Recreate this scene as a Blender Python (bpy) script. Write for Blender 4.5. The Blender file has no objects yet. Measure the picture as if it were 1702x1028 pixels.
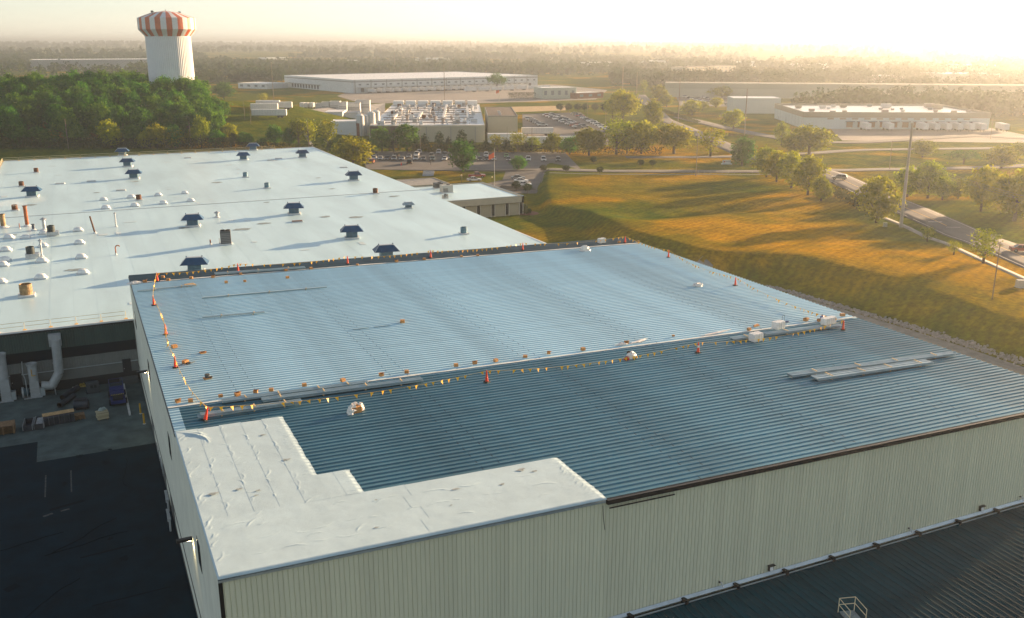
import bpy, math, random
import numpy as np
from mathutils import Vector

R = math.radians
random.seed(7)
scene = bpy.context.scene
COL = scene.collection

# ------------------------------------------------------------------ camera
CAM = (-4.67, -49.92, 43.7)
FOC, PITCH, YAW = 1561.0, R(15.865), R(24.86)
cd = bpy.data.cameras.new('camera')
cam = bpy.data.objects.new('camera', cd)
COL.objects.link(cam)
cam.location = CAM
cam.rotation_euler = (R(90) - PITCH, 0, -YAW)
cd.sensor_fit = 'HORIZONTAL'; cd.sensor_width = 36.0; cd.lens = 36.0 * FOC / 1702.0
cd.clip_start = 0.5; cd.clip_end = 60000
scene.camera = cam

HAZE_D, HAZE_G = 0.00024, 0.68
# ------------------------------------------------------------------ sky and sun
SUN_EL, SUN_AZ = R(9.0), R(15.5)           # azimuth measured from +x towards +y
world = bpy.data.worlds.new('World'); scene.world = world
world.use_nodes = True
nt = world.node_tree
bg = nt.nodes['Background']
sky = nt.nodes.new('ShaderNodeTexSky')
sky.sky_type = 'NISHITA'; sky.sun_disc = False
sky.sun_elevation = SUN_EL; sky.sun_rotation = R(90) - SUN_AZ
sky.altitude = 100; sky.air_density = 1.0; sky.dust_density = 0.12; sky.ozone_density = 2.0
hsv = nt.nodes.new('ShaderNodeHueSaturation'); hsv.inputs['Saturation'].default_value = 0.45
nt.links.new(sky.outputs[0], hsv.inputs['Color']); nt.links.new(hsv.outputs[0], bg.inputs[0])
bg.inputs[1].default_value = 0.064
sd = bpy.data.lights.new('sun', 'SUN')
sun = bpy.data.objects.new('sun', sd); COL.objects.link(sun)
sd.energy = 5.0; sd.angle = R(0.55); sd.color = (1.0, 0.67, 0.38)
S = Vector((math.cos(SUN_EL) * math.cos(SUN_AZ), math.cos(SUN_EL) * math.sin(SUN_AZ), math.sin(SUN_EL)))
sun.rotation_euler = S.to_track_quat('Z', 'Y').to_euler()
sun.location = (200, 60, 120)
scene.view_settings.view_transform = 'Standard'; scene.view_settings.look = 'None'
scene.view_settings.gamma = 1.0; scene.view_settings.exposure = 1.88
scene.cycles.volume_bounces = 4
scene.cycles.max_bounces = 6
scene.cycles.diffuse_bounces = 3
scene.cycles.transparent_max_bounces = 6

# ------------------------------------------------------------------ where a point of the photograph lies in the place
_c, _s = math.cos(YAW), math.sin(YAW)
def ray(x, y):
    X = (x - 851) / FOC; Y = -(y - 514) / FOC
    a, b, c = X, math.cos(PITCH) + Y * math.sin(PITCH), -math.sin(PITCH) + Y * math.cos(PITCH)
    return (a * _c + b * _s, -a * _s + b * _c, c)
def onz(x, y, z):
    d = ray(x, y); t = (z - CAM[2]) / d[2]
    return Vector((CAM[0] + d[0] * t, CAM[1] + d[1] * t, z))
def onv(x, y, v):
    d = ray(x, y); t = (v - CAM[1]) / d[1]
    return Vector((CAM[0] + d[0] * t, v, CAM[2] + d[2] * t))
def dist(p): return math.hypot(p[0] - CAM[0], p[1] - CAM[1])
def ppm(p):                                  # photograph pixels per metre at a point
    y = (p[0] - CAM[0]) * _s + (p[1] - CAM[1]) * _c
    return FOC / (y * math.cos(PITCH) - (p[2] - CAM[2]) * math.sin(PITCH))
BW, BL, SL, RZ = 75.75, 79.27, -0.0193, 14.3   # the tall warehouse: length, depth, roof fall, roof height at the near corner
def roofz(u): return RZ + SL * u
def rf(x, y):
    d = ray(x, y); t = (RZ + SL * CAM[0] - CAM[2]) / (d[2] - SL * d[0])
    return Vector((CAM[0] + d[0] * t, CAM[1] + d[1] * t, CAM[2] + d[2] * t))

# ------------------------------------------------------------------ small noise helpers
def vnoise(x, y, seed=0):
    x = np.asarray(x, float); y = np.asarray(y, float)
    xi = np.floor(x).astype(np.int64); yi = np.floor(y).astype(np.int64)
    fx = x - xi; fy = y - yi
    fx = fx * fx * (3 - 2 * fx); fy = fy * fy * (3 - 2 * fy)
    def h(a, b):
        n = (a * 374761393 + b * 668265263 + seed * 982451653) & 0xffffffff
        n = ((n ^ (n >> 13)) * 1274126177) & 0xffffffff
        return ((n ^ (n >> 16)) & 0xffff) / 65535.0
    return (h(xi, yi) * (1 - fx) + h(xi + 1, yi) * fx) * (1 - fy) + (h(xi, yi + 1) * (1 - fx) + h(xi + 1, yi + 1) * fx) * fy
def ss(a, b, x):
    t = np.clip((np.asarray(x, float) - a) / (b - a), 0, 1); return t * t * (3 - 2 * t)

# ------------------------------------------------------------------ terrain
_d0 = ray(280, 70.16); _n0 = math.hypot(_d0[0], _d0[1])
TOWER = (CAM[0] + _d0[0] / _n0 * 520, CAM[1] + _d0[1] / _n0 * 520)
_TV = [-120, 20, 45, 67, 88, 98, 125, 141, 155, 172, 210, 237, 262, 290]
_TU = [112, 112, 112, 113, 110, 99, 97, 101, 105, 106, 124, 139, 152, 165]
_HT = [3.6, 3.6, 3.6, 4.0, 4.1, 3.9, 3.7, 3.2, 2.6, 1.9, 1.6, 1.3, .4, 0]
_WF = [10, 10, 10, 12, 11, 9, 9, 9, 8, 3.5, 3, 3, 3, 3]
def height(u, v):
    u = np.asarray(u, float); v = np.asarray(v, float)
    ut = np.interp(v, _TV, _TU); ht = np.interp(v, _TV, _HT); wf = np.interp(v, _TV, _WF)
    d = u - ut
    z = ht * ss(0, wf, d)
    # the mound's crown, highest along its shoulder, lower towards the road and behind its back edge
    z = z * (1 - 0.55 * ss(8, 85, d)) * (1 - ss(110, 210, d))
    z = z - 1.7 * np.exp(-((v - 148 - 0.12 * (u - 130)) / 9.0) ** 2) * ss(110, 122, u) * ss(170, 150, u)
    z = z + 0.18 * (vnoise(u / 11.0, v / 11.0, 3) - .5) * ss(100, 112, u) * ss(300, 240, u) * ss(262, 235, v)
    # ditch between the mound and the road
    # hill that carries the wood and the water tower
    r2 = ((u - TOWER[0] + 30) / 150.0) ** 2 + ((v - TOWER[1] - 10) / 95.0) ** 2
    z = z + 15.5 * np.exp(-r2) * ss(TOWER[0] + 118, TOWER[0] + 55, u)
    dd = np.hypot(u - CAM[0], v - CAM[1])
    far = ss(1500, 7000, dd)
    z = z + far * (10 + 26 * vnoise(u / 1300.0, v / 1300.0, 11)) + ss(1300, 2400, dd) * 9 * (vnoise(u / 420.0, v / 420.0, 5) - .35)
    return z
def H(u, v): return float(height(u, v))
def gp(x, y):                                # ground point under a pixel of the photograph
    z = 0.0
    for _ in range(30):
        p = onz(x, y, z); z = 0.5 * z + 0.5 * H(p.x, p.y)
    p.z = H(p.x, p.y)
    return p

# ------------------------------------------------------------------ materials
MATS = {}
def mat(name, col, rough=0.7, metal=0.0, var=0.0, scale=1.0, col2=None, bump=0.0, bscale=None, orand=0.0, spec=0.5, emit=None, aniso=None, lo=.35, hi=.65):
    if name in MATS: return MATS[name]
    m = bpy.data.materials.new(name); m.use_nodes = True
    n = m.node_tree.nodes; l = m.node_tree.links
    b = n['Principled BSDF']
    b.inputs['Roughness'].default_value = rough; b.inputs['Metallic'].default_value = metal
    b.inputs['Specular IOR Level'].default_value = spec
    c = (col[0], col[1], col[2], 1)
    b.inputs['Base Color'].default_value = c
    m.diffuse_color = c
    out = None
    if var or col2 or bump:
        tc = n.new('ShaderNodeTexCoord')
        mp = n.new('ShaderNodeMapping'); l.new(tc.outputs['Object'], mp.inputs[0])
        if aniso: mp.inputs['Scale'].default_value = aniso
    if var or col2:
        t = n.new('ShaderNodeTexNoise'); t.inputs['Scale'].default_value = scale; t.inputs['Detail'].default_value = 6; t.inputs['Roughness'].default_value = .62
        l.new(mp.outputs[0], t.inputs['Vector'])
        r = n.new('ShaderNodeMapRange'); r.inputs['From Min'].default_value = lo; r.inputs['From Max'].default_value = hi
        l.new(t.outputs['Fac'], r.inputs['Value'])
        x = n.new('ShaderNodeMix'); x.data_type = 'RGBA'
        l.new(r.outputs[0], x.inputs['Factor'])
        a = col2 if col2 else tuple(k * (1 - var) for k in col)
        bb = col if col2 else tuple(min(1, k * (1 + var)) for k in col)
        x.inputs['A'].default_value = (*a[:3], 1); x.inputs['B'].default_value = (*bb[:3], 1)
        out = x.outputs['Result']; l.new(out, b.inputs['Base Color'])
    if orand:
        oi = n.new('ShaderNodeObjectInfo')
        mr = n.new('ShaderNodeMapRange'); mr.inputs['To Min'].default_value = 1 - orand; mr.inputs['To Max'].default_value = 1 + orand
        l.new(oi.outputs['Random'], mr.inputs['Value'])
        hs = n.new('ShaderNodeHueSaturation')
        l.new(mr.outputs[0], hs.inputs['Value'])
        if out: l.new(out, hs.inputs['Color'])
        else: hs.inputs['Color'].default_value = c
        l.new(hs.outputs[0], b.inputs['Base Color'])
    if bump:
        t2 = n.new('ShaderNodeTexNoise'); t2.inputs['Scale'].default_value = bscale or scale * 4; t2.inputs['Detail'].default_value = 5
        l.new(mp.outputs[0], t2.inputs['Vector'])
        bp = n.new('ShaderNodeBump'); bp.inputs['Strength'].default_value = bump; bp.inputs['Distance'].default_value = 0.05
        l.new(t2.outputs['Fac'], bp.inputs['Height']); l.new(bp.outputs[0], b.inputs['Normal'])
    if emit:
        b.inputs['Emission Color'].default_value = (*emit[:3], 1); b.inputs['Emission Strength'].default_value = emit[3]
    MATS[name] = m
    return m
def leafmat(name, dark, light, trans=0.45, hv=0.04):
    m = bpy.data.materials.new(name); m.use_nodes = True; MATS[name] = m
    n = m.node_tree.nodes; l = m.node_tree.links; n.remove(n['Principled BSDF'])
    o = n['Material Output']
    tc = n.new('ShaderNodeTexCoord')
    t = n.new('ShaderNodeTexNoise'); t.inputs['Scale'].default_value = 0.55; t.inputs['Detail'].default_value = 4
    l.new(tc.outputs['Object'], t.inputs['Vector'])
    r = n.new('ShaderNodeMapRange'); r.inputs['From Min'].default_value = .33; r.inputs['From Max'].default_value = .67
    l.new(t.outputs['Fac'], r.inputs['Value'])
    x = n.new('ShaderNodeMix'); x.data_type = 'RGBA'; l.new(r.outputs[0], x.inputs['Factor'])
    x.inputs['A'].default_value = (*dark, 1); x.inputs['B'].default_value = (*light, 1)
    oi = n.new('ShaderNodeObjectInfo')
    hs = n.new('ShaderNodeHueSaturation')
    a = n.new('ShaderNodeMapRange'); a.inputs['To Min'].default_value = .5 - hv; a.inputs['To Max'].default_value = .5 + hv
    l.new(oi.outputs['Random'], a.inputs['Value']); l.new(a.outputs[0], hs.inputs['Hue'])
    b2 = n.new('ShaderNodeMath'); b2.operation = 'MULTIPLY_ADD'; b2.inputs[1].default_value = 5.37; b2.inputs[2].default_value = 0.2
    l.new(oi.outputs['Random'], b2.inputs[0])
    fr = n.new('ShaderNodeMath'); fr.operation = 'FRACT'; l.new(b2.outputs[0], fr.inputs[0])
    v = n.new('ShaderNodeMapRange'); v.inputs['To Min'].default_value = .7; v.inputs['To Max'].default_value = 1.3
    l.new(fr.outputs[0], v.inputs['Value']); l.new(v.outputs[0], hs.inputs['Value'])
    l.new(x.outputs['Result'], hs.inputs['Color'])
    df = n.new('ShaderNodeBsdfDiffuse'); tr = n.new('ShaderNodeBsdfTranslucent')
    l.new(hs.outputs[0], df.inputs[0]); l.new(hs.outputs[0], tr.inputs[0])
    mx = n.new('ShaderNodeMixShader'); mx.inputs[0].default_value = trans
    l.new(df.outputs[0], mx.inputs[1]); l.new(tr.outputs[0], mx.inputs[2]); l.new(mx.outputs[0], o.inputs[0])
    return m

# ------------------------------------------------------------------ mesh helpers
class MB:
    def __init__(s): s.v = []; s.f = []; s.m = []; s.k = 0
    def use(s, k): s.k = k; return s
    def add(s, vs, fs):
        o = len(s.v); s.v += [tuple(p) for p in vs]
        s.f += [tuple(i + o for i in f) for f in fs]; s.m += [s.k] * len(fs); return s
    def quad(s, a, b, c, d): return s.add([a, b, c, d], [(0, 1, 2, 3)])
    def box(s, c, d, rz=0.0, top=None, tilt=None):
        x, y, z = d[0] / 2, d[1] / 2, d[2] / 2; tx, ty = (x, y) if top is None else (top[0] / 2, top[1] / 2)
        P = [(-x, -y, -z), (x, -y, -z), (x, y, -z), (-x, y, -z), (-tx, -ty, z), (tx, -ty, z), (tx, ty, z), (-tx, ty, z)]
        if tilt:
            ca, sa = math.cos(tilt), math.sin(tilt); P = [(p[0], p[1] * ca - p[2] * sa, p[1] * sa + p[2] * ca) for p in P]
        ca, sa = math.cos(rz), math.sin(rz)
        P = [(c[0] + p[0] * ca - p[1] * sa, c[1] + p[0] * sa + p[1] * ca, c[2] + p[2]) for p in P]
        return s.add(P, [(3, 2, 1, 0), (4, 5, 6, 7), (0, 1, 5, 4), (1, 2, 6, 5), (2, 3, 7, 6), (3, 0, 4, 7)])
    def bb(s, x0, y0, z0, x1, y1, z1): return s.box(((x0 + x1) / 2, (y0 + y1) / 2, (z0 + z1) / 2), (x1 - x0, y1 - y0, z1 - z0))
    def tube(s, p0, p1, r0, r1=None, n=10, cap=True):
        r1 = r0 if r1 is None else r1
        p0 = Vector(p0); p1 = Vector(p1); a = (p1 - p0)
        if a.length < 1e-6: return s
        a.normalize(); u = a.orthogonal().normalized(); w = a.cross(u)
        V = []
        for p, r in ((p0, r0), (p1, r1)):
            for i in range(n):
                t = 2 * math.pi * i / n; V.append(p + (u * math.cos(t) + w * math.sin(t)) * r)
        F = [(i, (i + 1) % n, n + (i + 1) % n, n + i) for i in range(n)]
        if cap: F += [tuple(range(n - 1, -1, -1)), tuple(range(n, 2 * n))]
        return s.add(V, F)
    def lathe(s, prof, n=16, c=(0, 0, 0), cap=True):
        V = []; F = []
        for r, z in prof:
            for i in range(n):
                t = 2 * math.pi * i / n; V.append((c[0] + r * math.cos(t), c[1] + r * math.sin(t), c[2] + z))
        for j in range(len(prof) - 1):
            for i in range(n):
                F.append((j * n + i, j * n + (i + 1) % n, (j + 1) * n + (i + 1) % n, (j + 1) * n + i))
        if cap: F += [tuple(range(n - 1, -1, -1)), tuple(range((len(prof) - 1) * n, len(prof) * n))]
        return s.add(V, F)
    def prism(s, poly, z0, z1):
        n = len(poly)
        V = [(p[0], p[1], z0) for p in poly] + [(p[0], p[1], z1) for p in poly]
        F = [tuple(range(n - 1, -1, -1)), tuple(range(n, 2 * n))] + [(i, (i + 1) % n, n + (i + 1) % n, n + i) for i in range(n)]
        return s.add(V, F)
    def path(s, pts, r, n=6):
        for a, b in zip(pts[:-1], pts[1:]): s.tube(a, b, r, r, n)
        return s
    def mesh(s, name, mats, smooth=False):
        me = bpy.data.meshes.new(name); me.from_pydata(s.v, [], s.f)
        for m in (mats if isinstance(mats, (list, tuple)) else [mats]): me.materials.append(m)
        if any(s.m): me.polygons.foreach_set('material_index', s.m)
        if smooth: me.polygons.foreach_set('use_smooth', [True] * len(s.f))
        me.update(); return me
    def build(s, name, mats, parent=None, loc=None, smooth=False, rz=0):
        return link(name, s.mesh(name, mats, smooth), parent, loc, rz)
def link(name, me, parent=None, loc=None, rz=0):
    o = bpy.data.objects.new(name, me); COL.objects.link(o)
    if parent is not None: o.parent = parent; KIDS.setdefault(parent.name, []).append(o)
    if loc is not None: o.location = loc
    if rz: o.rotation_euler = (0, 0, rz)
    return o
def npmesh(name, V, F, mats, smooth=False, midx=None):
    me = bpy.data.meshes.new(name)
    V = np.asarray(V, np.float32); F = np.asarray(F, np.int32); k = F.shape[1]
    me.vertices.add(len(V)); me.vertices.foreach_set('co', V.ravel())
    me.loops.add(F.size); me.loops.foreach_set('vertex_index', F.ravel())
    me.polygons.add(len(F)); me.polygons.foreach_set('loop_start', np.arange(0, F.size, k, dtype=np.int32))
    me.polygons.foreach_set('loop_total', np.full(len(F), k, np.int32))
    for m in (mats if isinstance(mats, (list, tuple)) else [mats]): me.materials.append(m)
    if midx is not None: me.polygons.foreach_set('material_index', np.asarray(midx, np.int32))
    if smooth: me.polygons.foreach_set('use_smooth', np.ones(len(F), bool))
    me.update(calc_edges=True); me.validate(); return me
def gridmesh(name, X, Y, Z, mats, smooth=True, midx=None):
    ny, nx = X.shape
    V = np.stack([X.ravel(), Y.ravel(), Z.ravel()], 1)
    i = np.arange(ny * nx).reshape(ny, nx)
    F = np.stack([i[:-1, :-1].ravel(), i[:-1, 1:].ravel(), i[1:, 1:].ravel(), i[1:, :-1].ravel()], 1)
    return npmesh(name, V, F, mats, smooth, midx)
def tag(o, label=None, cat=None, group=None, kind=None):
    if label: o['label'] = label
    if cat: o['category'] = cat
    if group: o['group'] = group
    if kind: o['kind'] = kind
    return o
def thing(name, label, cat, loc=(0, 0, 0), rz=0, group=None):
    o = bpy.data.objects.new(name, None); COL.objects.link(o)
    o.empty_display_size = .3; o.location = loc; o.rotation_euler = (0, 0, rz)
    return tag(o, label, cat, group)
KIDS = {}
def copy_tree(o, parent=None, depth=9):
    c = o.copy(); COL.objects.link(c); c.parent = parent
    if parent is not None: KIDS.setdefault(parent.name, []).append(c)
    if depth > 0:
        for ch in KIDS.get(o.name, ()): copy_tree(ch, c, depth - 1)
    return c
ORD = ['first', 'second', 'third', 'fourth', 'fifth', 'sixth', 'seventh', 'eighth', 'ninth', 'tenth', 'eleventh', 'twelfth', 'thirteenth', 'fourteenth', 'fifteenth', 'sixteenth', 'seventeenth', 'eighteenth', 'nineteenth', 'twentieth', 'twenty-first', 'twenty-second', 'twenty-third', 'twenty-fourth', 'twenty-fifth', 'twenty-sixth', 'twenty-seventh', 'twenty-eighth', 'twenty-ninth', 'thirtieth']
# ================================================================== GROUND
def ground_material():
    m = bpy.data.materials.new('grassland'); m.use_nodes = True
    n = m.node_tree.nodes; l = m.node_tree.links; b = n['Principled BSDF']
    b.inputs['Roughness'].default_value = .95; b.inputs['Specular IOR Level'].default_value = 0
    tc = n.new('ShaderNodeTexCoord')
    def noise(scale, lo, hi, det=5):
        t = n.new('ShaderNodeTexNoise'); t.inputs['Scale'].default_value = scale; t.inputs['Detail'].default_value = det; t.inputs['Roughness'].default_value = .6
        l.new(tc.outputs['Object'], t.inputs['Vector'])
        r = n.new('ShaderNodeMapRange'); r.inputs['From Min'].default_value = lo; r.inputs['From Max'].default_value = hi
        l.new(t.outputs['Fac'], r.inputs['Value']); return r.outputs[0], t.outputs['Fac']
    def mix(f, a, c):
        x = n.new('ShaderNodeMix'); x.data_type = 'RGBA'
        l.new(f, x.inputs['Factor'])
        for k, q in (('A', a), ('B', c)):
            if isinstance(q, tuple): x.inputs[k].default_value = (*q, 1)
            else: l.new(q, x.inputs[k])
        return x.outputs['Result']
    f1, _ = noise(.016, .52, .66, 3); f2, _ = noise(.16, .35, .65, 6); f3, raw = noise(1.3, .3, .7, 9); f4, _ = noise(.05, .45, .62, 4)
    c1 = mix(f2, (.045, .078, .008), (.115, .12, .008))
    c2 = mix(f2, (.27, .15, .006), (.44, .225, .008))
    at = n.new('ShaderNodeAttribute'); at.attribute_name = 'dry_sunlit'
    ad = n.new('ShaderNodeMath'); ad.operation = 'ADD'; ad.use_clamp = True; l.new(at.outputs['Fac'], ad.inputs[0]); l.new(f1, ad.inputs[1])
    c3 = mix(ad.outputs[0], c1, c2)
    fm_ = n.new('ShaderNodeMath'); fm_.operation = 'MULTIPLY'; fm_.inputs[1].default_value = .55; l.new(f4, fm_.inputs[0])
    c4 = mix(fm_.outputs[0], c3, c1)
    hs = n.new('ShaderNodeHueSaturation'); mr = n.new('ShaderNodeMapRange'); mr.inputs['To Min'].default_value = .55; mr.inputs['To Max'].default_value = 1.45
    l.new(f3, mr.inputs['Value']); l.new(mr.outputs[0], hs.inputs['Value']); l.new(c4, hs.inputs['Color'])
    # mower passes
    wv = n.new('ShaderNodeTexWave'); wv.inputs['Scale'].default_value = .16; wv.inputs['Distortion'].default_value = 1.2; wv.inputs['Detail'].default_value = 1; wv.inputs['Detail Scale'].default_value = .2
    mpw = n.new('ShaderNodeMapping'); mpw.inputs['Rotation'].default_value = (0, 0, R(62)); l.new(tc.outputs['Object'], mpw.inputs[0]); l.new(mpw.outputs[0], wv.inputs['Vector'])
    mw = n.new('ShaderNodeMapRange'); mw.inputs['To Min'].default_value = .9; mw.inputs['To Max'].default_value = 1.1; l.new(wv.outputs['Fac'], mw.inputs['Value'])
    h2 = n.new('ShaderNodeHueSaturation'); l.new(mw.outputs[0], h2.inputs['Value']); l.new(hs.outputs[0], h2.inputs['Color'])
    l.new(h2.outputs[0], b.inputs['Base Color'])
    bp = n.new('ShaderNodeBump'); bp.inputs['Strength'].default_value = .5; bp.inputs['Distance'].default_value = .12
    l.new(raw, bp.inputs['Height']); l.new(bp.outputs[0], b.inputs['Normal'])
    return m
def axis(lo, hi, core):
    a = []
    x = core[0][0]; step = 6.0
    left = []
    while x > lo:
        step *= 1.16; x -= step; left.append(x)
    a = left[::-1]
    for c0, c1, st in core: a += list(np.arange(c0, c1 - .01, st))
    x = core[-1][1]; a.append(x); step = 6.0
    while x < hi:
        step *= 1.16; x += step; a.append(x)
    return np.array(a)
gu = axis(-13000, 13000, [(-160, 84, 8), (84, 160, 1.25), (160, 200, 2), (200, 330, 4)])
gv = axis(-6000, 14000, [(-80, 20, 4), (20, 150, 2), (150, 250, 1.5), (250, 300, 3), (300, 640, 10)])
GX, GY = np.meshgrid(gu, gv)
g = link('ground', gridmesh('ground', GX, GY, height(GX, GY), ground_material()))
_dd = GX - np.interp(GY, _TV, _TU)      # dry gold grass on the sunlit crown; greener face paints in its shade
_dry_lit = ss(-6, 22, _dd) * ss(150, 60, _dd) * (.85 * ss(.25, .7, vnoise(GX / 30.0, GY / 30.0, 85))) * (1 - np.exp(-((_dd - 1) / 4.0) ** 2) * ss(160, 172, GY)) * ss(-140, -80, GY) * ss(330, 250, GY)
_at = g.data.attributes.new('dry_sunlit', 'FLOAT', 'POINT'); _at.data.foreach_set('value', np.clip(_dry_lit, 0, 1).astype(np.float32).ravel())
tag(g, 'rolling dry grass lawn and fields reaching to the horizon', kind='structure')

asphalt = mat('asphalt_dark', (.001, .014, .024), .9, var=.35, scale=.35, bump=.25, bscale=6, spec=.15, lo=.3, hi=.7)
asphalt_old = mat('asphalt_worn', (.085, .08, .076), .9, var=.22, scale=.22, bump=.15, bscale=5)
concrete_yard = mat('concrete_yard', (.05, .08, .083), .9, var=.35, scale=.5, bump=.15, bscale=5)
road_mat = mat('road_asphalt', (.085, .082, .082), .85, var=.18, scale=.3, bump=.1, bscale=5)
gravel_mat = mat('gravel_track', (.2, .185, .16), .95, var=.25, scale=1.2, bump=.3, bscale=6)
paint_white = mat('road_paint', (.55, .53, .5), .8, var=.25, scale=1.5)
paint_yellow = mat('road_paint_yellow', (.55, .36, .08), .8, var=.25, scale=1.5)
def drape(name, poly, z, m, step=6.0, label=None):
    """flat sheet over (nearly) level ground, a polygon of world points"""
    mb = MB(); zz = [H(p[0], p[1]) for p in poly]
    n = len(poly)
    mb.add([(p[0], p[1], h + z) for p, h in zip(poly, zz)] + [(p[0], p[1], h - .3) for p, h in zip(poly, zz)],
           [tuple(range(n))] + [(i, i + n, (i + 1) % n + n, (i + 1) % n) for i in range(n)])
    o = mb.build(name, m); tag(o, label, kind='structure'); return o
def ribbon(name, pts, w, m, lift=.1, step=2.0, label=None, off=0.0, kind='structure', parent=None, edge=.35):
    """road following the terrain along a line of world points"""
    P = [Vector((p[0], p[1], 0)) for p in pts]
    L = [0.0]
    for a, b in zip(P[:-1], P[1:]): L.append(L[-1] + (b - a).length)
    n = max(3, int(L[-1] / step)); T = np.linspace(0, L[-1], n)
    # smooth the corners
    X = np.interp(T, L, [p.x for p in P]); Y = np.interp(T, L, [p.y for p in P])
    k = max(1, int(10 / step))
    if n > 4 * k:
        ker = np.ones(2 * k + 1) / (2 * k + 1)
        X = np.convolve(np.pad(X, k, mode='reflect', reflect_type='odd'), ker, 'valid'); Y = np.convolve(np.pad(Y, k, mode='reflect', reflect_type='odd'), ker, 'valid')
    dx = np.gradient(X); dy = np.gradient(Y); nn = np.hypot(dx, dy); nx, ny = -dy / nn, dx / nn
    offs = [-w / 2 + off, -w / 4 + off, off, w / 4 + off, w / 2 + off] if w > 2 else [-w / 2 + off, w / 2 + off]
    GXr = np.stack([X + nx * o for o in offs], 1); GYr = np.stack([Y + ny * o for o in offs], 1)
    base = height(GXr, GYr); mid = base.mean(1, keepdims=True)
    Z = np.maximum(base, mid) + lift if w > 2 else base + lift
    # skirts
    GXr = np.concatenate([GXr[:, :1], GXr, GXr[:, -1:]], 1); GYr = np.concatenate([GYr[:, :1], GYr, GYr[:, -1:]], 1)
    Z = np.concatenate([Z[:, :1] - edge, Z, Z[:, -1:] - edge], 1)
    o = link(name, gridmesh(name, GXr, GYr, Z, m, smooth=False), parent)
    if parent is None: tag(o, label, kind=kind)
    return X, Y, o

# ---- the loading yard beside the tall warehouse
yz = .05
def sheet(name, x0, y0, x1, y1, z, m, label): 
    o = MB().bb(x0, y0, -.4, x1, y1, z).build(name, m); tag(o, label, kind='structure'); return o
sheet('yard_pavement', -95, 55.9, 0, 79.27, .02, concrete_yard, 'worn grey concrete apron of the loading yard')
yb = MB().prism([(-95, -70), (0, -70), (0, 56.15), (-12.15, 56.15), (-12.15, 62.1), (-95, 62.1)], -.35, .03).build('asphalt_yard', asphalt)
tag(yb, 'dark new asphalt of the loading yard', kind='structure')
# patches, cracks and paint scuffs on the asphalt
pm = mat('asphalt_patch', (.003, .009, .014), .9, spec=.1)
for x, y, a, bb2, rz in [(-9.2, 44.0, 3.2, .5, .25), (-16.5, 40, 2.2, 1.6, .2), (-6.0, 33, 4.5, .25, .1), (-13.5, 30, 1.1, .8, .6), (-4.5, 24.5, 6, .16, .05)]:
    MB().box((x, y, .034), (a, bb2, .006), rz).build('asphalt_patch', pm, yb)
pm2 = mat('oil_stain', (.001, .008, .014), .85, spec=.1)
yr = random.Random(31)
for k in range(14):
    x, y = yr.uniform(-16, -1.5), yr.uniform(6, 60); n_ = 16; r0 = yr.uniform(.15, .5)
    V = [(x + math.cos(2 * math.pi * i / n_) * r0 * yr.uniform(.5, 1.4), y + math.sin(2 * math.pi * i / n_) * r0 * 1.4 * yr.uniform(.5, 1.4), .034) for i in range(n_)]
    MB().add(V, [tuple(range(n_))]).build('oil_stain', pm2, yb)
seal = mat('crack_sealer', (.004, .010, .014), .9, spec=.05)
for k in range(9):
    x, y = yr.uniform(-17, -2), yr.uniform(4, 56); pts_ = [(x, y, .036)]
    a = yr.choice((0.1, 1.5)) + yr.uniform(-.3, .3)
    for j in range(9): a += yr.uniform(-.35, .35); pts_.append((pts_[-1][0] + math.cos(a) * .8, pts_[-1][1] + math.sin(a) * .8, .036))
    MB().path([p_ for p_ in pts_ if p_[0] < -.5], .035, 4).build('sealed_crack', seal, yb)
sc = mat('scuffed_paint', (.035, .045, .05), .8, var=.6, scale=2.5)
for x, y, a, bb2, rz in [(-11.2, 49.5, .14, 5.5, .0), (-8.8, 49.6, .14, 5.5, .0), (-10.9, 42.6, .9, .35, .4), (-9.4, 43.0, .8, .3, .2), (-15.4, 36.0, 1.2, .14, -.3)]:
    MB().box((x, y, .036), (a, bb2, .006), rz).build('paint_mark', sc, yb)

# ================================================================== TALL WAREHOUSE
coat = mat('coated_roof_sheet', (.41, .62, .72), .42, .1, var=.16, scale=.4, bump=.05, bscale=3, orand=.04, aniso=(.35, 2, 1))
bare = mat('bare_roof_sheet', (.075, .19, .245), .40, .45, var=.30, scale=.5, orand=.10, aniso=(.25, 2.5, 1))
backm = mat('unfinished_roof_sheet', (.055, .10, .125), .6, .3, var=.3, scale=.6, orand=.1, aniso=(.3, 2, 1))
clipm = mat('lap_clip', (.06, .085, .10), .6)
whitem = mat('white_membrane', (.44, .57, .62), .5, var=.06, scale=.45, bump=.04, bscale=3.5, orand=.03)
tapem = mat('white_tape', (.58, .62, .62), .6, var=.12, scale=1.5)
wallm = mat('ribbed_wall_sheet', (.66, .67, .51), .55, .0, var=.06, scale=.5, orand=.04, aniso=(2.5, 2.5, .12))
precast = mat('precast_wall', (.68, .70, .60), .85, var=.08, scale=.4, bump=.1, bscale=8)
blackm = mat('black_trim', (.008, .009, .011), .5)
darkglass = mat('dark_glass', (.015, .02, .026), .12)
steel = mat('galvanised_steel', (.42, .45, .47), .4, .6, var=.15, scale=1.5)
wh = thing('warehouse', 'tall beige ribbed-metal warehouse with a half re-covered silver roof in the foreground', 'warehouse')
roof = MB().add([(0, 0, RZ - .14), (BW, 0, roofz(BW) - .14), (BW, BL, roofz(BW) - .14), (0, BL, RZ - .14),
                 (0, 0, RZ - .03), (BW, 0, roofz(BW) - .03), (BW, BL, roofz(BW) - .03), (0, BL, RZ - .03)],
                [(3, 2, 1, 0), (4, 5, 6, 7), (0, 1, 5, 4), (1, 2, 6, 5), (2, 3, 7, 6), (3, 0, 4, 7)]).build('roof', mat('roof_deck', (.2, .22, .23), .7), wh)
NP = 130; PW = BL / NP; COATV, BACKV = 28.3, 74.6
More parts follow.
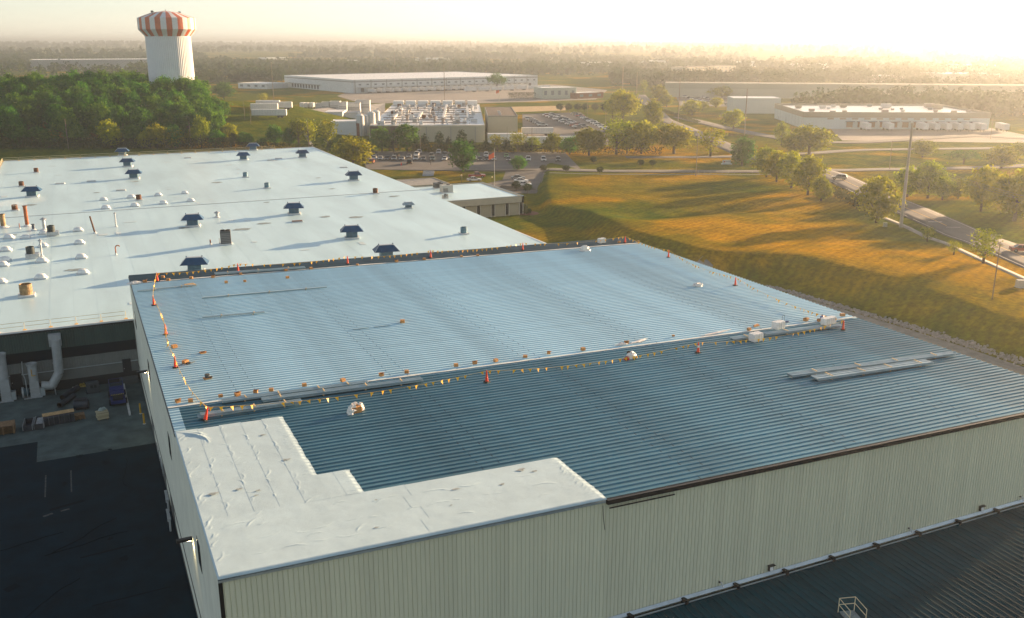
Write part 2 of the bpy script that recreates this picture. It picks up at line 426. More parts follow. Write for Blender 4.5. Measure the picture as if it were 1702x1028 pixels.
def panel_mesh(nm, odd, mats, edge=False):
    mb = MB()
    prof = [(0, 0), (.36, 0), (.435, .085), (.515, .085), (PW, 0)]
    laps = [5.9 + 13.72 * k + (1.52 if odd else 0) for k in range(5)]
    cuts = [0] + laps + [BW]
    for a, b in zip(cuts[:-1], cuts[1:]):
        V = []
        parts = [(a, b, 0)]
        if edge and a == 0: parts = [(0, .85, 1), (.85, b, 0)]
        for aa, b2, k in parts:
            mb.use(k)
            V = [(aa, y, z + SL * aa + .004 + .012 * (b2 - aa) / 10) for y, z in prof] + [(b2, y, z + SL * b2 + .004 + .016) for y, z in prof]
            mb.add(V, [(i, i + 5, i + 6, i + 1) for i in range(4)])
        if b < BW:
            mb.use(2); mb.bb(b - .02, .0, SL * b + .015, b + .03, .38, SL * b + .032); mb.bb(b - .02, .44, SL * b + .095, b + .03, .51, SL * b + .108)
    return mb.mesh(nm, mats)
PM = {}
for k in (0, 1):
    PM['bare', k] = panel_mesh('bare_roof_panel', k, [bare, coat, mat('lap_clip_dark', (.02, .035, .045), .6)], True)
    PM['coat', k] = panel_mesh('coated_roof_panel', k, [coat, coat, clipm])
    PM['back', k] = panel_mesh('unfinished_roof_panel', k, [backm, coat, clipm])
for i in range(NP):
    v = i * PW
    kind = 'back' if v > BACKV - .3 else ('coat' if v > COATV - .3 else 'bare')
    o = link('roof_panel', PM[kind, i % 2], roof, (0, v, RZ))
# white tape where the coating stops
rnd = random.Random(3)
for v, amp in ((COATV + .1, .12), (BACKV + .05, .2)):
    us = np.linspace(0, BW, 260)
    w0 = v - .07 - amp * vnoise(us / 2.3, us * 0 + v, 4); w1 = v + .06 + amp * 1.3 * vnoise(us / 3.1, us * 0 + v, 8)
    X = np.stack([us, us], 0); Y = np.stack([w0, w1], 0); Z = RZ + SL * X + .115
    link('edge_tape', gridmesh('edge_tape', X, Y, Z, tapem, False), roof)
# overspray feather along the left rake
# walls
HW = RZ - .05
prof = []
for k in range(3):
    x = k * .3048
    prof += [(x, 0), (x + .235, 0), (x + .25, .045), (x + .29, .045)]
prof.append((.9144, 0))
mb = MB()
V = [(x, y, 0) for x, y in prof] + [(x, y, HW) for x, y in prof]; n = len(prof)
mb.add(V, [(i, i + 1, i + 1 + n, i + n) for i in range(n - 1)])
wp = mb.mesh('ribbed_wall_panel', wallm)
front = MB().bb(0, .08, 0, BW, .22, roofz(BW) - .2).build('front_wall', precast, wh)
for i in range(83):
    u = i * .9127
    o = link('wall_panel', wp, front, (u, 0, 0)); o.scale = (.9982, 1, (roofz(u + .45) - .06) / HW)
MB().bb(-.02, -.03, 0, .22, .02, RZ - .1).build('corner_trim', blackm, wh)
mb = MB()
mb.add([(-.0, 0.02, 0), (0, BL, 0), (0, BL, RZ - .12), (0, 0.02, RZ - .12), (.25, .02, 0), (.25, BL, 0), (.25, BL, RZ - .12), (.25, .02, RZ - .12)],
       [(0, 3, 2, 1), (4, 5, 6, 7), (0, 1, 5, 4), (1, 2, 6, 5), (2, 3, 7, 6), (3, 0, 4, 7)])
side = mb.build('side_wall', precast, wh)
MB().bb(-.035, .3, 2.05, 0, BL - .1, 2.27).build('reveal_strip', blackm, side)
MB().bb(-.05, .3, 0, 0, BL - .1, .28).build('wall_base', blackm, side)
MB().bb(-.06, 22.8, RZ - .34, .0, BL, RZ - .06).build('rake_trim', mat('rake_trim', (.10, .12, .13), .5, .3), side)
MB().bb(BW - .25, .23, 0, BW, BL - .26, roofz(BW) - .15).build('side_wall', wallm, wh)
MB().bb(.26, BL - .25, 0, BW - .01, BL, roofz(BW) - .16).build('rear_wall', wallm, wh)
MB().add([(BW - .12, 0, roofz(BW) - .25), (BW + .06, 0, roofz(BW) - .25), (BW + .06, BL, roofz(BW) - .25), (BW - .12, BL, roofz(BW) - .25),
          (BW - .12, 0, roofz(BW) - .02), (BW + .06, 0, roofz(BW) - .02), (BW + .06, BL, roofz(BW) - .02), (BW - .12, BL, roofz(BW) - .02)],
         [(3, 2, 1, 0), (4, 5, 6, 7), (0, 1, 5, 4), (1, 2, 6, 5), (2, 3, 7, 6), (3, 0, 4, 7)]).build('eave_trim', mat('eave_trim', (.62, .60, .55), .5, .2), wh)
# rear flashing
MB().bb(0, BL - .16, RZ - .1, BW, BL + .05, RZ - .1 + .02).build('rear_flashing', steel, wh) if False else None
def slopebar(name, u0, u1, y0, y1, dz0, dz1, m, parent):
    z = roofz
    V = [(u0, y0, z(u0) + dz0), (u1, y0, z(u1) + dz0), (u1, y1, z(u1) + dz0), (u0, y1, z(u0) + dz0), (u0, y0, z(u0) + dz1), (u1, y0, z(u1) + dz1), (u1, y1, z(u1) + dz1), (u0, y1, z(u0) + dz1)]
    return MB().add(V, [(3, 2, 1, 0), (4, 5, 6, 7), (0, 1, 5, 4), (1, 2, 6, 5), (2, 3, 7, 6), (3, 0, 4, 7)]).build(name, m, parent)
slopebar('gutter', 25.5, BW, -.30, -.03, -.36, -.02, blackm, wh)
slopebar('gutter', .2, 25.45, -.12, -.03, -.24, -.16, blackm, wh)
slopebar('rear_flashing', 0, BW, BL - .10, BL + .06, -.2, .11, mat('rear_flashing', (.05, .10, .13), .5, .3), wh)
for k in range(82):
    u = .35 + k * .3048
    slopebar('gutter_clip', u, u + .07, -.135, -.121, -.25, -.13, mat('steel_clip', (.25, .27, .28), .5, .4), wh) if k % 2 == 0 else None
slopebar('loose_flashing', 25.6, 30.9, -.38, -.32, -.62, -.54, blackm, wh)
MB().path([(25.2, -.15, roofz(25.2) - .4), (25.27, -.13, roofz(25) - 1.3), (25.42, -.13, roofz(25) - 2.3)], .022).build('hanging_cable', blackm, wh)
# slit windows and lamps on the side wall
for v in (73.2, 52.6, 31.0, 11.1):
    w = MB().bb(-.03, v - .8, 8.85, 0, v + .8, 10.95).build('window', mat('window_frame_dark', (.03, .035, .04), .5), side)
    MB().bb(-.045, v - .7, 8.95, -.032, v - .02, 10.85).build('pane', darkglass, w); MB().bb(-.045, v + .02, 8.95, -.032, v + .7, 10.85).build('pane', darkglass, w)
lampglow = mat('lamp_lens', (.9, .8, .5), .4, emit=(1, .8, .45, 14))
for v, z in ((15.6, 8.75), (55.6, 8.75)):
    f = MB().bb(-1.15, v - .16, z, -.05, v + .16, z + .2).build('wall_lamp', blackm, side)
    MB().bb(-.42, v - .12, z - .03, -.14, v + .12, z - .004).build('lamp_lens', lampglow, f)
    ld = bpy.data.lights.new('wall_lamp_light', 'SPOT'); ld.energy = 90; ld.color = (1, .78, .42); ld.spot_size = R(100); ld.spot_blend = .6; ld.shadow_soft_size = .08
    lo = bpy.data.objects.new('wall_lamp_light', ld); COL.objects.link(lo); lo.parent = f
    lo.location = (-.28, v, z - .08); lo.rotation_euler = (0, R(-12), 0)
for v in (58.5, 44.5, 36.6):                       # dock doors and their bumper frames
    d = MB().bb(-.04, v - 1.5, .3, 0, v + 1.5, 1.95).build('dock_door', mat('dock_door', (.10, .11, .11), .6), side)
dockm = mat('dock_guard', (.33, .36, .37), .6, .2, var=.2)
for i, (x, y) in enumerate([(264, 752), (270, 777), (278, 834), (281, 866)]):
    p = onz(x, y, .6)
    t = thing('dock_guard', ['grey steel dock guard by the yellow bollards beside the warehouse', 'tall grey steel dock guard, second from the bollards along the wall', 'short grey steel dock guard beside the warehouse wall, third from the bollards', 'grey steel dock guard nearest the camera beside the warehouse wall'][i], 'dock guard', (p.x, p.y, .03), group='dock guards along the warehouse wall')
    for s_ in (-1, 1): MB().tube((0, s_ * 1.0, 0), (0, s_ * 1.0, 1.25), .09, n=8).build('post', dockm, t)
    MB().bb(-.12, -1.1, 1.15, .12, 1.1, 1.3).build('rail', dockm, t)
    MB().bb(-.06, -1.0, .55, .06, 1.0, .68).build('rail', dockm, t)

# ================================================================== LOW ANNEX IN FRONT
ax = thing('annex', 'low annex with dark ribbed metal roof against the tall warehouse wall', 'annex')
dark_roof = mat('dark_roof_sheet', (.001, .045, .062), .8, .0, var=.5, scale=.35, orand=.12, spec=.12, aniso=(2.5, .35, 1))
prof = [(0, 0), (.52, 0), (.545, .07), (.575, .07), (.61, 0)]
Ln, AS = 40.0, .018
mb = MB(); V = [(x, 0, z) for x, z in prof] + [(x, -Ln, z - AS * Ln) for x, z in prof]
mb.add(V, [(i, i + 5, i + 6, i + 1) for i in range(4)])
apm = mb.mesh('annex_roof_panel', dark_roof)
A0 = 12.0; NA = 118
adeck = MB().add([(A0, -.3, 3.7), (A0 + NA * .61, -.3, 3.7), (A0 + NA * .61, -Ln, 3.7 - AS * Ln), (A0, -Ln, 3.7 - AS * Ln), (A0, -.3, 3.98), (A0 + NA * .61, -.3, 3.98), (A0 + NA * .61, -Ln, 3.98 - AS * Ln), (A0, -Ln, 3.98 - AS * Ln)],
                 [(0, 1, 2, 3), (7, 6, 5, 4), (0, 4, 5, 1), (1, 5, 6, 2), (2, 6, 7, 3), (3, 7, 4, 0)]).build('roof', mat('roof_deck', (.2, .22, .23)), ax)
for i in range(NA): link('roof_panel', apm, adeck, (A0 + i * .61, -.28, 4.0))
MB().bb(A0, -Ln, 0, A0 + NA * .61, -.3, 3.1).build('wall', wallm, ax)
flash = mat('galvanised_flashing', (.45, .52, .55), .35, .5, var=.12, scale=1)
fl = MB().add([(A0, -.06, 4.42), (A0 + NA * .61, -.06, 4.42), (A0 + NA * .61, -.22, 4.2), (A0, -.22, 4.2), (A0, -.34, 4.16), (A0 + NA * .61, -.34, 4.16), (A0, -.34, 4.05), (A0 + NA * .61, -.34, 4.05)],
              [(0, 1, 2, 3)]).build('wall_flashing', flash, ax)
MB().bb(A0, -.36, 4.02, A0 + NA * .61, -.25, 4.12).build('gutter', blackm, ax)
MB().bb(A0, -.52, 4.08, A0 + NA * .61, -.44, 4.15).build('conduit', flash, ax)
for i in range(12):
    u = 22.95 + i * 4.68
    MB().box((u, -.34, 4.2), (.26, .52, .34), .25).build('bracket', blackm, ax)
frame_b = mat('lamp_frame', (.01, .01, .012), .4)
for i, (u, z) in enumerate([(40.35, 4.75), (63.36, 4.72)]):
    t = thing('flood_lamp', ['square white flood lamp low on the ribbed wall, nearer the camera', 'square white flood lamp low on the ribbed wall at the right edge'][i], 'wall lamp', (u, -.05, z), group='flood lamps above the annex roof')
    MB().bb(-.22, -.18, -.2, .22, -.02, .22).build('housing', frame_b, t)
    MB().box((0, -.2, .0), (.3, .03, .28), 0, tilt=-.2).build('lens', mat('white_lens', (.8, .8, .78), .3), t)
    MB().bb(-.3, -.3, .23, .3, -.02, .27).build('hood', frame_b, t)
for i, u in enumerate((35.64, 54.91, 68.38)):
    t = thing('wall_spout', ['white pipe spout left of the lower flood lamp on ribbed wall', 'white pipe spout midway along the annex roof flashing', 'white pipe spout at the far right of the ribbed wall'][i], 'pipe', (u, -.05, 4.62), group='pipe spouts on the ribbed wall')
    MB().tube((0, 0, .12), (0, -.22, .12), .055, n=8).tube((0, -.22, .12), (.14, -.24, -.22), .055, n=8).build('spout', mat('white_pipe', (.6, .62, .62), .5), t)
    MB().tube((-.1, -.02, .16), (-.1, -.12, .16), .07, n=8).build('valve', frame_b, t)
# hatch guard on the annex roof
hz = 4.0 - AS * 6.5 + .08
hg = thing('hatch_guard', 'cream steel guard rail around a hatch on the dark annex roof', 'guard rail', (42.2, -6.75, hz), R(-16))
cream = mat('cream_paint', (.72, .66, .45), .5)
for sx in (-.62, .62):
    for sy in (-.85, .75):
        MB().tube((sx, sy, -.05), (sx, sy, 1.1), .03, n=6).build('post', cream, hg)
for z in (1.1, .58):
    MB().tube((-.62, .75, z), (.62, .75, z), .028, n=6).build('rail', cream, hg)
    for sx in (-.62, .62): MB().tube((sx, .75, z), (sx, -.85, z), .028, n=6).build('rail', cream, hg)
MB().bb(-.55, -.8, -.03, .55, .68, .06).build('hatch', mat('hatch_grate', (.22, .27, .28), .6, .3, var=.3, scale=6), hg)

# ================================================================== MEMBRANE ON THE TALL ROOF (three laid areas, each strip a part)
def fold_field(X, Y, segs):
    Z = np.zeros_like(X)
    for x0, y0, x1, y1, a, w in segs:
        dx, dy = x1 - x0, y1 - y0; L2 = dx * dx + dy * dy
        t = np.clip(((X - x0) * dx + (Y - y0) * dy) / L2, 0, 1)
        bend = np.sin(t * math.pi) * .12 * math.sqrt(L2) * (1 if a > 0.03 else -1)
        nx, ny = -dy / math.sqrt(L2), dx / math.sqrt(L2)
        px_, py_ = x0 + dx * t + nx * bend, y0 + dy * t + ny * bend
        d2 = (X - px_) ** 2 + (Y - py_) ** 2
        Z += a * np.exp(-d2 / (w * w)) * np.sin(np.clip(t, .03, .97) * math.pi) ** .5
    return Z
rs = random.Random(21)
FOLDS = []
def addf(x, y, ang, ln, a, w): FOLDS.append((x, y, x + math.cos(ang) * ln, y + math.sin(ang) * ln, a, w))
for s_ in range(1, 5):                              # puckers strung along the seams of the tall arm
    y = 8.0 + rs.uniform(0, 1)
    while y < 22.0:
        ln = rs.uniform(.35, 1.2)
        if rs.random() < .8: addf(s_ * 1.66 + rs.uniform(-.18, .12), y, 1.57 + rs.uniform(-.45, .45), ln, rs.uniform(.008, .03), rs.uniform(.03, .055))
        if rs.random() < .3: addf(s_ * 1.66 + rs.uniform(-.1, .1), y, rs.choice((.5, 2.6)) + rs.uniform(-.4, .4), rs.uniform(.3, .8), rs.uniform(.008, .03), .035)
        y += ln * rs.uniform(.7, 1.5)
for s_ in range(1, 4):                              # and along the seams of the front arm
    x = .5
    while x < 24:
        ln = rs.uniform(.4, 1.8)
        if rs.random() < .45: addf(x, s_ * 1.76 + rs.uniform(-.2, .2), rs.uniform(-.3, .3), ln, rs.uniform(.012, .04), rs.uniform(.035, .07))
        x += ln * rs.uniform(.9, 1.8)
for k in range(7): addf(rs.uniform(1, 9), rs.uniform(1, 7), rs.uniform(-.5, .8), rs.uniform(.8, 2.0), rs.uniform(.015, .04), rs.uniform(.04, .06))
for k in range(24): addf(rs.uniform(.05, .35), rs.uniform(1, 22), rs.uniform(.5, 1.3), rs.uniform(.4, 1.1), rs.uniform(.012, .035), rs.uniform(.03, .06))
for k in range(11): addf(.05 + .12 * k, 22.65 - .1 * k, -.45 - .07 * k, rs.uniform(.9, 2.4), .05, .06)
for v in np.arange(11.4, 22.4, .305): addf(7.5 + rs.uniform(-.2, .2), v, .12 + rs.uniform(-.3, .3), .6, rs.uniform(.006, .028), .035)     # pleats over the ribs
for v in np.arange(7.3, 10.8, .305): addf(9.9 + rs.uniform(-.15, .15), v, .12, .55, rs.uniform(.006, .028), .035)
for v in np.arange(.4, 6.9, .3): addf(24.5 + rs.uniform(-.25, .2), v, .7 + rs.uniform(-.5, .3), .8, rs.uniform(.01, .035), .04)
mem = thing('roof_membrane', 'wrinkled white roofing membrane laid over the near corner of the metal roof', 'membrane')
def strip(x0, y0, x1, y1, lift, left=False, frontd=False, hem=()):
    nx = max(4, int((x1 - x0) / .065)); ny = max(4, int((y1 - y0) / .065))
    xs = np.linspace(x0, x1, nx); ys = np.linspace(y0, y1, ny)
    X, Y = np.meshgrid(xs, ys)
    Z = RZ + SL * X + .110 + lift + fold_field(X, Y, FOLDS) * .85 + .008 * (vnoise(X * 1.3, Y * 1.3, 6) - .5) + .003 * (vnoise(X * 4, Y * 4, 9) - .5)
    if 'r' in hem:  # right hem drapes into the ribs
        t = ss(x1 - .4, x1, X) * (ss(10.9, 11.2, Y) if 's' in hem else 1); ph = ((Y / PW) % 1.0)
        Z -= t * .05 * (1 - np.exp(-((ph - .78) / .14) ** 2)); X = X + t * .04 * (vnoise(X * 0 + 3, Y * 2.2, 2) - .5) * 2
    if left:
        d = np.clip(.25 - X, 0, None); t = np.clip(d / .6, 0, 1)
        X2 = np.where(X < .0, -.03 - .02 * vnoise(Y * 1.5, Y * 0, 3), X); Z = np.where(X < 0, RZ + .12 + X * 1.0 + .02 * vnoise(Y * 3, X * 3, 2), Z); X = X2
    if frontd:
        Z = np.where(Y < 0, RZ + SL * X + .12 + Y * 1.0, Z); Y = np.where(Y < 0, -.14 - .02 * vnoise(X * 1.2, X * 0, 1), Y)
    return link('membrane_sheet', gridmesh('membrane_sheet', X, Y, Z, whitem, smooth=False), mem)
for k in range(5):
    x0 = -.13 if k == 0 else k * 1.66; x1 = (k + 1) * 1.66 + .05
    strip(x0, 7.05, x1, 22.85 - .1 * (k % 2), .006 * k, left=(k == 0), hem=('r', 's') if k == 4 else ())
for k in range(2):
    strip(8.3 + k * 1.15, 7.05, 8.3 + (k + 1) * 1.17, 10.95, .004 * k + .024, hem=('r',) if k == 1 else ())
for k in range(4):
    y0 = -.13 if k == 0 else k * 1.76; y1 = (k + 1) * 1.76 + .05
    strip(-.13, y0, 12.9 + .6 * (k % 2), y1, .034 - .006 * k, left=True, frontd=(k == 0))
    strip(12.85 + .6 * (k % 2), y0, 25.5 - .02 * k, y1 - (.05 if k == 3 else 0), .040 - .006 * k, frontd=(k == 0), hem=('r',))
slopebar('edge_trim', -.03, 25.4, -.19, -.15, -.20, -.05, flash, mem)
stain = mat('membrane_stain', (.30, .34, .34), .7, var=.4, scale=3); seamm = mat('membrane_seam', (.49, .61, .65), .6)
def mz(u): return roofz(u) + .110
sr = random.Random(6)
for k in range(13):
    x, y = (sr.uniform(.8, 7.6), sr.uniform(8, 22)) if k < 6 else (sr.uniform(1, 24), sr.uniform(.6, 6.6)); n_ = 12; r0 = sr.uniform(.06, .22)
    V = [(x + math.cos(2 * math.pi * i / n_) * r0 * sr.uniform(.5, 1.6) * 1.6, y + math.sin(2 * math.pi * i / n_) * r0 * sr.uniform(.4, 1.2), mz(x) + .058) for i in range(n_)]
    MB().add(V, [tuple(range(n_))]).build('dirt_smudge', stain, mem)

# ================================================================== WHITE-ROOFED FACTORY
FU0, FU1, FV0, FV1, FRV = -25.2, 71.2, BL + .05, 279.0, 167.0
FZ, FRZ = 8.4, 8.95
wroof = mat('white_roof_membrane', (.50, .68, .73), .36, var=.10, scale=.12, bump=.03, bscale=1.2, orand=.03, aniso=(1, .25, 1))
fb = thing('factory_building', 'wide low factory with a flat white membrane roof behind the tall warehouse', 'factory')
frf = MB().bb(FU0, FV0, 7.9, FU1, FV1, 8.36).build('roof', mat('roof_edge', (.55, .58, .58), .5), fb)
NS = 32; SW = (FU1 - FU0) / NS
for i in range(NS):
    x0 = i * SW; x1 = (i + 1) * SW + .06
    lift = .003 * (i % 2)
    ys = [FV0, FV0 + .02] + list(np.linspace(FV0 + .5, FRV, 16)) + list(np.linspace(FRV + 6, FV1, 16)) 
    V = []
    for y in ys:
        z = FZ + (FRZ - FZ) * (1 - abs(y - FRV) / (FRV - FV0 if y < FRV else FV1 - FRV)) + lift + .01
        V += [(x0, y, z), (x1, y, z)]
    MB().add(V, [(2 * j, 2 * j + 1, 2 * j + 3, 2 * j + 2) for j in range(len(ys) - 1)]).build('membrane_sheet', wroof, frf, (FU0, 0, 0))
MB().bb(FU0, FRV - .14, FRZ - .02, FU1, FRV + .14, FRZ + .085).build('ridge_bar', mat('ridge_bar', (.46, .52, .54), .5), frf)
seam_w = mat('roof_seam', (.49, .667, .715), .4)
for i in range(1, NS):
    x = FU0 + i * SW + .03
    MB().add([(x - .05, FV0 + .3, FZ + .017), (x + .05, FV0 + .3, FZ + .017), (x + .05, FRV, FRZ + .017), (x - .05, FRV, FRZ + .017), (x + .05, FV1 - .4, FZ + .017), (x - .05, FV1 - .4, FZ + .017)], [(0, 1, 2, 3), (3, 2, 4, 5)]).build('seam', seam_w, frf)
prr = random.Random(8); patchm = mat('membrane_patch', (.56, .66, .67), .4, orand=.12); dirtm = mat('roof_dirt', (.25, .30, .30), .6, var=.35, scale=.9)
def fz(y): return FZ + (FRZ - FZ) * (1 - abs(y - FRV) / (FRV - FV0 if y < FRV else FV1 - FRV)) + .03
for k in range(34):
    x, y = prr.uniform(FU0 + 4, FU1 - 4), prr.uniform(FV0 + 6, FV1 - 8); a, b = prr.uniform(.6, 2.6), prr.uniform(.5, 1.6)
    MB().box((x, y, fz(y) + .012), (a, b, .012), prr.choice((0, 0, .04, 1.57))).build('membrane_patch', patchm, frf)
for k in range(16):
    x, y = prr.uniform(FU0 + 6, FU1 - 6), prr.uniform(FV0 + 8, FV1 - 20); n_ = 14; rr0 = prr.uniform(.5, 1.8)
    V = [(x + math.cos(2 * math.pi * i / n_) * rr0 * prr.uniform(.6, 1.3), y + math.sin(2 * math.pi * i / n_) * rr0 * .6 * prr.uniform(.6, 1.3), fz(y) + .024) for i in range(n_)]
    MB().add(V, [tuple(range(n_))]).build('dirt_stain', dirtm, frf)
MB().bb(FU1 - .25, FV0, 8.3, FU1 + .08, FV1, 8.62).build('parapet', mat('parapet', (.72, .75, .75), .4), fb)
MB().bb(FU0, FV1 - .25, 8.3, FU1, FV1 + .08, 8.6).build('parapet', mat('parapet', (.72, .75, .75), .4), fb)
MB().bb(FU0, FV0 - .12, 8.2, -.06, FV0 + .12, 8.52).build('gutter', mat('parapet', (.72, .75, .75), .4), fb)
MB().bb(FU0, FV0 - .2, 8.12, -.06, FV0 - .1, 8.3).build('gutter', blackm, fb)
greenm = mat('green_ribbed_sheet', (.040, .075, .068), .6, .1, var=.15, scale=.6, orand=.12)
greym = mat('grey_ribbed_sheet', (.17, .185, .175), .7, var=.12, scale=.6, orand=.05)
MB().bb(FU0, FV0 + .06, 0, FU1, FV1, 7.9).build('wall', greym, fb)
prof = []
for k in range(4): prof += [(k * .3, 0), (k * .3 + .2, 0), (k * .3 + .22, .04), (k * .3 + .28, .04)]
prof.append((1.2, 0)); n = len(prof)
def ribbed(nm, z0, z1, m):
    mb = MB(); mb.add([(x, y, z0) for x, y in prof] + [(x, y, z1) for x, y in prof], [(i, i + 1, i + 1 + n, i + n) for i in range(n - 1)]); return mb.mesh(nm, m)
ga, gb = ribbed('green_wall_panel', 5.65, 8.15, greenm), ribbed('grey_wall_panel', 2.75, 4.25, greym)
for i in range(21):
    link('wall_panel', ga, fb, (FU0 + i * 1.2 - .05, FV0 - .04, 0)); link('wall_panel', gb, fb, (FU0 + i * 1.2 - .05, FV0 + .0, 0))
MB().bb(FU0, FV0 + .02, 4.25, -.06, FV0 + .055, 5.65).build('window_band', darkglass, fb)
MB().bb(FU0, FV0 - .1, 4.18, -.06, FV0 - .02, 4.28).build('ledge', greym, fb)
MB().bb(FU0, FV0 - .04, 2.68, -.06, FV0 + .03, 2.78).build('ledge', flash, fb)
MB().bb(FU0, FV0 + .0, 1.3, -.06, FV0 + .05, 2.68).build('plinth_wall', mat('painted_block', (.13, .142, .135), .8, var=.1, scale=.8), fb)
MB().bb(FU0, FV0 - .03, 0, -.06, FV0 + .05, 1.3).build('plinth_wall', mat('dark_block', (.018, .02, .022), .8), fb)
for u0, u1, z1 in ((-2.0, -.95, 3.1), (-15.3, -14.0, 2.95)):
    d = MB().bb(u0, FV0 - .09, .72, u1, FV0 - .035, z1).build('door', mat('black_door', (.012, .014, .018), .6), fb)
    MB().bb(u0 + .1, FV0 - .12, 1.75, u0 + .2, FV0 - .095, 1.85).build('handle', steel, d)
MB().bb(-2.6, FV0 - 1.5, .02, -.3, FV0 - .1, .7).build('step', mat('step_concrete', (.07, .08, .08), .9), fb)
# ================================================================== THINGS ON THE TALL ROOF
RT = .10                                              # tops of the roof ribs above the roof plane
def ron(x, y, dz=RT):
    p = rf(x, y); p.z += dz; return p
ROT = (0, math.atan(-SL), 0)
# ---- safety cones
orange = mat('cone_orange', (.80, .045, .008), .45, var=.12, scale=5)
rubber = mat('black_rubber', (.012, .012, .014), .8)
collar = mat('cone_collar', (.75, .72, .68), .4)
def make_cone(label, stripe=False):
    t = thing('safety_cone', label, 'cone', group='safety cones around the roof work')
    mb = MB(); mb.box((0, 0, .03), (.52, .52, .06), 0, (.46, .46)); mb.box((0, 0, .075), (.40, .40, .035), R(45), (.3, .3)); mb.build('base', rubber, t)
    MB().lathe([(.155, .08), (.15, .1), (.115, .45), (.108, .46), (.075, .9), (.068, .92), (.062, 1.02), (.02, 1.06)], 14).build('body', orange, t, smooth=False)
    MB().lathe([(.03, 1.05), (.045, 1.08), (.045, 1.12), (.025, 1.14)], 10).build('handle', orange, t)
    if stripe: MB().lathe([(.112, .56), (.092, .78)], 14, cap=False).build('collar', collar, t)
    return t
cones = [((262, 469), 'orange cone with black base at the back left corner of the roof'), ((256, 509), 'orange cone second from the back along the left roof edge'),
         ((276, 558), 'orange cone third from the back along the left roof edge'), ((292, 613), 'orange cone beside a tool pile near the left roof edge'),
         ((341, 701), 'leaning orange cone at the near left end of the sheet bundles'), ((809, 637), 'orange cone midway along the front pennant line on dark roof'),
         ((1160, 588), 'orange cone with pale band between the red bag and white bales'), ((1401, 550), 'orange cone at the right end of the white bales'),
         ((1222, 476), 'orange cone halfway along the right roof edge'), ((1111, 429), 'orange cone on the right roof edge near the back corner'),
         ((1039, 405), 'orange cone at the back right corner of the roof'), ((869, 417), 'orange cone on the back strip, second from the back right corner'),
         ((716, 430), 'orange cone on the back strip in front of the white roof'), ((578, 440), 'orange cone on the back strip left of a blue hood'),
         ((396, 453), 'orange cone on the back strip by the left blue hood')]
cproto = {}
CT = []
for i, (q, lb) in enumerate(cones):
    st = i == 6
    if st not in cproto: c = cproto[st] = make_cone(lb, st)
    else: c = copy_tree(cproto[st]); c['label'] = lb
    p = ron(*q); c.location = p; c.rotation_euler = (0, 0, random.uniform(0, 1.5))
    if i == 4: c.rotation_euler = (R(4), R(17), R(35))
    CT.append(p + Vector((.26 if i == 4 else 0, 0, 1.08)))
# ---- pennant lines between the cones
yel = mat('pennant_yellow', (.95, .48, .01), .5, orand=.08)
line_m = mat('pennant_cord', (.80, .55, .16), .6)
fm = []
for k in range(4):
    a = (k - 1.5) * .25
    mb = MB(); w, h = .16, .38
    V = [(-w, 0, 0), (w, 0, 0), (.04 + a * .2, a * .25, -h)]
    mb.add(V + [(x, y + .004, z) for x, y, z in V], [(0, 2, 1), (3, 4, 5), (0, 1, 4, 3), (1, 2, 5, 4), (2, 0, 3, 5)]); fm.append(mb.mesh('pennant', yel))
names = ['between the two back cones of the left roof edge', 'down the left roof edge past the second cone', 'along the left roof edge to the tool pile', 'from the tool pile cone to the leaning cone',
         'across the dark roof from the leaning cone to the middle cone', 'from the middle front cone past the red bag', 'in front of the white bales', 'up the right roof edge from the white bales', 'along the right roof edge near the back', 'at the back right roof corner',
         'along the back strip beside the wrapped block', 'along the back strip before the white roof', 'along the back strip past the blue hood', 'along the back strip, second from the left', 'at the back left roof corner']
for i in range(15):
    a, b = CT[i], CT[(i + 1) % 15]
    L = (b - a).length; sag = min(.75, .022 * L + .12) * (1.0 if i not in (0, 1, 2) else .8)
    t = thing('pennant_line', 'yellow pennant line ' + names[i], 'pennant line', a, group='pennant lines around the roof work')
    n = max(8, int(L / .8)); pts = []
    wob = random.uniform(-.3, .3)
    for k in range(n + 1):
        s_ = k / n; p = a.lerp(b, s_) - a; p.z -= 4 * sag * s_ * (1 - s_) - .0
        off = math.sin(s_ * math.pi) * wob
        d = (b - a).normalized(); p += Vector((-d.y, d.x, 0)) * off
        pts.append(p)
    MB().path(pts, .011 if i not in (0, 1, 2, 3) else .02, 4).build('cord', line_m, t)
    nf = int(L / .78); ang = math.atan2((b - a).y, (b - a).x)
    for k in range(nf):
        if random.random() < (.12 if i < 12 else .2): continue
        s_ = (k + .5 + random.uniform(-.15, .15)) / nf
        f = s_ * n; j = min(n - 1, int(f)); p = pts[j].lerp(pts[j + 1], f - j)
        o = link('pennant', random.choice(fm), t, p); o.rotation_euler = (random.uniform(-.4, .4), random.uniform(-.25, .25), ang + random.uniform(-.7, .7))
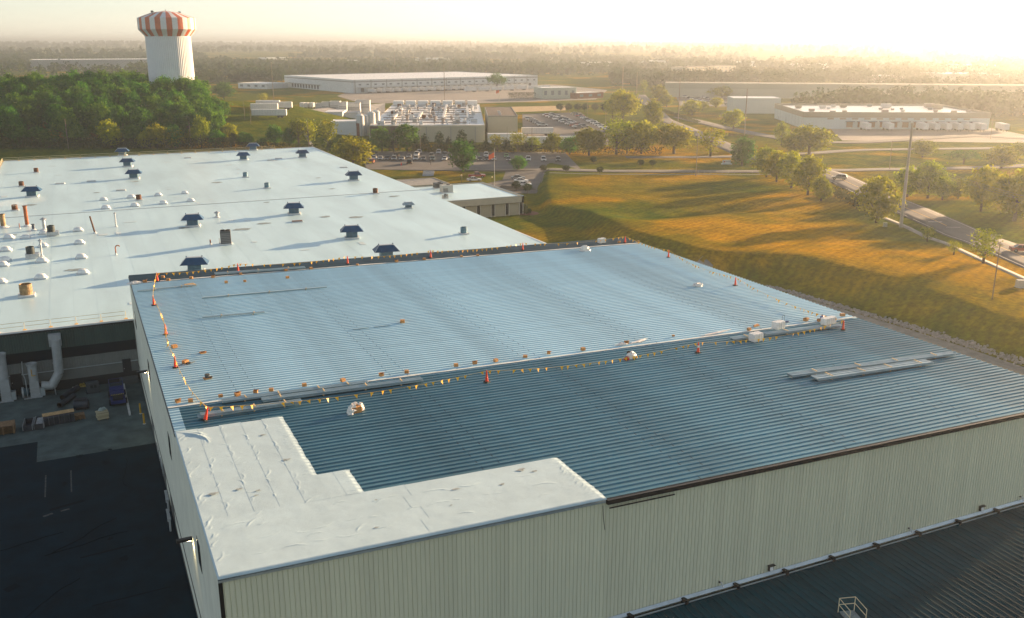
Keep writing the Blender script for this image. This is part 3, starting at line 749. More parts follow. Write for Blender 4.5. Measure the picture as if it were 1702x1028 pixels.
# ---- cardboard boxes
card = mat('cardboard', (.42, .20, .065), .85, var=.15, scale=4, orand=.18)
cardin = mat('cardboard_inside', (.10, .05, .02), .9)
tapeb = mat('parcel_tape', (.5, .36, .2), .3)
def make_box(kind):
    t = thing('cardboard_box', 'x', 'box', group='cardboard boxes on the roof')
    w, d, h = .46, .36, .32
    mb = MB()
    if kind == 0:
        mb.box((0, 0, h / 2), (w, d, h)); mb.build('carton', card, t)
        MB().bb(-w / 2 - .003, -.03, .1, w / 2 + .003, .03, h + .004).build('tape', tapeb, t)
    else:
        mb.use(0)
        for x0, y0, x1, y1 in ((-w / 2, -d / 2, w / 2, -d / 2 + .015), (-w / 2, d / 2 - .015, w / 2, d / 2), (-w / 2, -d / 2 + .015, -w / 2 + .015, d / 2 - .015), (w / 2 - .015, -d / 2 + .015, w / 2, d / 2 - .015)):
            mb.bb(x0, y0, 0, x1, y1, h)
        mb.use(1); mb.bb(-w / 2 + .016, -d / 2 + .016, .01, w / 2 - .016, d / 2 - .016, .16)
        mb.build('carton', [card, cardin], t)
        for s_, ln in ((1, .17), (-1, .15)):
            MB().box((0, s_ * (d / 2 + .06), h - .02 * kind), (w, .16, .012), 0, tilt=s_ * (-.5 if kind == 1 else .6)).build('flap', card, t)
        MB().box((w / 2 + .06, 0, h + .03), (.14, d * .9, .012), 0).build('flap', card, t)
    return t
bp_ = {}
front_row = [(296, 671), (317, 670), (367, 662), (395, 660), (425, 655), (451, 652), (506, 644), (570, 636), (634, 627), (676, 622), (758, 611), (789, 607), (824, 603), (873, 596), (912, 590), (969, 584), (1041, 573), (1119, 561), (1245, 551), (1361, 536)]
back_row = [(241, 471), (271, 463), (280, 468), (318, 465), (354, 463), (376, 472), (400, 458), (407, 470), (475, 452), (478, 464), (517, 449), (594, 442.5), (659, 437), (705, 433.5), (767, 428.5), (794, 427), (1029, 405), (1061, 404)]
others = [((669, 538), 'lone cardboard box in the middle of the coated roof'), ((290, 580), 'cardboard box right of the pennants near the left roof edge'), ((337, 589), 'flattened cardboard scrap near the left roof edge'),
          ((1339, 535), 'open cardboard box behind the two white bales'), ((1400, 527), 'cardboard box at the right roof edge behind the last cone')]
def put_box(q, lb, kind, sc=1.0, flat=1.0):
    if kind not in bp_: b = bp_[kind] = make_box(kind)
    else: b = copy_tree(bp_[kind])
    b['label'] = lb; b.location = ron(*q); b.rotation_euler = (0, ROT[1], random.uniform(-.5, .5)); b.scale = (sc, sc, sc * flat)
for i, q in enumerate(front_row):
    kind = [1, 0, 0, 1, 1, 0, 0, 0, 2, 0, 0, 1, 0, 0, 2, 0, 1, 0, 0, 1][i]
    put_box(q, '%s cardboard box, %s from the left along the front edge of the coating' % (['taped', 'open', 'opened'][kind], ORD[i]), kind, random.uniform(.72, .92) * (.7 if i == 17 else 1), .8 if i == 13 else 1)
for i, q in enumerate(back_row):
    kind = 0 if i % 4 else 1
    put_box(q, '%s cardboard box, %s from the left along the back of the coated roof' % (['taped', 'open'][kind], ORD[i]), kind, random.uniform(.68, .9))
for i, (q, lb) in enumerate(others): put_box(q, lb, [0, 0, 1, 1, 0][i], 1.1, .3 if i == 2 else .9)
# ---- bundles of roof sheets
sheetm = mat('new_roof_sheet', (.30, .40, .44), .4, .4, var=.1, scale=1)
timber = mat('timber', (.52, .36, .19), .8, var=.2, scale=3)
strapm = mat('timber_batten', (.62, .45, .24), .8, var=.2, scale=3)
def bundle(p0, p1, w, h, label, nstrap, x=None):
    a, b = ron(*p0), ron(*p1); d = b - a; L = math.hypot(d.x, d.y); ang = math.atan2(d.y, d.x)
    t = thing('sheet_bundle', label, 'sheet bundle', a, ang, group='bundles of metal sheet on the roof')
    t.rotation_euler = (0, math.atan2(-d.z, L), ang)
    n = max(1, int(h / .1)); sh = h / n
    for j in range(n):
        mb = MB(); z = .09 + j * sh; o = random.uniform(-.15, .15)
        pr = [(-w / 2, 0), (-w / 2 + .04, .05), (-w / 2 + .12, .05), (-w / 2 + .17, 0), (-.06, 0), (-.02, .05), (.04, .05), (.08, 0), (w / 2 - .17, 0), (w / 2 - .12, .05), (w / 2 - .04, .05), (w / 2, 0)]
        k = len(pr)
        V = [(o, y, z + zz + sh * .4) for y, zz in pr] + [(L + o, y, z + zz + sh * .4) for y, zz in pr]
        mb.add(V, [(i, i + k, i + k + 1, i + 1) for i in range(k - 1)])
        mb.bb(o, -w / 2, z, L + o, w / 2, z + sh * .38)
        mb.build('sheet', sheetm, t)
    for j in range(nstrap):
        xx = L * (j + .5) / nstrap + random.uniform(-.4, .4)
        MB().box((xx, 0, .05), (.1, w + .12, .09), random.uniform(-.05, .05)).build('timber_bearer', timber, t)
        MB().box((xx + .1, 0, .13 + h), (.09, w + .06, .05), random.uniform(-.08, .08)).build('batten', strapm, t)
    return t
bundle((331, 697), (499, 673), .62, .3, 'short bundle of silver sheets behind the leaning cone', 3)
bundle((370, 672), (612, 640), .6, .2, 'long thin bundle of silver sheets along the front coating edge', 4)
bundle((436, 671), (702, 636), .62, .3, 'long bundle of silver sheets, second from the dark roof', 4)
bundle((1312, 629), (1583, 592), .75, .26, 'long bundle of silver sheets far out on the dark roof', 4)
bundle((1354, 634), (1545, 606), 1.0, .28, 'wide bundle of silver sheets nearest the right eave', 4)
bundle((1216, 568), (1250, 563), .7, .22, 'stub of a silver sheet bundle left of the front bale', 1)
bundle((1270, 560), (1396, 545), .7, .26, 'bundle of silver sheets under the white bales', 2)
bundle((356, 459), (506, 448), .7, .22, 'bundle of silver sheets on the back strip by the blue hood', 3)
bundle((338, 531), (441, 522), .35, .12, 'narrow stack of dark edged sheets on the coated roof', 2)
bundle((338, 498), (545, 480), .3, .08, 'very long narrow sheet lying on the coated roof', 3)
bundle((230, 487), (322, 477), .3, .1, 'narrow sheets lying near the back left corner', 2)
sl = mat('pale_strip', (.36, .5, .58), .4, .3)
for i, (a, b, lb) in enumerate([((587, 549), (613, 546), 'short pale strip lying mid roof, left of another'), ((622, 545), (648, 542), 'short pale strip lying mid roof by the lone box')]):
    p, q = ron(*a), ron(*b); d = q - p
    o = MB().bb(0, -.15, 0, math.hypot(d.x, d.y), .15, .03).bb(0, -.15, .03, math.hypot(d.x, d.y), -.12, .07).build('metal_strip', sl, None, p); o.rotation_euler = (0, ROT[1], math.atan2(d.y, d.x)); tag(o, lb, 'strip', 'pale strips lying on the roof')
# ---- wrapped bales
wrap = mat('white_wrap', (.76, .75, .72), .35, var=.08, scale=5, bump=.5, bscale=7)
def bale(q, n, lb, s=1.0, group='white wrapped bales on the roof', dz=0):
    t = thing('wrapped_bale', lb, 'bale', ron(*q, RT + dz), R(8), group=group)
    for k in range(n):
        x = (k - (n - 1) / 2) * .62 * s
        nx = 9; V = []; mb = MB()
        # rounded, slightly bulging block
        w, d, h = .58 * s, .78 * s, .74 * s
        for lx, ly, z in ((.86, .9, 0), (1, 1, .08), (1.02, 1.02, .4), (1, 1, .9), (.9, .92, 1.0)):
            for cx_, cy_ in ((-1, -.8), (-.8, -1), (.8, -1), (1, -.8), (1, .8), (.8, 1), (-.8, 1), (-1, .8)):
                V.append((x + cx_ * lx * w / 2 + random.uniform(-.012, .012), cy_ * ly * d / 2 + random.uniform(-.012, .012), z * h))
        F = [tuple(range(7, -1, -1)), tuple(range(32, 40))]
        for r_ in range(4): F += [(r_ * 8 + i, r_ * 8 + (i + 1) % 8, r_ * 8 + 8 + (i + 1) % 8, r_ * 8 + 8 + i) for i in range(8)]
        mb.add(V, F).build('bale', wrap, t)
        MB().bb(x - .02, -d / 2 * 1.035, .02, x + .02, d / 2 * 1.035, h + .012).build('strap', mat('bale_strap', (.55, .55, .52), .5), t)
    return t
bale((1256, 568), 2, 'pair of white wrapped bales in front on the dark roof', 1.15)
bale((1293, 552), 2, 'pair of white wrapped bales, middle of the three groups', 1.1, dz=.3)
bale((1376, 545), 3, 'row of white wrapped bales beside the right cone', 1.0, dz=.36)
bale((1000, 405), 2, 'white wrapped block on the back strip by the corner', 1.0)
# ---- crumpled plastic and piles
plast = mat('crumpled_plastic', (.78, .74, .70), .3, var=.12, scale=6, bump=.6, bscale=9)
def blob(rx, ry, rz, seed, n=14, m=9, rough=.5):
    mb = MB(); V = []; r_ = random.Random(seed)
    ph = [[r_.uniform(1 - rough, 1 + rough * .5) for _ in range(n)] for _ in range(m)]
    for j in range(m):
        t = j / (m - 1) * math.pi / 2
        for i in range(n):
            a = 2 * math.pi * i / n; k = ph[j][i]
            V.append((rx * math.cos(a) * math.cos(t) * k, ry * math.sin(a) * math.cos(t) * k, max(0, rz * math.sin(t) * (.75 + .35 * k))))
    F = [(j * n + i, j * n + (i + 1) % n, j * n + n + (i + 1) % n, j * n + n + i) for j in range(m - 1) for i in range(n)]
    F.append(tuple(range((m - 1) * n, m * n)))
    return mb.add(V, F)
t = thing('plastic_wrapped_box', 'opened cardboard box in torn white plastic on the dark roof', 'box', ron(591, 687), R(10))
V = MB(); V.bb(-.1, -.34, 0, .42, .28, .52).build('carton', card, t); MB().bb(-.45, -.34, 0, -.14, .3, .5).build('carton', card, t)
blob(.46, .3, .72, 5, rough=.5).build('plastic_wrap', plast, t, (-.38, -.16, 0)); blob(.36, .3, .62, 8, rough=.4).build('plastic_wrap', plast, t, (.52, .12, 0))
blob(.6, .14, .66, 12, rough=.5).build('plastic_wrap', plast, t, (.05, .34, 0))
t = thing('bag_pile', 'red bag with white sack and black hood on the dark roof', 'bags', ron(1046, 598), R(5))
blob(.62, .38, .62, 31, rough=.3).build('white_sack', plast, t, (.28, .1, 0)); blob(.36, .22, .3, 33, rough=.3).build('red_bag', mat('red_fabric', (.45, .015, .015), .6, var=.2), t, (-.42, -.12, 0))
blob(.22, .16, .2, 35, rough=.3).build('black_cap', rubber, t, (.05, .22, .52)); blob(.16, .14, .16, 36).build('yellow_pouch', yel, t, (.75, -.1, 0)); blob(.22, .12, .14, 37).build('tool_bag', mat('tool_green', (.08, .09, .03), .7), t, (.38, -.35, 0))
def crumple(q, rx, ry, rz, seed, lb, rot=0, m=plast):
    o = blob(rx, ry, rz, seed, rough=.45).build('crumpled_plastic', m, None, ron(*q)); o.rotation_euler = (0, 0, rot); tag(o, lb, 'plastic', 'crumpled plastic on the roof')
crumple((972, 418), .95, .55, .75, 41, 'white plastic heap on the back of the coated roof')
crumple((1160, 477), .8, .45, .4, 43, 'white plastic and tools heap near the right roof edge')
crumple((224, 473), .9, .35, .3, 44, 'white plastic heap hanging at the back left corner')
crumple((1033, 575), .75, .3, .2, 45, 'torn white plastic under a box on the coating edge')
crumple((1062, 569), 1.3, .25, .07, 46, 'flat strip of white plastic along the coating edge', .3)
crumple((1190, 555), 2.2, .22, .06, 47, 'long flat strip of white plastic before the white bales', .15)
t = thing('tool_pile', 'heap of tools and cardboard by the fourth left cone', 'tools', ron(309, 606), R(20))
MB().box((0, .05, .16), (.5, .4, .32), .3).build('carton', card, t); MB().box((.1, -.3, .08), (.4, .2, .16), .2).build('tool_case', rubber, t)
MB().tube((-.9, -.25, .05), (-.2, -.1, .07), .03, n=6).build('pole', blackm, t); MB().tube((.2, -.42, .05), (.75, -.3, .07), .035, n=6).build('drill', mat('tool_green2', (.1, .1, .08), .6), t)
t = thing('bucket_pile', 'dark bucket of fixings on cardboard left of roof middle', 'bucket', ron(345, 631), 0)
MB().box((0, 0, .04), (.7, .5, .08), .2).build('cardboard_sheet', card, t); MB().lathe([(.2, .08), (.24, .4), (.21, .4), (.18, .12)], 14, cap=False).build('bucket', mat('bucket_dark', (.05, .06, .07), .5), t)
blob(.2, .2, .14, 51).build('fixings', mat('fixings', (.15, .13, .1), .6, var=.5, scale=12), t, (0, 0, .3)); MB().box((.3, -.15, .14), (.2, .15, .12), .5).build('tool_case', rubber, t)
t = thing('water_jug', 'blue water jug with brown bag behind the right bale', 'jug', ron(1366, 533), 0)
MB().lathe([(.2, 0), (.22, .05), (.22, .38), (.16, .46), (.1, .5)], 14).build('jug', mat('jug_blue', (.02, .10, .35), .35), t); MB().lathe([(.1, .5), (.1, .56)], 10).build('lid', frame_b, t)
MB().box((.45, .1, .18), (.35, .3, .36), .3).build('bag', card, t)
t = thing('cable_frame', 'thin black wire frame and blue cloth behind the bales', 'frame', ron(1303, 537), 0)
MB().path([(-.3, 0, 0), (-.3, 0, .75), (.0, 0, .8), (.0, 0, .1)], .02).build('wire_frame', blackm, t); blob(.35, .2, .1, 61).build('cloth', mat('cloth_blue', (.02, .06, .2), .7), t, (.3, -.1, 0))
t = thing('lumber_scrap', 'flat brown lumber scraps behind the white bales', 'lumber', ron(1256, 544), R(10))
for k in range(3): MB().box((k * .1, -.15 + k * .15, .05 + .03 * k), (.9, .12, .05), .1 * k).build('board', card, t)
t = thing('small_pallet', 'wooden pallet near the back left of the coated roof', 'pallet', ron(316, 476), R(12))
for k in range(6): MB().bb(-.62, -.52 + k * .19, .12, .62, -.40 + k * .19, .15).build('board', timber, t)
for k in (-.55, 0, .5): MB().bb(k, -.52, 0, k + .09, .55, .118).build('bearer', timber, t)
# ================================================================== THINGS ON THE WHITE ROOF
def won(x, y):
    p = onz(x, y, 8.5)
    for _ in range(4): p = onz(x, y, fz(p.y))
    return p
hoodm = mat('blue_hood', (.010, .068, .155), .45, .2, var=.15, scale=1.5, orand=.15)
bodym = mat('blue_grey_body', (.07, .15, .20), .5, .2, var=.2, scale=1.5)
curbm = mat('white_curb', (.6, .62, .62), .5, var=.1)
rust = mat('rusty_metal', (.16, .055, .022), .75, .2, var=.5, scale=4, col2=(.05, .025, .015), orand=.15)
rimm = mat('pale_rim', (.45, .5, .52), .4, .3)
def make_hood(grey=False):
    t = thing('roof_vent', 'x', 'vent', group='hooded vents on the white roof')
    hm = mat('grey_hood', (.28, .36, .40), .5, .2, var=.15) if grey else hoodm
    MB().box((0, 0, .14), (2.7, 2.4, .28)).build('curb', curbm, t)
    b = MB().box((0, 0, .85), (2.05, 1.8, 1.2)).build('body', bodym, t)
    for k in range(4): MB().box((0, -.92, .48 + k * .24), (1.8, .06, .05), 0, tilt=.5).build('louvre', hoodm, b)
    h = MB().box((0, 0, 1.87), (4.2, 3.0, .95), 0, (2.5, 1.0)).build('hood', hm, t)
    for k in range(5):
        f = -1 + k * .5
        a = Vector((f * 2.1, -1.5, 1.40)); c = Vector((f * 1.25, -.5, 2.35)); MB().tube(a, c, .035, n=4).build('seam', hm, h)
    for s_ in (-1, 1):
        MB().tube((s_ * 2.1, -1.5, 1.40), (s_ * 1.25, -.5, 2.36), .05, n=4).build('rim', rimm, h) if s_ < 0 else MB().tube((s_ * 2.1, -1.5, 1.40), (s_ * 1.25, -.5, 2.36), .045, n=4).build('seam', hm, h)
        MB().bb(s_ * 1.2 - .06, -.1, 2.3, s_ * 1.2 + .06, .1, 2.62).build('ridge_post', hm, h)
    MB().bb(-1.25, -.35, 2.345, 1.25, .35, 2.42).build('ridge_cap', rimm, h)
    return t
HP = [(204, 259, 'third row back by the far railing'), (212.5, 277, 'second of the three in line left of centre'), (223, 297, 'nearest of the three in line left of centre'), (54, 327, 'left part beside rusty fans'),
      (321, 376, 'alone before the grey shadow line, large'), (325, 452, 'half hidden by the tall roof at left'), (405, 266, 'second from the far edge at centre'), (421, 250, 'at the far edge at centre, pale topped'),
      (503, 262, 'near the far right corner'), (588, 300, 'near the right edge, middle distance'), (489, 356, 'centre of the white roof before the ridge line'), (585, 396, 'right of centre, close to the tall roof'), (642, 430, 'half hidden by the tall roof, right one')]
hp = None
for x, y, lb in HP:
    if hp is None: o = hp = make_hood()
    else: o = copy_tree(hp)
    o['label'] = 'blue hooded vent on white roof, ' + lb
    o.location = won(x, y); o.rotation_euler = (0, 0, R(random.uniform(-14, -8)))
g_ = make_hood(True); g_['label'] = 'low grey hooded vent on white roof near its right edge'; g_.location = won(679, 346); g_.rotation_euler = (0, 0, R(-10)); g_.scale = (.62, .7, .55)
def make_fan(m, curb=False, cap=None):
    t = thing('roof_fan', 'x', 'fan', group='round fans on the white roof')
    MB().box((0, 0, .12), (1.9, 1.9, .24)).build('curb', curbm, t)
    z = .24
    if curb: MB().box((.25, 0, .5), (2.3, 1.9, .75)).build('plenum', steel, t); z = .85
    b = MB().lathe([(.72, z), (.74, z + .3), (.74, z + 1.25), (.7, z + 1.3), (.66, z + 1.3), (.66, z + .9)], 20).build('drum', m, t)
    for k in (.35, .8): MB().lathe([(.745, z + k), (.775, z + k + .02), (.775, z + k + .08), (.745, z + k + .1)], 20, cap=False).build('hoop', cap or m, b)
    return t
FP = [('rust', [(60.5, 287, 'farthest left, near the railing'), (36, 310, 'second from the left, middle distance'), (25, 350, 'left edge, near the steaming stack'), (231, 333, 'among the skylight domes'), (624, 322, 'near the right edge by the ridge line')]),
      ('grey', [(408, 295, 'far centre'), (444, 313, 'centre, right of the other'), (771, 389, 'right front corner of the roof')]),
      ('dark', [(86, 392, 'on a steel plenum beside the pipes'), (52, 429, 'on a steel plenum nearest the camera')]), ('tan', [(44.5, 492, 'tan one close to the yard railing')])]
fmats = dict(rust=rust, grey=mat('fan_blue_grey', (.10, .20, .26), .5, .3, var=.2), dark=mat('fan_dark', (.035, .05, .055), .6, .2, var=.3), tan=mat('fan_tan', (.3, .2, .1), .6, .2, var=.4, scale=2))
for k, lst in FP:
    proto = None
    for x, y, lb in lst:
        if proto is None: o = proto = make_fan(fmats[k], k == 'dark')
        else: o = copy_tree(proto)
        o['label'] = {'rust': 'rusty brown', 'grey': 'blue-grey', 'dark': 'dark green', 'tan': 'weathered'}[k] + ' drum fan on white roof, ' + lb
        p = won(x, y); o.location = p; s_ = {'rust': .8, 'grey': .85, 'dark': .9, 'tan': 1.15}[k]; o.scale = (s_,) * 3
# skylight domes
domem = mat('dome_plastic', (.72, .76, .76), .25, var=.08, scale=2)
def make_dome():
    t = thing('skylight_dome', 'x', 'skylight', group='skylight domes on the white roof')
    MB().box((0, 0, .1), (1.75, 1.5, .2)).build('curb', curbm, t)
    V = []; F = []; n, m = 16, 6
    mb = MB()
    for j in range(m + 1):
        t_ = j / m * math.pi / 2
        for i in range(n):
            a = 2 * math.pi * i / n; ca, sa = math.cos(a), math.sin(a); k = (abs(ca) ** 4 + abs(sa) ** 4) ** -.25
            V.append((.8 * ca * k * math.cos(t_) ** .7 + 0, .68 * sa * k * math.cos(t_) ** .7, .2 + .52 * math.sin(t_)))
    F = [(j * n + i, j * n + (i + 1) % n, j * n + n + (i + 1) % n, j * n + n + i) for j in range(m) for i in range(n)]
    mb.add(V, F).build('dome', domem, t, smooth=True); return t
DP = [[(172, 333), (218, 329), (263, 325.5), (307, 322)], [(176, 347), (224, 343), (271.5, 339), (317, 335)], [(130, 384), (132, 405), (135, 429), (138, 455)], [(14.7, 396), (42.5, 396), (73, 389)], [(10, 417), (71.6, 410)], [(7.6, 434), (69.6, 435.5)], [(4, 442), (68, 463), (1, 470)]]
rown = ['in the far row beside the rusty fan', 'in the second row beside the rusty fan', 'in the line at left centre', 'in the row by the dark drum fan', 'behind the near dark fan row', 'level with the near dark fan', 'in the row nearest the yard']
dp = None
for r_, (row, rn) in enumerate(zip(DP, rown)):
    for k, q in enumerate(sorted(row) if r_ != 2 else row):
        o = make_dome() if dp is None else copy_tree(dp)
        if dp is None: dp = o
        o['label'] = 'white skylight dome, %s %s %s' % (ORD[k], 'from the left' if r_ != 2 else 'from the back', rn); o.location = won(*q); s_ = random.uniform(.9, 1.12); o.scale = (s_, s_, s_); o.rotation_euler = (0, 0, R(-8))
# hatches
for i, (x, y, lb) in enumerate([(100, 306, 'far left'), (152, 302, 'left of the three hoods'), (201, 317, 'below the three hoods'), (312, 263, 'far centre left'), (450, 267, 'left of the far pair'), (463, 264, 'right of the far pair'), (571, 279, 'near the far right corner'), (494, 369, 'rust stained, before the central hood')]):
    t = thing('roof_hatch', 'flat pale hatch on white roof, ' + lb, 'hatch', won(x, y), R(-8), group='flat hatches on the white roof')
    MB().box((0, 0, .07), (2.2, 1.3, .16)).build('curb', curbm, t); MB().box((0, 0, .19), (2.0, 1.1, .06)).build('lid', rust if i == 7 else mat('hatch_lid', (.42, .46, .46), .5), t)
# stacks and pipes
def pipe(q, h, r0, m, lb, lean=0.0, cap=None, name='vent_pipe', base=True):
    t = thing(name, lb, 'pipe', won(*q), group='pipes and stacks on the white roof')
    MB().tube((0, 0, 0), (-lean, 0, h), r0, r0 * .95, 12).build('pipe', m, t)
    if base: MB().lathe([(r0 * 2.2, 0), (r0 * 1.2, .25), (r0 * 1.05, .3)], 12).build('flashing', curbm, t)
    if cap == 'cone': MB().lathe([(r0 * 2.1, h + .1), (r0 * 2.1, h + .16), (.02, h + .5)], 12).build('rain_cap', m, t)
    if cap == 'rim': MB().lathe([(r0 * 1.15, h - .15), (r0 * 1.15, h)], 12).build('rim', m, t)
    if cap == 'goose': MB().path([(-lean, 0, h), (.2, 0, h + .3), (.55, 0, h + .3), (.7, 0, h + .1)], r0 * .95, 8).build('gooseneck', m, t)
    return t
rust2 = mat('orange_rust', (.34, .11, .04), .8, .1, var=.4, scale=2.5)
pipe((45.5, 376), 4.0, .36, rust2, 'tall rusty orange stack giving off steam', cap='rim', name='exhaust_stack')
pipe((6, 378), 2.6, .5, mat('fan_tan', (.3, .2, .1)), 'short wide tan stack at the left edge', cap='rim', name='exhaust_stack')
pipe((158, 388), 3.3, .16, rust, 'leaning thin rusty pipe on white roof', lean=.55)
pipe((193, 377), 2.4, .13, steel, 'thin steel pipe right of the leaning rusty pipe', cap='cone')
pipe((70, 427), 2.6, .16, steel, 'steel pipe beside the near dark drum fan', cap='cone')
pipe((193, 424), 1.3, .1, rust2, 'gooseneck pipe standing by a white patch', cap='goose')
pipe((350, 407), .9, .12, rust2, 'short pipe left of the dark cooling unit')
pipe((365, 405), 1.0, .06, steel, 'very thin pipe beside the dark cooling unit')
pipe((33, 381), 1.1, .07, rust2, 'small pipe left of the rusty stack')
pipe((56, 383), 1.2, .26, mat('pipe_navy', (.02, .04, .08), .5), 'navy barrel pipe right of the rusty stack', cap='rim')
pipe((74, 382), 1.9, .3, steel, 'steel mushroom vent behind the dark drum fan', cap='cone')
pipe((361, 361.5), .8, .3, steel, 'small steel mushroom vent right of the large hood', cap='cone')
t = thing('cooling_unit', 'dark boxy cooling unit standing on the white roof', 'cooling unit', won(376, 406), R(-10))
MB().box((0, 0, 1.3), (1.8, 1.5, 2.3)).build('cabinet', mat('unit_dark', (.06, .065, .07), .5, var=.2), t); MB().box((0, 0, .1), (2.1, 1.8, .2)).build('curb', curbm, t)
for s_ in (-.45, .45): MB().lathe([(.4, 2.45), (.42, 2.62), (.36, 2.62), (.3, 2.5)], 14, (s_, 0, 0)).build('fan_ring', blackm, t)
for k in range(6): MB().bb(-.8, -.79, .4 + k * .3, .8, -.76, .55 + k * .3).build('louvre', mat('unit_grille', (.16, .17, .18), .5), t)
# ---- guard rails on the edges of the white roof
railm = mat('rail_cream', (.62, .52, .30), .5); footm = mat('rail_foot', (.72, .40, .04), .6)
def guard(a, b, n, lb, r=.03, h=1.07):
    a = Vector(a); b = Vector(b); t = thing('guard_rail', lb, 'guard rail', a)
    for k in range(n):
        p = (b - a) * (k / (n - 1))
        po = MB().tube(p, p + Vector((0, 0, h)), r, n=6).build('post', railm, t); MB().box(p + Vector((0, 0, .05)), (.42, .42, .1)).build('foot', footm, po)
    for k in range(n - 1):
        p, q = (b - a) * (k / (n - 1)), (b - a) * ((k + 1) / (n - 1)); d = (q - p) * .04
        for z in (h, h * .52): MB().tube(p + d + Vector((0, 0, z)), q - d + Vector((0, 0, z)), r, n=6).build('rail', railm, t)
guard((-24.9, FV0 + .45, FZ + .04), (-.9, FV0 + .45, FZ + .04), 9, 'cream guard rail with yellow feet along the yard side of the white roof', .028)
guard((FU0 + .5, FV1 - .6, FZ + .05), (58, FV1 - .6, FZ + .05), 20, 'cream guard rail along the far edge of the white roof', .05)
guard((FU0 + .5, FV1 - 2.5, FZ + .05), (FU0 + .5, 200, fz(200)), 24, 'cream guard rail along the left edge of the white roof', .05)
# ---- steam from the stack
sm = bpy.data.materials.new('steam'); sm.use_nodes = True; sn = sm.node_tree.nodes; sn.remove(sn['Principled BSDF'])
pv = sn.new('ShaderNodeVolumePrincipled'); pv.inputs['Color'].default_value = (1, 1, 1, 1); pv.inputs['Density'].default_value = .05
sm.node_tree.links.new(pv.outputs[0], sn['Material Output'].inputs['Volume'])
p = won(45.5, 376)
for j, (dx, dy, dz, rx, ry, rz_) in enumerate([(-.6, .6, 4.3, 1.3, 1.0, .7), (-2.4, 1.4, 4.5, 2.0, 1.2, .7), (2.2, 1.8, 4.8, 2.2, 1.0, .7), (-5.0, 2.0, 4.3, 1.8, 1.1, .6)]):
    mb = MB(); n, m = 14, 8; V = []
    for jj in range(1, m):
        th = jj / m * math.pi
        for i in range(n):
            a = 2 * math.pi * i / n; k = 1 + .3 * math.sin(3 * a + jj) * math.sin(th)
            V.append((rx * math.sin(th) * math.cos(a) * k, ry * math.sin(th) * math.sin(a) * k, rz_ * math.cos(th)))
    F = [((q_) * n + i, q_ * n + n + i, q_ * n + n + (i + 1) % n, q_ * n + (i + 1) % n) for q_ in range(m - 2) for i in range(n)]
    F += [tuple(range(n)), tuple(range((m - 2) * n + n - 1, (m - 2) * n - 1, -1))]
    o = mb.add(V, F).build('steam', sm, None, p + Vector((dx, dy, dz))); tag(o, ['thin white steam at the mouth of the rusty stack', 'thin white steam drifting left of the stack', 'faint steam cloud drifting right over the white roof', 'faint steam wisp near the left rusty fan'][j], 'steam', 'steam over the white roof', 'stuff')

# ================================================================== LOADING YARD
galv = mat('duct_white', (.34, .37, .38), .5, .1, var=.12, scale=1.5)
tealm = mat('motor_teal', (.03, .08, .10), .5, .2, var=.3)
t = thing('wall_duct', 'pale bent duct coming down the factory wall into the yard', 'duct', (0, 0, 0))
T, Md, E_, F_ = onv(90.5, 562, 78.2), onv(98, 620, 78.2), onv(86.5, 641, 78.2), onv(69, 641, 78.2)
MB().box((T.x, 78.75, T.z - .4), (1.45, 1.05, 1.5)).build('wall_hood', galv, t)
MB().tube((T.x + .1, 78.15, T.z - .2), (Md.x, 78.15, Md.z), .56, n=16).build('riser', galv, t)
MB().tube((Md.x, 78.15, Md.z + .02), (E_.x, 78.1, E_.z), .56, n=16).build('elbow', galv, t)
MB().tube((E_.x + .2, 78.1, E_.z), (F_.x, 78.1, F_.z), .5, .62, n=16).build('inlet', galv, t)
for a_, b_ in ((T, Md),):
    m_ = a_.lerp(b_, .68); MB().tube((m_.x + .02, 78.15, m_.z), (m_.x + .03, 78.15, m_.z - .09), .62, n=16).build('collar', galv, t)
MB().tube((E_.x + .35, 77.5, 0), (E_.x + .3, 77.5, E_.z), .06, n=6).build('prop', steel, t)
def blower(q, h, lb, mark):
    p = onz(*q, 0); t = thing('dust_blower', lb, 'blower', (p.x, p.y, .02), group='dust blowers at the factory wall')
    MB().bb(-1.2, -.6, 0, .9, .6, .16).build('skid', steel, t)
    mb = MB()
    ring = [(.55, .55), (.55, .55), (.62, .62)]
    MB().box((.15, 0, .16 + h * .22), (1.15, 1.0, h * .44), 0, (1.05, 1.0)).build('transition', galv, t)
    st = MB().lathe([(.53, h * .44 + .14), (.55, h * .7), (.58, h * .71), (.56, h * .73), (.56, h * .9), (.68, h), (.62, h), (.5, h * .9)], 18, (.15, 0, 0), cap=False).build('stack', galv, t)
    MB().lathe([(.4, h * .9 + .05), (.01, h * .9 + .06)], 18, (.15, 0, 0), cap=False).build('stack_throat', blackm, st)
    MB().tube((-.55, 0, .75), (-1.15, 0, .75), .55, n=14).build('motor', tealm, t); MB().tube((-1.15, 0, .75), (-1.35, 0, .75), .72, n=14).build('belt_guard', galv, t)
    MB().bb(.75, -.55, .16, 1.25, .3, 1.2).build('control_box', mat('cabinet_grey', (.28, .32, .33), .5), t)
    MB().path([(-.75, -.55, 0), (-.75, -.5, 2.6), (-.95, -.45, 3.4), (-.85, -.45, h + .5)], .06, 6).build('conduit', steel, t)
    for k in range(3): MB().bb(-.46, -.535, .5 + k * .45, .76, -.515, .55 + k * .45).build('band', steel, t)
    if mark:   # the faded yellow stroke with a foot, painted on the stack
        MB().box((.05, -.575, h * .76), (.12, .02, h * .2), 0).box((.22, -.572, h * .665), (.46, .02, .1), 0).build('painted_mark', mat('faded_yellow', (.45, .27, .04), .7, var=.4, scale=6), st)
    return t
blower((58, 660), 4.5, 'pale dust blower with a yellow painted mark, second from the left', True)
blower((10, 667), 6.3, 'tall pale dust blower at the left edge of the yard', False)
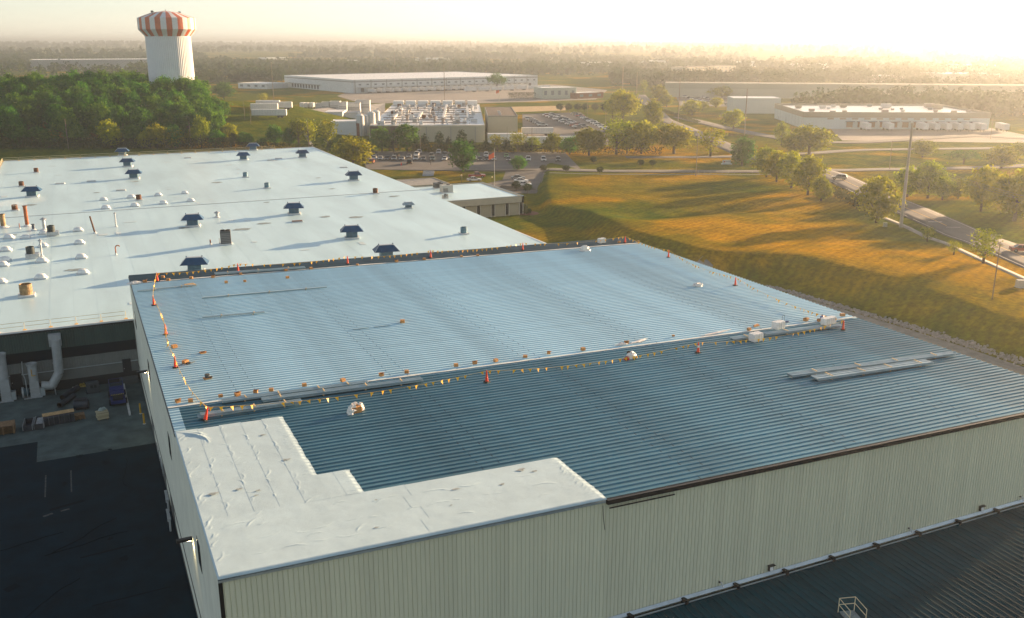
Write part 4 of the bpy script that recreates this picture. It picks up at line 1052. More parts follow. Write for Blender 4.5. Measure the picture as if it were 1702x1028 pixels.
dstl = mat('dark_steel', (.03, .035, .045), .6, .2, var=.3)
pallm = mat('weathered_pallet', (.20, .125, .065), .85, var=.3, scale=4)
def pallet_stack(q, n, w, d, lb, top=None, m=pallm, rz=0):
    p = onz(*q, 0); t = thing('pallet_stack', lb, 'pallets', (p.x, p.y, .02), rz)
    for k in range(n):
        z = k * .15
        for j in range(5): MB().bb(-w / 2, -d / 2 + j * d / 5 + .02, z + .1, w / 2, -d / 2 + (j + 1) * d / 5 - .03, z + .13).build('board', m, t)
        for j in (-1, 0, 1): MB().bb(j * w * .45 - .05, -d / 2, z, j * w * .45 + .05, d / 2, z + .098).build('bearer', m, t)
    return t
pallet_stack((7, 719), 7, 2.4, 1.9, 'tall stack of weathered pallets at the left edge of the yard')
pallet_stack((133, 696), 4, 1.1, 1.1, 'small brown pallet stack beside the black racks', rz=.1)
def trough(q, lb, fill):
    p = onz(*q, 0); t = thing('steel_trough', lb, 'trough', (p.x, p.y, .02), R(-4), group='steel troughs in the yard')
    MB().bb(-.55, -1.3, 0, .55, 1.3, .1).build('bottom', dstl, t)
    for s_ in (-1, 1): MB().bb(s_ * .5 - .04, -1.3, .1, s_ * .5 + .04, 1.3, .75).build('side', mat('trough_side', (.22, .24, .26), .5, .3, var=.3), t)
    for s_ in (-1, 1): MB().bb(-.45, s_ * 1.26 - .03, .1, .45, s_ * 1.26 + .03, .7).build('end', dstl, t)
    if fill:
        for k in range(7): MB().tube((-.35 + k * .11, -1.2, .3 + .05 * (k % 3)), (-.35 + k * .11 + .04, 1.2, .55), .06, n=6).build('scrap_rod', mat('scrap', (.45, .48, .5), .4, .4, var=.4, scale=5), t)
trough((48.5, 711), 'empty dark steel trough beside the pallet stack', False); trough((67, 708), 'steel trough heaped with pale scrap rods', True)
p = onz(99, 703, 0); t = thing('storage_rack', 'low black storage rack topped with timber in the yard', 'rack', (p.x, p.y, .02), R(6))
MB().bb(-1.7, -.6, 0, 1.7, .75, .12).build('base', dstl, t)
for k in range(6): MB().bb(-1.65 + k * .56, -.6, .12, -1.2 + k * .56, .6, 1.0).build('crate', dstl, t)
for k in range(7): MB().bb(-1.7 + k * .55, -.65, .12, -1.66 + k * .55, -.61, 1.15).build('upright', mat('rack_edge', (.09, .10, .11), .5), t)
for k in range(3): MB().bb(-1.7, .1 + .25 * k, 1.02 + .05 * k, 1.75, .26 + .25 * k, 1.1 + .05 * k).build('timber', timber, t)
tubem = mat('navy_tube', (.022, .034, .05), .55, var=.25)
for i, (q, rz) in enumerate([((112, 655), .55), ((121, 650), .6), ((108, 668), .5), ((114, 664), .55)]):
    p = onz(*q, .35); t = thing('steel_tube', ['dark steel tube in the heap, back left one', 'dark steel tube at the back of the heap', 'dark steel tube at the front left of the heap', 'dark steel tube in the middle of the heap'][i], 'tube', (p.x, p.y, .37), R(-35) + rz * .2, group='dark tubes heaped in the yard')
    MB().lathe([(.33, -1.3), (.33, 1.3)], 14, cap=False).build('tube_wall', tubem, t).rotation_euler = (R(90), 0, 0)
    MB().lathe([(.29, -1.28), (.29, 1.28)], 14, cap=False).build('liner', blackm, t).rotation_euler = (R(90), 0, 0)
p = onz(136, 680, 0); t = thing('dark_tank', 'dark round tank lying beside the tube heap', 'tank', (p.x, p.y, .02), R(-8))
MB().lathe([(.0, -.9), (.55, -.85), (.6, -.75), (.6, .75), (.55, .85), (.0, .9)], 16, cap=False).build('shell', tubem, t, (0, 0, .62)).rotation_euler = (0, R(90), 0)
for s_ in (-.5, .5): MB().bb(s_ - .08, -.5, 0, s_ + .08, .5, .3).build('cradle', dstl, t)
MB().bb(-.7, -.4, 1.2, .7, .4, 1.32).build('platform', dstl, t)
p = onz(155, 652, 0); t = thing('generator', 'dark grey generator cabinet standing against the curb', 'generator', (p.x, p.y, .02), R(4))
MB().bb(-.75, -.5, .12, .75, .5, 1.35).build('cabinet', mat('generator_grey', (.045, .06, .07), .5), t); MB().bb(-.85, -.55, 0, .85, .55, .118).build('skid', dstl, t)
for k in (-.3, .15): MB().bb(k, -.53, .7, k + .3, -.505, 1.1).build('grille', blackm, t)
p = onz(137, 644, 0); t = thing('hose_coil', 'heap of yellow hose beside the generator', 'hose', (p.x, p.y, .05))
for k in range(4): MB().path([(math.cos(a * .6) * (.45 - .06 * k), math.sin(a * .6) * (.3 - .04 * k), .08 + .12 * k + .04 * math.sin(a)) for a in range(11)], .05, 6).build('hose', mat('hose_yellow', (.45, .33, .06), .6, var=.4, scale=4), t)
p = onz(171, 696, 0); t = thing('lumber_stack', 'cream lumber stack with plastic sacks on top in yard', 'lumber', (p.x, p.y, .02), R(8))
for k in range(6):
    for j in range(5): MB().bb(-.65 + random.uniform(-.04, .04), -.55 + j * .22, .1 + k * .14, .65 + random.uniform(-.04, .04), -.35 + j * .22, .22 + k * .14).build('plank', mat('cream_plank', (.40, .36, .24), .8, orand=.2), t)
for s_ in (-.45, .45): MB().bb(s_ - .06, -.55, 0, s_ + .06, .55, .1).build('bearer', pallm, t)
blob(.35, .3, .35, 71).build('sack', mat('pale_sack', (.30, .38, .38), .5), t, (-.1, .25, .94)); blob(.3, .25, .3, 72).build('sack', mat('pale_sack', (.30, .38, .38), .5), t, (.3, .4, .94))
# scissor lift
p = onz(196.5, 668, 0); t = thing('scissor_lift', 'blue scissor lift parked inside the pale curb', 'lift', (p.x, p.y + .5, .02), R(0))
blue = mat('lift_blue', (.008, .022, .13), .5, var=.2)
MB().bb(-.85, -2.3, .35, .85, 2.3, .75).build('chassis', blue, t)
MB().bb(-.6, -2.2, .76, .6, -.9, 1.0).build('engine_grille', blackm, t)
MB().bb(-.85, -.75, 1.0, .85, 2.35, 1.12).build('platform', blue, t)
for s_ in (-1, 1):
    for y in (-1.6, 1.6): MB().tube((s_ * .86, y, .38), (s_ * 1.05, y, .38), .38, n=14).build('wheel', rubber, t)
    for y in (-.7, .4, 1.4, 2.3): MB().tube((s_ * .8, y, 1.12), (s_ * .8, y, 2.15), .03, n=6).build('post', blue, t)
    for z in (1.6, 2.15): MB().tube((s_ * .8, -.7, z), (s_ * .8, 2.3, z), .03, n=6).build('rail', blue, t)
    MB().tube((s_ * .5, -.6, .76), (s_ * .5, 2.0, .99), .05, n=6).build('scissor_arm', dstl, t)
for z in (1.6, 2.15):
    for y in (-.7, 2.3): MB().tube((-.8, y, z), (.8, y, z), .03, n=6).build('rail', blue, t)
for k in range(8): MB().box((-.7 + k * .2, -.8, 1.06), (.09, .012, .12), 0).build('hazard_mark', mat('hazard_yellow', (.4, .33, .05), .6), t)
cp = mat('curb_paint', (.42, .44, .44), .7, var=.25, scale=2)
a_, b_, c_ = onz(120, 645, .1), onz(204, 632, .1), onz(216, 690, .1)
t = thing('yard_curb', 'low pale L-shaped curb around the blue lift', 'curb', (0, 0, 0))
for p_, q_ in ((a_, b_), (b_, c_)):
    d = q_ - p_; L = math.hypot(d.x, d.y); MB().box(((p_.x + q_.x) / 2, (p_.y + q_.y) / 2, .1), (L, .24, .2), math.atan2(d.y, d.x)).build('curb_run', cp, t)
by = mat('bollard_yellow', (.42, .25, .008), .6, var=.15)
for i, q in enumerate([(234, 688), (240, 705)]):
    p = onz(*q, 0); t = thing('bollard', ['yellow bollard at the warehouse wall, farther from the camera', 'yellow bollard at the warehouse wall, nearer the camera'][i], 'bollard', (p.x, p.y, .02), group='yellow bollards in the yard')
    MB().lathe([(.11, 0), (.11, 1.25), (.09, 1.32), (.03, 1.36)], 14).build('post', by, t); MB().lathe([(.2, 0), (.16, .05)], 12).build('footing', cp, t)
# ================================================================== ROADS AND HARD GROUND
def G(*q): return [gp(*p) for p in q]
X, Y, o = ribbon('road', G((1330, 279), (1375, 287), (1420, 309), (1480, 336), (1560, 370), (1640, 403), (1720, 437), (1800, 470)), 10.5, road_mat, .12, label='two lane road curving down the right side past the mound')
MB_ = None
ribbon('centre_line', list(zip(X, Y)), .18, paint_yellow, .14, parent=o, edge=.01)
ribbon('edge_line', list(zip(X, Y)), .15, paint_white, .14, off=4.6, parent=o, edge=.01); ribbon('edge_line', list(zip(X, Y)), .15, paint_white, .14, off=-4.6, parent=o, edge=.01)
for k, q in enumerate([(1554, 370), (1584, 379), (1652, 392)]):      # painted arrows
    p = gp(*q); MB().box((p.x, p.y, p.z + .14), (3.2, .35, .01), R(-30)).build('painted_arrow', paint_white, o)
ribbon('footpath', G((1455, 357), (1497, 373), (1560, 401), (1620, 428), (1702, 464), (1780, 500)), 1.7, mat('path_concrete', (.24, .225, .2), .85, var=.15), .08, label='pale concrete path beside the road')
ribbon('driveway', G((905, 285), (1000, 285.5), (1150, 285), (1290, 285.5), (1370, 284), (1500, 282), (1631, 279.5), (1720, 275)), 7.0, road_mat, .1, label='straight access drive crossing in front of the far lawns')
ribbon('drive_kerb', G((905, 290), (1000, 291), (1150, 290.5), (1290, 290)), .5, mat('kerb_stone', (.3, .29, .26), .85), .12, label='pale kerb along the access drive')
ribbon('back_road', G((1040, 262), (1180, 262), (1330, 257), (1420, 250), (1560, 248), (1720, 246)), 7, road_mat, .1, label='road passing behind the lawn trees')
ribbon('side_road', G((1064, 158), (1082, 178), (1105, 200), (1150, 218), (1195, 238), (1235, 256), (1290, 276), (1345, 284)), 9, road_mat, .1, label='road leading away between the factories')
ribbon('entrance_drive', G((1130, 195), (1200, 212), (1260, 224), (1330, 236), (1420, 238), (1520, 232), (1620, 226), (1720, 232)), 9, road_mat, .12, label='entrance drive of the right warehouse')
drape('car_park', G((596, 252), (938, 253), (965, 281), (905, 284), (690, 284), (610, 282)), .06, asphalt_old, label='car park in front of the tree row')
drape('office_drive', G((842, 282), (906, 282), (902, 300), (892, 322), (820, 322), (800, 308), (835, 300)), .08, asphalt_old, label='drive from the car park to the office')
drape('second_car_park', G((868, 190), (965, 187), (1015, 226), (1010, 242), (870, 242)), .06, asphalt_old, label='second car park behind the tree row')
drape('third_car_park', G((1120, 152), (1190, 150), (1228, 168), (1225, 178), (1130, 176)), .06, asphalt_old, label='far car park among trees')
drape('truck_yard', G((560, 160), (590, 149), (920, 141), (1010, 150), (990, 166), (800, 172), (600, 172)), .06, mat('yard_gravel', (.19, .17, .15), .9, var=.2, scale=.05), label='truck yard before the long white warehouse')
drape('factory_yard', G((470, 186), (640, 172), (640, 246), (520, 248), (500, 215)), .05, mat('yard_gravel2', (.17, .17, .17), .9, var=.2, scale=.1), label='grey yard beside the silo factory')
drape('dock_yard', G((1380, 214), (1640, 212), (1720, 228), (1700, 238), (1400, 234)), .05, mat('yard_gravel', (.19, .17, .15)), label='truck dock yard of the right warehouse')
drape('straw_strip', G((850, 178), (940, 176), (940, 184), (850, 187)), .05, mat('straw', (.32, .21, .08), .95, var=.2, scale=.2), label='strip of dry straw by the small trees')
# drain and riprap at the toe of the mound
ribbon('toe_drain', [(111.6, -40), (111.3, 20), (110.2, 55), (107.6, 80), (104, 98)], 3.0, mat('drain_concrete', (.2, .19, .165), .9, var=.2, scale=.6), .05, label='concrete drain strip at the foot of the mound')
stone = mat('riprap', (.22, .225, .23), .9, var=.3, scale=2, orand=0)
rr = random.Random(5); mb = MB()
for k in range(1500):
    v = rr.uniform(20, 84); u = np.interp(v, [20, 55, 80, 98], [113.9, 112.8, 110.2, 106.6]) + rr.gauss(0, .5)
    s_ = rr.uniform(.2, .5); z = H(u, v) + s_ * .2
    a = rr.uniform(0, 3)
    mb.box((u, v, z), (s_, s_ * rr.uniform(.6, 1), s_ * .7), a, (s_ * rr.uniform(.4, .8), s_ * rr.uniform(.4, .7)))
tag(mb.build('riprap_stones', stone), 'band of loose grey riprap stones at the foot of the mound', 'stones', kind='stuff')

# ================================================================== TREES
bark = mat('bark', (.07, .05, .035), .9, var=.3, scale=3)
leaf_g = leafmat('leaf_green', (.028, .095, .014), (.12, .25, .022), .45, .02)
leaf_y = leafmat('leaf_yellow_green', (.10, .145, .008), (.36, .37, .014), .55, .02)
leaf_d = leafmat('leaf_cedar', (.02, .045, .016), (.05, .075, .022), .25, .02)
def crown_np(seed, kind, n_cl, per, size):
    r_ = np.random.RandomState(seed)
    C = []
    while len(C) < n_cl:
        p = r_.uniform(-1, 1, 3)
        d = np.linalg.norm(p)
        if d > 1 or d < .45: continue
        if kind == 'cedar':
            z = r_.beta(1.1, 1.6); rad = (1 - z) ** .85 * 2.6 + .15; a = r_.uniform(0, 6.283); q = rad * r_.uniform(.65, 1)
            C.append((q * math.cos(a), q * math.sin(a), .5 + z * 9.3))
        elif kind == 'ball': C.append((p[0] * 3.6, p[1] * 3.6, 6.2 + p[2] * 3.5))
        elif kind == 'spread': C.append((p[0] * 5.6, p[1] * 5.6, 6.4 + p[2] * 2.6 - .06 * (p[0] ** 2 + p[1] ** 2) * 16))
        elif kind == 'tall': C.append((p[0] * 2.7, p[1] * 2.7, 6.0 + p[2] * 4.0))
        else:
            w = 1 - .25 * max(0, p[2]); C.append((p[0] * 4.1 * w, p[1] * 4.1 * w, 5.45 + p[2] * 4.3))
    C = np.array(C)
    if kind in ('round', 'tall', 'spread'):     # uneven outline: a few lobes pushed out, a few bites taken
        for _ in range(5):
            d = r_.normal(size=3); d /= np.linalg.norm(d); rel = (C - [0, 0, 6]) ; dot = (rel / (np.linalg.norm(rel, axis=1, keepdims=True) + 1e-6)) @ d
            C += (np.clip(dot - .6, 0, 1) * r_.uniform(-2.2, 1.8))[:, None] * d
    sig = {'cedar': .34, 'ball': .42}.get(kind, .62)
    P = np.repeat(C, per, 0) + r_.normal(size=(n_cl * per, 3)) * sig * np.array([1, 1, .75])
    n = len(P)
    # leaf quads facing mostly outwards with a lot of scatter
    N = (P - [0, 0, 5.5]); N /= np.linalg.norm(N, axis=1, keepdims=True) + 1e-6
    N = N + r_.normal(size=(n, 3)) * .75; N /= np.linalg.norm(N, axis=1, keepdims=True)
    T = np.cross(N, r_.normal(size=(n, 3))); T /= np.linalg.norm(T, axis=1, keepdims=True); B = np.cross(N, T)
    s_ = size * r_.uniform(.6, 1.35, (n, 1))
    V = np.stack([P - T * s_, P - B * s_ * .62, P + T * s_, P + B * s_ * .62], 1).reshape(-1, 3)
    V[:, 2] = np.maximum(V[:, 2], .15)
    return V, np.arange(4 * n).reshape(n, 4)
def trunk_mb(seed, kind):
    r_ = random.Random(seed); mb = MB()
    if kind == 'cedar': return mb.tube((0, 0, -.3), (0, 0, 8), .22, .04, 7)
    top = {'ball': 5.2, 'spread': 4.2}.get(kind, 5.2)
    mb.tube((0, 0, -.4), (.08, .05, top * .5), .34, .26, 8).tube((.08, .05, top * .5), (-.05, .1, top), .26, .17, 8)
    for k in range(7):
        a = k * .95 + r_.uniform(-.3, .3); z = top * r_.uniform(.42, .95); ln = r_.uniform(1.6, 3.0)
        p = Vector((0, .05, z)); q = p + Vector((math.cos(a) * ln * .8, math.sin(a) * ln * .8, ln * .75)); mb.tube(p, q, .12, .06, 6)
        mb.tube(q, q + Vector((math.cos(a + .4) * .9, math.sin(a + .4) * .9, .9)), .06, .02, 5)
    return mb
TREES = {}
def tproto(kind, seed, n_cl, per, size, m, nm):
    V, F = crown_np(seed, kind, n_cl, per, size)
    cm = npmesh(nm + '_crown', V, F, m); tm = trunk_mb(seed, kind).mesh(nm + '_trunk', bark)
    TREES.setdefault(nm, []).append((cm, tm))
for s_ in range(5): tproto('round', 10 + s_, 120, 26, .33, leaf_g, 'round')
for s_ in range(3): tproto('round', 30 + s_, 115, 26, .33, leaf_y, 'gold')
for s_ in range(3): tproto('tall', 40 + s_, 62, 15, .30, leaf_y, 'sparse')
for s_ in range(2): tproto('cedar', 50 + s_, 120, 14, .26, leaf_d, 'cedar')
tproto('ball', 60, 90, 18, .42, leaf_d, 'ball'); tproto('spread', 61, 90, 18, .32, leaf_g, 'spread')
tr_ = random.Random(9)
def tree(kind, p, h, w, label, group, name='tree'):
    cm, tm = tr_.choice(TREES[kind])
    t = thing(name, label, 'tree', (p[0], p[1], p[2]), tr_.uniform(0, 6.28), group)
    base_w = {'cedar': 5.2, 'ball': 7.2, 'spread': 11.2, 'tall': 5.6, 'sparse': 5.8}.get(kind, 8.6)
    t.scale = (w / base_w, w / base_w, h / 10.0)
    link('crown', cm, t); link('trunk', tm, t); return t
def ptree(kind, x, y, hp_, wp_, label, group, ground=True, name='tree'):
    p = gp(x, y) if ground else onz(x, y, 0); k = ppm(p)
    return tree(kind, p, hp_ / k, wp_ / k, label, group, name)
mg = 'trees along the mound'
ptree('gold', 1273.7, 294.7, 52, 46, 'backlit tree, farthest of the row on the mound', mg); ptree('gold', 1290.5, 302.6, 52, 46, 'backlit tree, second of the row on the mound', mg)
ptree('gold', 1315, 313, 60, 52, 'backlit tree, third of the row on the mound', mg); ptree('gold', 1342.4, 324.6, 66, 58, 'largest backlit tree in the row on the mound', mg)
ptree('gold', 1364.5, 334.3, 40, 38, 'low backlit tree ending the row on the mound', mg); ptree('gold', 1456.6, 370.7, 76, 74, 'lone rounded tree between mound and road, left of the tall pole', mg)
ptree('sparse', 1634, 438, 62, 44, 'thin sapling beside the path near the right edge', mg); ptree('sparse', 1541, 402, 26, 22, 'tiny shrub tree by the concrete path', mg); ptree('sparse', 1585, 424, 24, 24, 'low shrub by the path, right of the tiny one', mg)
rg = 'trees across the road at right'
ptree('gold', 1630, 352, 78, 62, 'bushy backlit tree across the road, left of the large pair', rg); ptree('gold', 1686, 368, 88, 88, 'large bushy tree at the right edge across the road', rg); ptree('gold', 1722, 350, 84, 70, 'bushy tree cut by the right edge', rg)
ptree('gold', 1508, 328, 50, 50, 'tree across the road just left of the tall pole top', rg); ptree('gold', 1542, 330, 62, 60, 'tree across the road just right of the tall pole', rg); ptree('gold', 1592, 331, 33, 40, 'low round tree between the roadside groups', rg); ptree('gold', 1566, 333, 36, 40, 'low tree behind the road, third from the tall pole', rg)
ptree('spread', 1601, 273, 26, 52, 'flat topped spreading tree on the far lawn', rg); ptree('gold', 1533, 262, 30, 42, 'sunlit tree behind the access drive near the tall pole', rg); ptree('gold', 1664, 280, 38, 56, 'hazy round tree on the far lawn at right', rg); ptree('gold', 1695, 266, 30, 44, 'hazy tree at the far lawn right edge', rg)
lg = 'trees behind the access drive'
for a in [('gold', 979, 259, 48, 55, 'yellowish tree behind the access drive, first of the large row'), ('sparse', 1024, 257, 62, 46, 'tall yellow tree behind the access drive'), ('gold', 1042, 256, 44, 36, 'dark lower tree left of the pair behind the drive'), ('gold', 1066, 256, 56, 52, 'full yellow tree in the middle of the drive row'), ('gold', 1120, 256, 52, 64, 'broad sunlit tree behind the drive, right of middle'),
          ('sparse', 1180, 261, 50, 44, 'loose yellow tree left of the white sign'), ('round', 1233, 276, 48, 44, 'rounded green tree right of the white sign'), ('gold', 1298.6, 244, 40, 28, 'pale gold tree behind the lawn row'), ('gold', 1345, 257, 50, 68, 'broad gold tree before the right warehouse'), ('gold', 1317, 258, 34, 40, 'lower gold tree left of the broad one')]:
    ptree(*a, lg)
lot = 'trees around the car park'
ptree('round', 770, 287, 56, 48, 'full green tree standing before the parked cars', lot); ptree('round', 862, 284, 24, 29, 'small round tree right of the flagpole', lot); ptree('gold', 588, 284, 60, 62, 'large tree at the white roof corner beside the car park', lot); ptree('gold', 566, 276, 40, 34, 'lower tree left of the large one at the roof corner', lot)
for a in [('round', 635, 253, 42, 40, 'round green tree in front of the silos'), ('round', 677, 253, 48, 44, 'larger round tree right of the silos'), ('cedar', 706, 253, 30, 22, 'dark cedar behind the car park, first'), ('cedar', 730, 253, 34, 26, 'dark cedar behind the car park, tallest of three'), ('cedar', 746, 253, 25, 19, 'small dark cedar behind the car park'), ('cedar', 768, 251, 36, 28, 'dark cedar behind the full green tree'),
          ('sparse', 827, 253, 30, 30, 'thin yellow tree behind the car park'), ('sparse', 861, 252, 34, 32, 'brighter thin yellow tree behind the car park'), ('gold', 887, 253, 26, 24, 'low gold tree right of the thin yellow pair'), ('gold', 918, 255, 33, 36, 'gold tree at the right end of the car park row'), ('round', 947, 257, 30, 34, 'green tree before the second car park'),
          ('cedar', 612, 254, 22, 18, 'small cedar left of the silo tree'), ('cedar', 655, 253, 26, 20, 'narrow cedar between two round trees'), ('cedar', 692, 253, 22, 18, 'low cedar right of the larger round tree'), ('cedar', 785, 252, 20, 22, 'low dark shrub tree behind the cars'), ('cedar', 808, 253, 20, 24, 'low dark shrub left of the thin yellow tree'), ('cedar', 843, 253, 22, 22, 'dark shrub between the thin yellow trees'), ('cedar', 874, 253, 18, 20, 'dark shrub right of the bright yellow tree')]:
    ptree(*a, lot)
sg = 'trees beyond the white roof'
for a in [('cedar', 390, 243, 24, 22, 'dark shrub tree at the wood corner'), ('round', 408, 244, 24, 30, 'dark round tree beyond the roof railing'), ('round', 436, 244, 15, 18, 'small dark tree beyond the roof railing'), ('round', 458, 243, 35, 30, 'dark green tree left of the sunlit pair'), ('round', 481, 245, 33, 24, 'narrow green tree left of the sunlit pair'), ('sparse', 497, 245, 52, 30, 'tall sunlit tree beyond the roof edge, left of the pair'), ('sparse', 514, 245, 50, 27, 'tall sunlit tree beyond the roof edge, right of the pair'),
          ('sparse', 546, 248, 52, 34, 'thin gold tree before the white tank wall'), ('cedar', 552, 251, 20, 22, 'dark cedar below the thin gold tree'), ('round', 372, 166, 28, 36, 'lone tree on the brown field right of the tower'), ('sparse', 438, 172, 18, 15, 'sapling on the brown field'), ('spread', 826, 151, 32, 34, 'loose tree before the long white warehouse')]:
    ptree(*a, sg)
mdg = 'trees in the middle distance'
for a in [('gold', 1035, 200, 52, 52, 'large hazy tree beside the side road'), ('gold', 1018, 196, 34, 34, 'hazy tree left of the large roadside one'), ('gold', 1085, 213, 46, 36, 'hazy tree right of the side road start'), ('sparse', 1070, 156, 24, 13, 'slim far tree between two poles'), ('gold', 1219, 215, 34, 38, 'hazy gold tree left of the tall wooden pole'), ('gold', 1150, 192, 26, 34, 'hazy tree on the verge by the far car park'), ('gold', 1190, 179, 17, 24, 'small hazy tree in the far car park'), ('gold', 1168, 184, 16, 20, 'smaller hazy tree in the far car park'),
          ('gold', 1200, 163, 20, 30, 'hazy tree before the long low warehouse'), ('gold', 1182, 162, 17, 24, 'hazy tree left of the long low warehouse'), ('gold', 1095, 168, 26, 34, 'hazy rounded tree beyond the side road'), ('gold', 1118, 160, 22, 32, 'hazy tree left of the far car park'), ('gold', 1108, 178, 20, 26, 'hazy tree at the far car park corner'),
          ('gold', 1497, 172, 12, 22, 'round bush at the long warehouse wall, first'), ('gold', 1602, 167, 11, 16, 'round bush at the long warehouse wall, second'), ('gold', 1629, 167, 11, 18, 'round bush at the long warehouse wall, third'), ('gold', 1652, 167, 12, 24, 'wide bush at the long warehouse wall, fourth'), ('gold', 1672, 167, 12, 24, 'wide bush at the long warehouse wall, fifth'), ('sparse', 1587, 172, 14, 12, 'small tree before the long warehouse wall')]:
    ptree(*a, mdg)
for i, x in enumerate((931, 944.5, 960.5, 972, 989, 1003.5)):
    ptree('ball', x, 187, 15, 12.5, 'clipped round tree, %s from the left beside the second car park' % ORD[i], 'clipped trees by the second car park')
for i, (x, y, lb) in enumerate([(987, 273, 'on the lawn behind the drive, leftmost'), (1065, 278, 'left of the close pair behind the drive'), (1084.6, 278, 'right of the close pair behind the drive'), (902.5, 287, 'before the drive, leftmost'), (941, 287.5, 'before the drive, middle'), (997, 290, 'before the drive, rightmost'), (858, 318, 'by the office corner, left'), (876.5, 322, 'by the office corner, right')]):
    s_ = 1.35 if i > 5 else 1; ptree('ball', x, y, 13 * s_, 11.5 * s_, 'clipped round tree ' + lb, 'clipped trees around the drive')
# hedges
hedge = leafmat('leaf_hedge', (.03, .045, .012), (.09, .085, .02), .35)
def hedge_row(q0, q1, w, h, label, n=60):
    a, b = gp(*q0), gp(*q1); L = (b - a).length; r_ = np.random.RandomState(abs(int(q0[0]))); k = int(L * n)
    t_ = r_.rand(k, 1); A = np.array(a); B = np.array(b); d = (B - A) / L; nn = np.array([-d[1], d[0], 0])
    P = A + (B - A) * t_ + nn * r_.normal(0, w / 3, (k, 1)) + np.array([0, 0, 1]) * (r_.rand(k, 1) ** .7 * h)
    N = r_.normal(size=(k, 3)); N /= np.linalg.norm(N, axis=1, keepdims=True); T = np.cross(N, r_.normal(size=(k, 3))); T /= np.linalg.norm(T, axis=1, keepdims=True); Bv = np.cross(N, T); s_ = .35
    V = np.stack([P - T * s_, P - Bv * s_ * .6, P + T * s_, P + Bv * s_ * .6], 1).reshape(-1, 3)
    o = link('hedge', npmesh('hedge', V, np.arange(4 * k).reshape(k, 4), hedge)); tag(o, label, 'hedge', 'hedges')
hedge_row((690, 253.5), (900, 254.5), 3, 3.2, 'dark hedge behind the parked cars', 40); hedge_row((900, 255), (1100, 258), 3, 3.0, 'rough hedge below the gold trees', 30)
hedge_row((846, 165), (888, 164), 8, 5, 'bright hedge right of the long warehouse', 60); hedge_row((1082, 178), (1160, 206), 2, 1.6, 'low hedge along the side road', 20); hedge_row((1380, 322), (1440, 350), 3, 2.2, 'ragged scrub along the ditch by the road', 40); hedge_row((1440, 350), (1470, 362), 2, 1.4, 'short scrub beside the path', 30)
hedge_row((1210, 226), (1252, 230), 2, 1.2, 'clipped hedge under the tall wooden pole', 30); hedge_row((-25, 247.5), (388, 246.5), 8, 4.2, 'dark undergrowth along the near edge of the wood', 90); hedge_row((395, 246), (540, 250), 3, 2.4, 'dark undergrowth beyond the roof edge', 40)

# ---- the wood on the hill
wr = random.Random(17); pts = []
poly = [(-70, 247.5), (386, 247.5), (384, 228), (362, 202), (335, 180), (316, 168), (300, 160), (-70, 150)]
def inside(x, y, P):
    c = False; j = len(P) - 1
    for i in range(len(P)):
        if (P[i][1] > y) != (P[j][1] > y) and x < (P[j][0] - P[i][0]) * (y - P[i][1]) / (P[j][1] - P[i][1]) + P[i][0]: c = not c
        j = i
    return c
def topix(p):
    a, b = p[0] - CAM[0], p[1] - CAM[1]; x = a * _c - b * _s; y = a * _s + b * _c; dz = p[2] - CAM[2]
    d = y * math.cos(PITCH) - dz * math.sin(PITCH); return 851 + FOC * x / d, 514 - FOC * (y * math.sin(PITCH) + dz * math.cos(PITCH)) / d
tries = 0
while len(pts) < 285 and tries < 60000:
    tries += 1
    u, v = wr.uniform(-140, 160), wr.uniform(300, 620)
    z = H(u, v); x, y = topix((u, v, z))
    if not inside(x, y, poly) or math.hypot(u - TOWER[0], v - TOWER[1]) < 15: continue
    if any((u - a) ** 2 + (v - b) ** 2 < 62 for a, b in pts): continue
    pts.append((u, v))
for u, v in pts:
    x, y = topix((u, v, H(u, v)))
    edge = y > 236
    h = wr.uniform(11.5, 15.5) * (.62 if edge else 1); 
    kind = 'gold' if (edge and wr.random() < .3) else 'round'
    tree(kind, (u, v, H(u, v) - .3), h, wr.uniform(9.5, 12.5) * (.75 if edge else 1), 'broadleaf tree in the dense green wood below the striped water tower' if not edge else 'lower tree on the near edge of the dense green wood', 'trees of the wood on the hill' if not edge else 'trees on the near edge of the wood')
for a in [('gold', 185, 247, 46, 42, 'bright yellow-green tree at the near edge of the wood, left'), ('gold', 262, 247, 42, 36, 'bright yellow-green tree at the near edge of the wood, middle'), ('gold', 292, 247, 34, 32, 'bright yellow-green tree at the near edge of the wood, right'), ('gold', 240, 247, 26, 24, 'low bright tree at the near edge of the wood'), ('gold', 335, 246, 52, 34, 'tall bright tree at the right end of the wood edge')]:
    ptree(*a, 'bright trees at the wood edge')

# ================================================================== WATER TOWER
tx, ty = TOWER; kx = ppm((tx, ty, 48))
tz = H(tx, ty)
def hy(y): return CAM[2] + (70.2 - y) / kx
tw = thing('water_tower', 'white water tower with red striped bowl rising behind the wood', 'water tower', (tx, ty, 0), R(5))
stemm = mat('tower_white', (.62, .65, .66), .6, var=.05, scale=.2); redm = mat('tower_red', (.50, .10, .025), .5, var=.12, scale=.5)
rs_, rb = 35.5 / kx, 45.6 / kx
nfl = 72; Vs = []; mb = MB()
zs = [tz - 2, hy(61)]
for z in zs:
    for i in range(nfl * 2):
        a = 2 * math.pi * i / (nfl * 2); r_ = rs_ * (1 + (.012 if i % 2 else -.006)) * (1.03 if z < 30 else 1); Vs.append((r_ * math.cos(a), r_ * math.sin(a), z))
n = nfl * 2; mb.add(Vs, [(i, (i + 1) % n, n + (i + 1) % n, n + i) for i in range(n)]).build('stem', stemm, tw)
nst = 32
ringz = [(rs_ * 1.0, hy(61.5)), (rb, hy(50)), (rb, hy(32)), (rb * .5, hy(23.5)), (.4, hy(20.5))]
bowl = MB().lathe([(r_ * .985, z - .05) for r_, z in ringz], 32).build('bowl', stemm, tw)
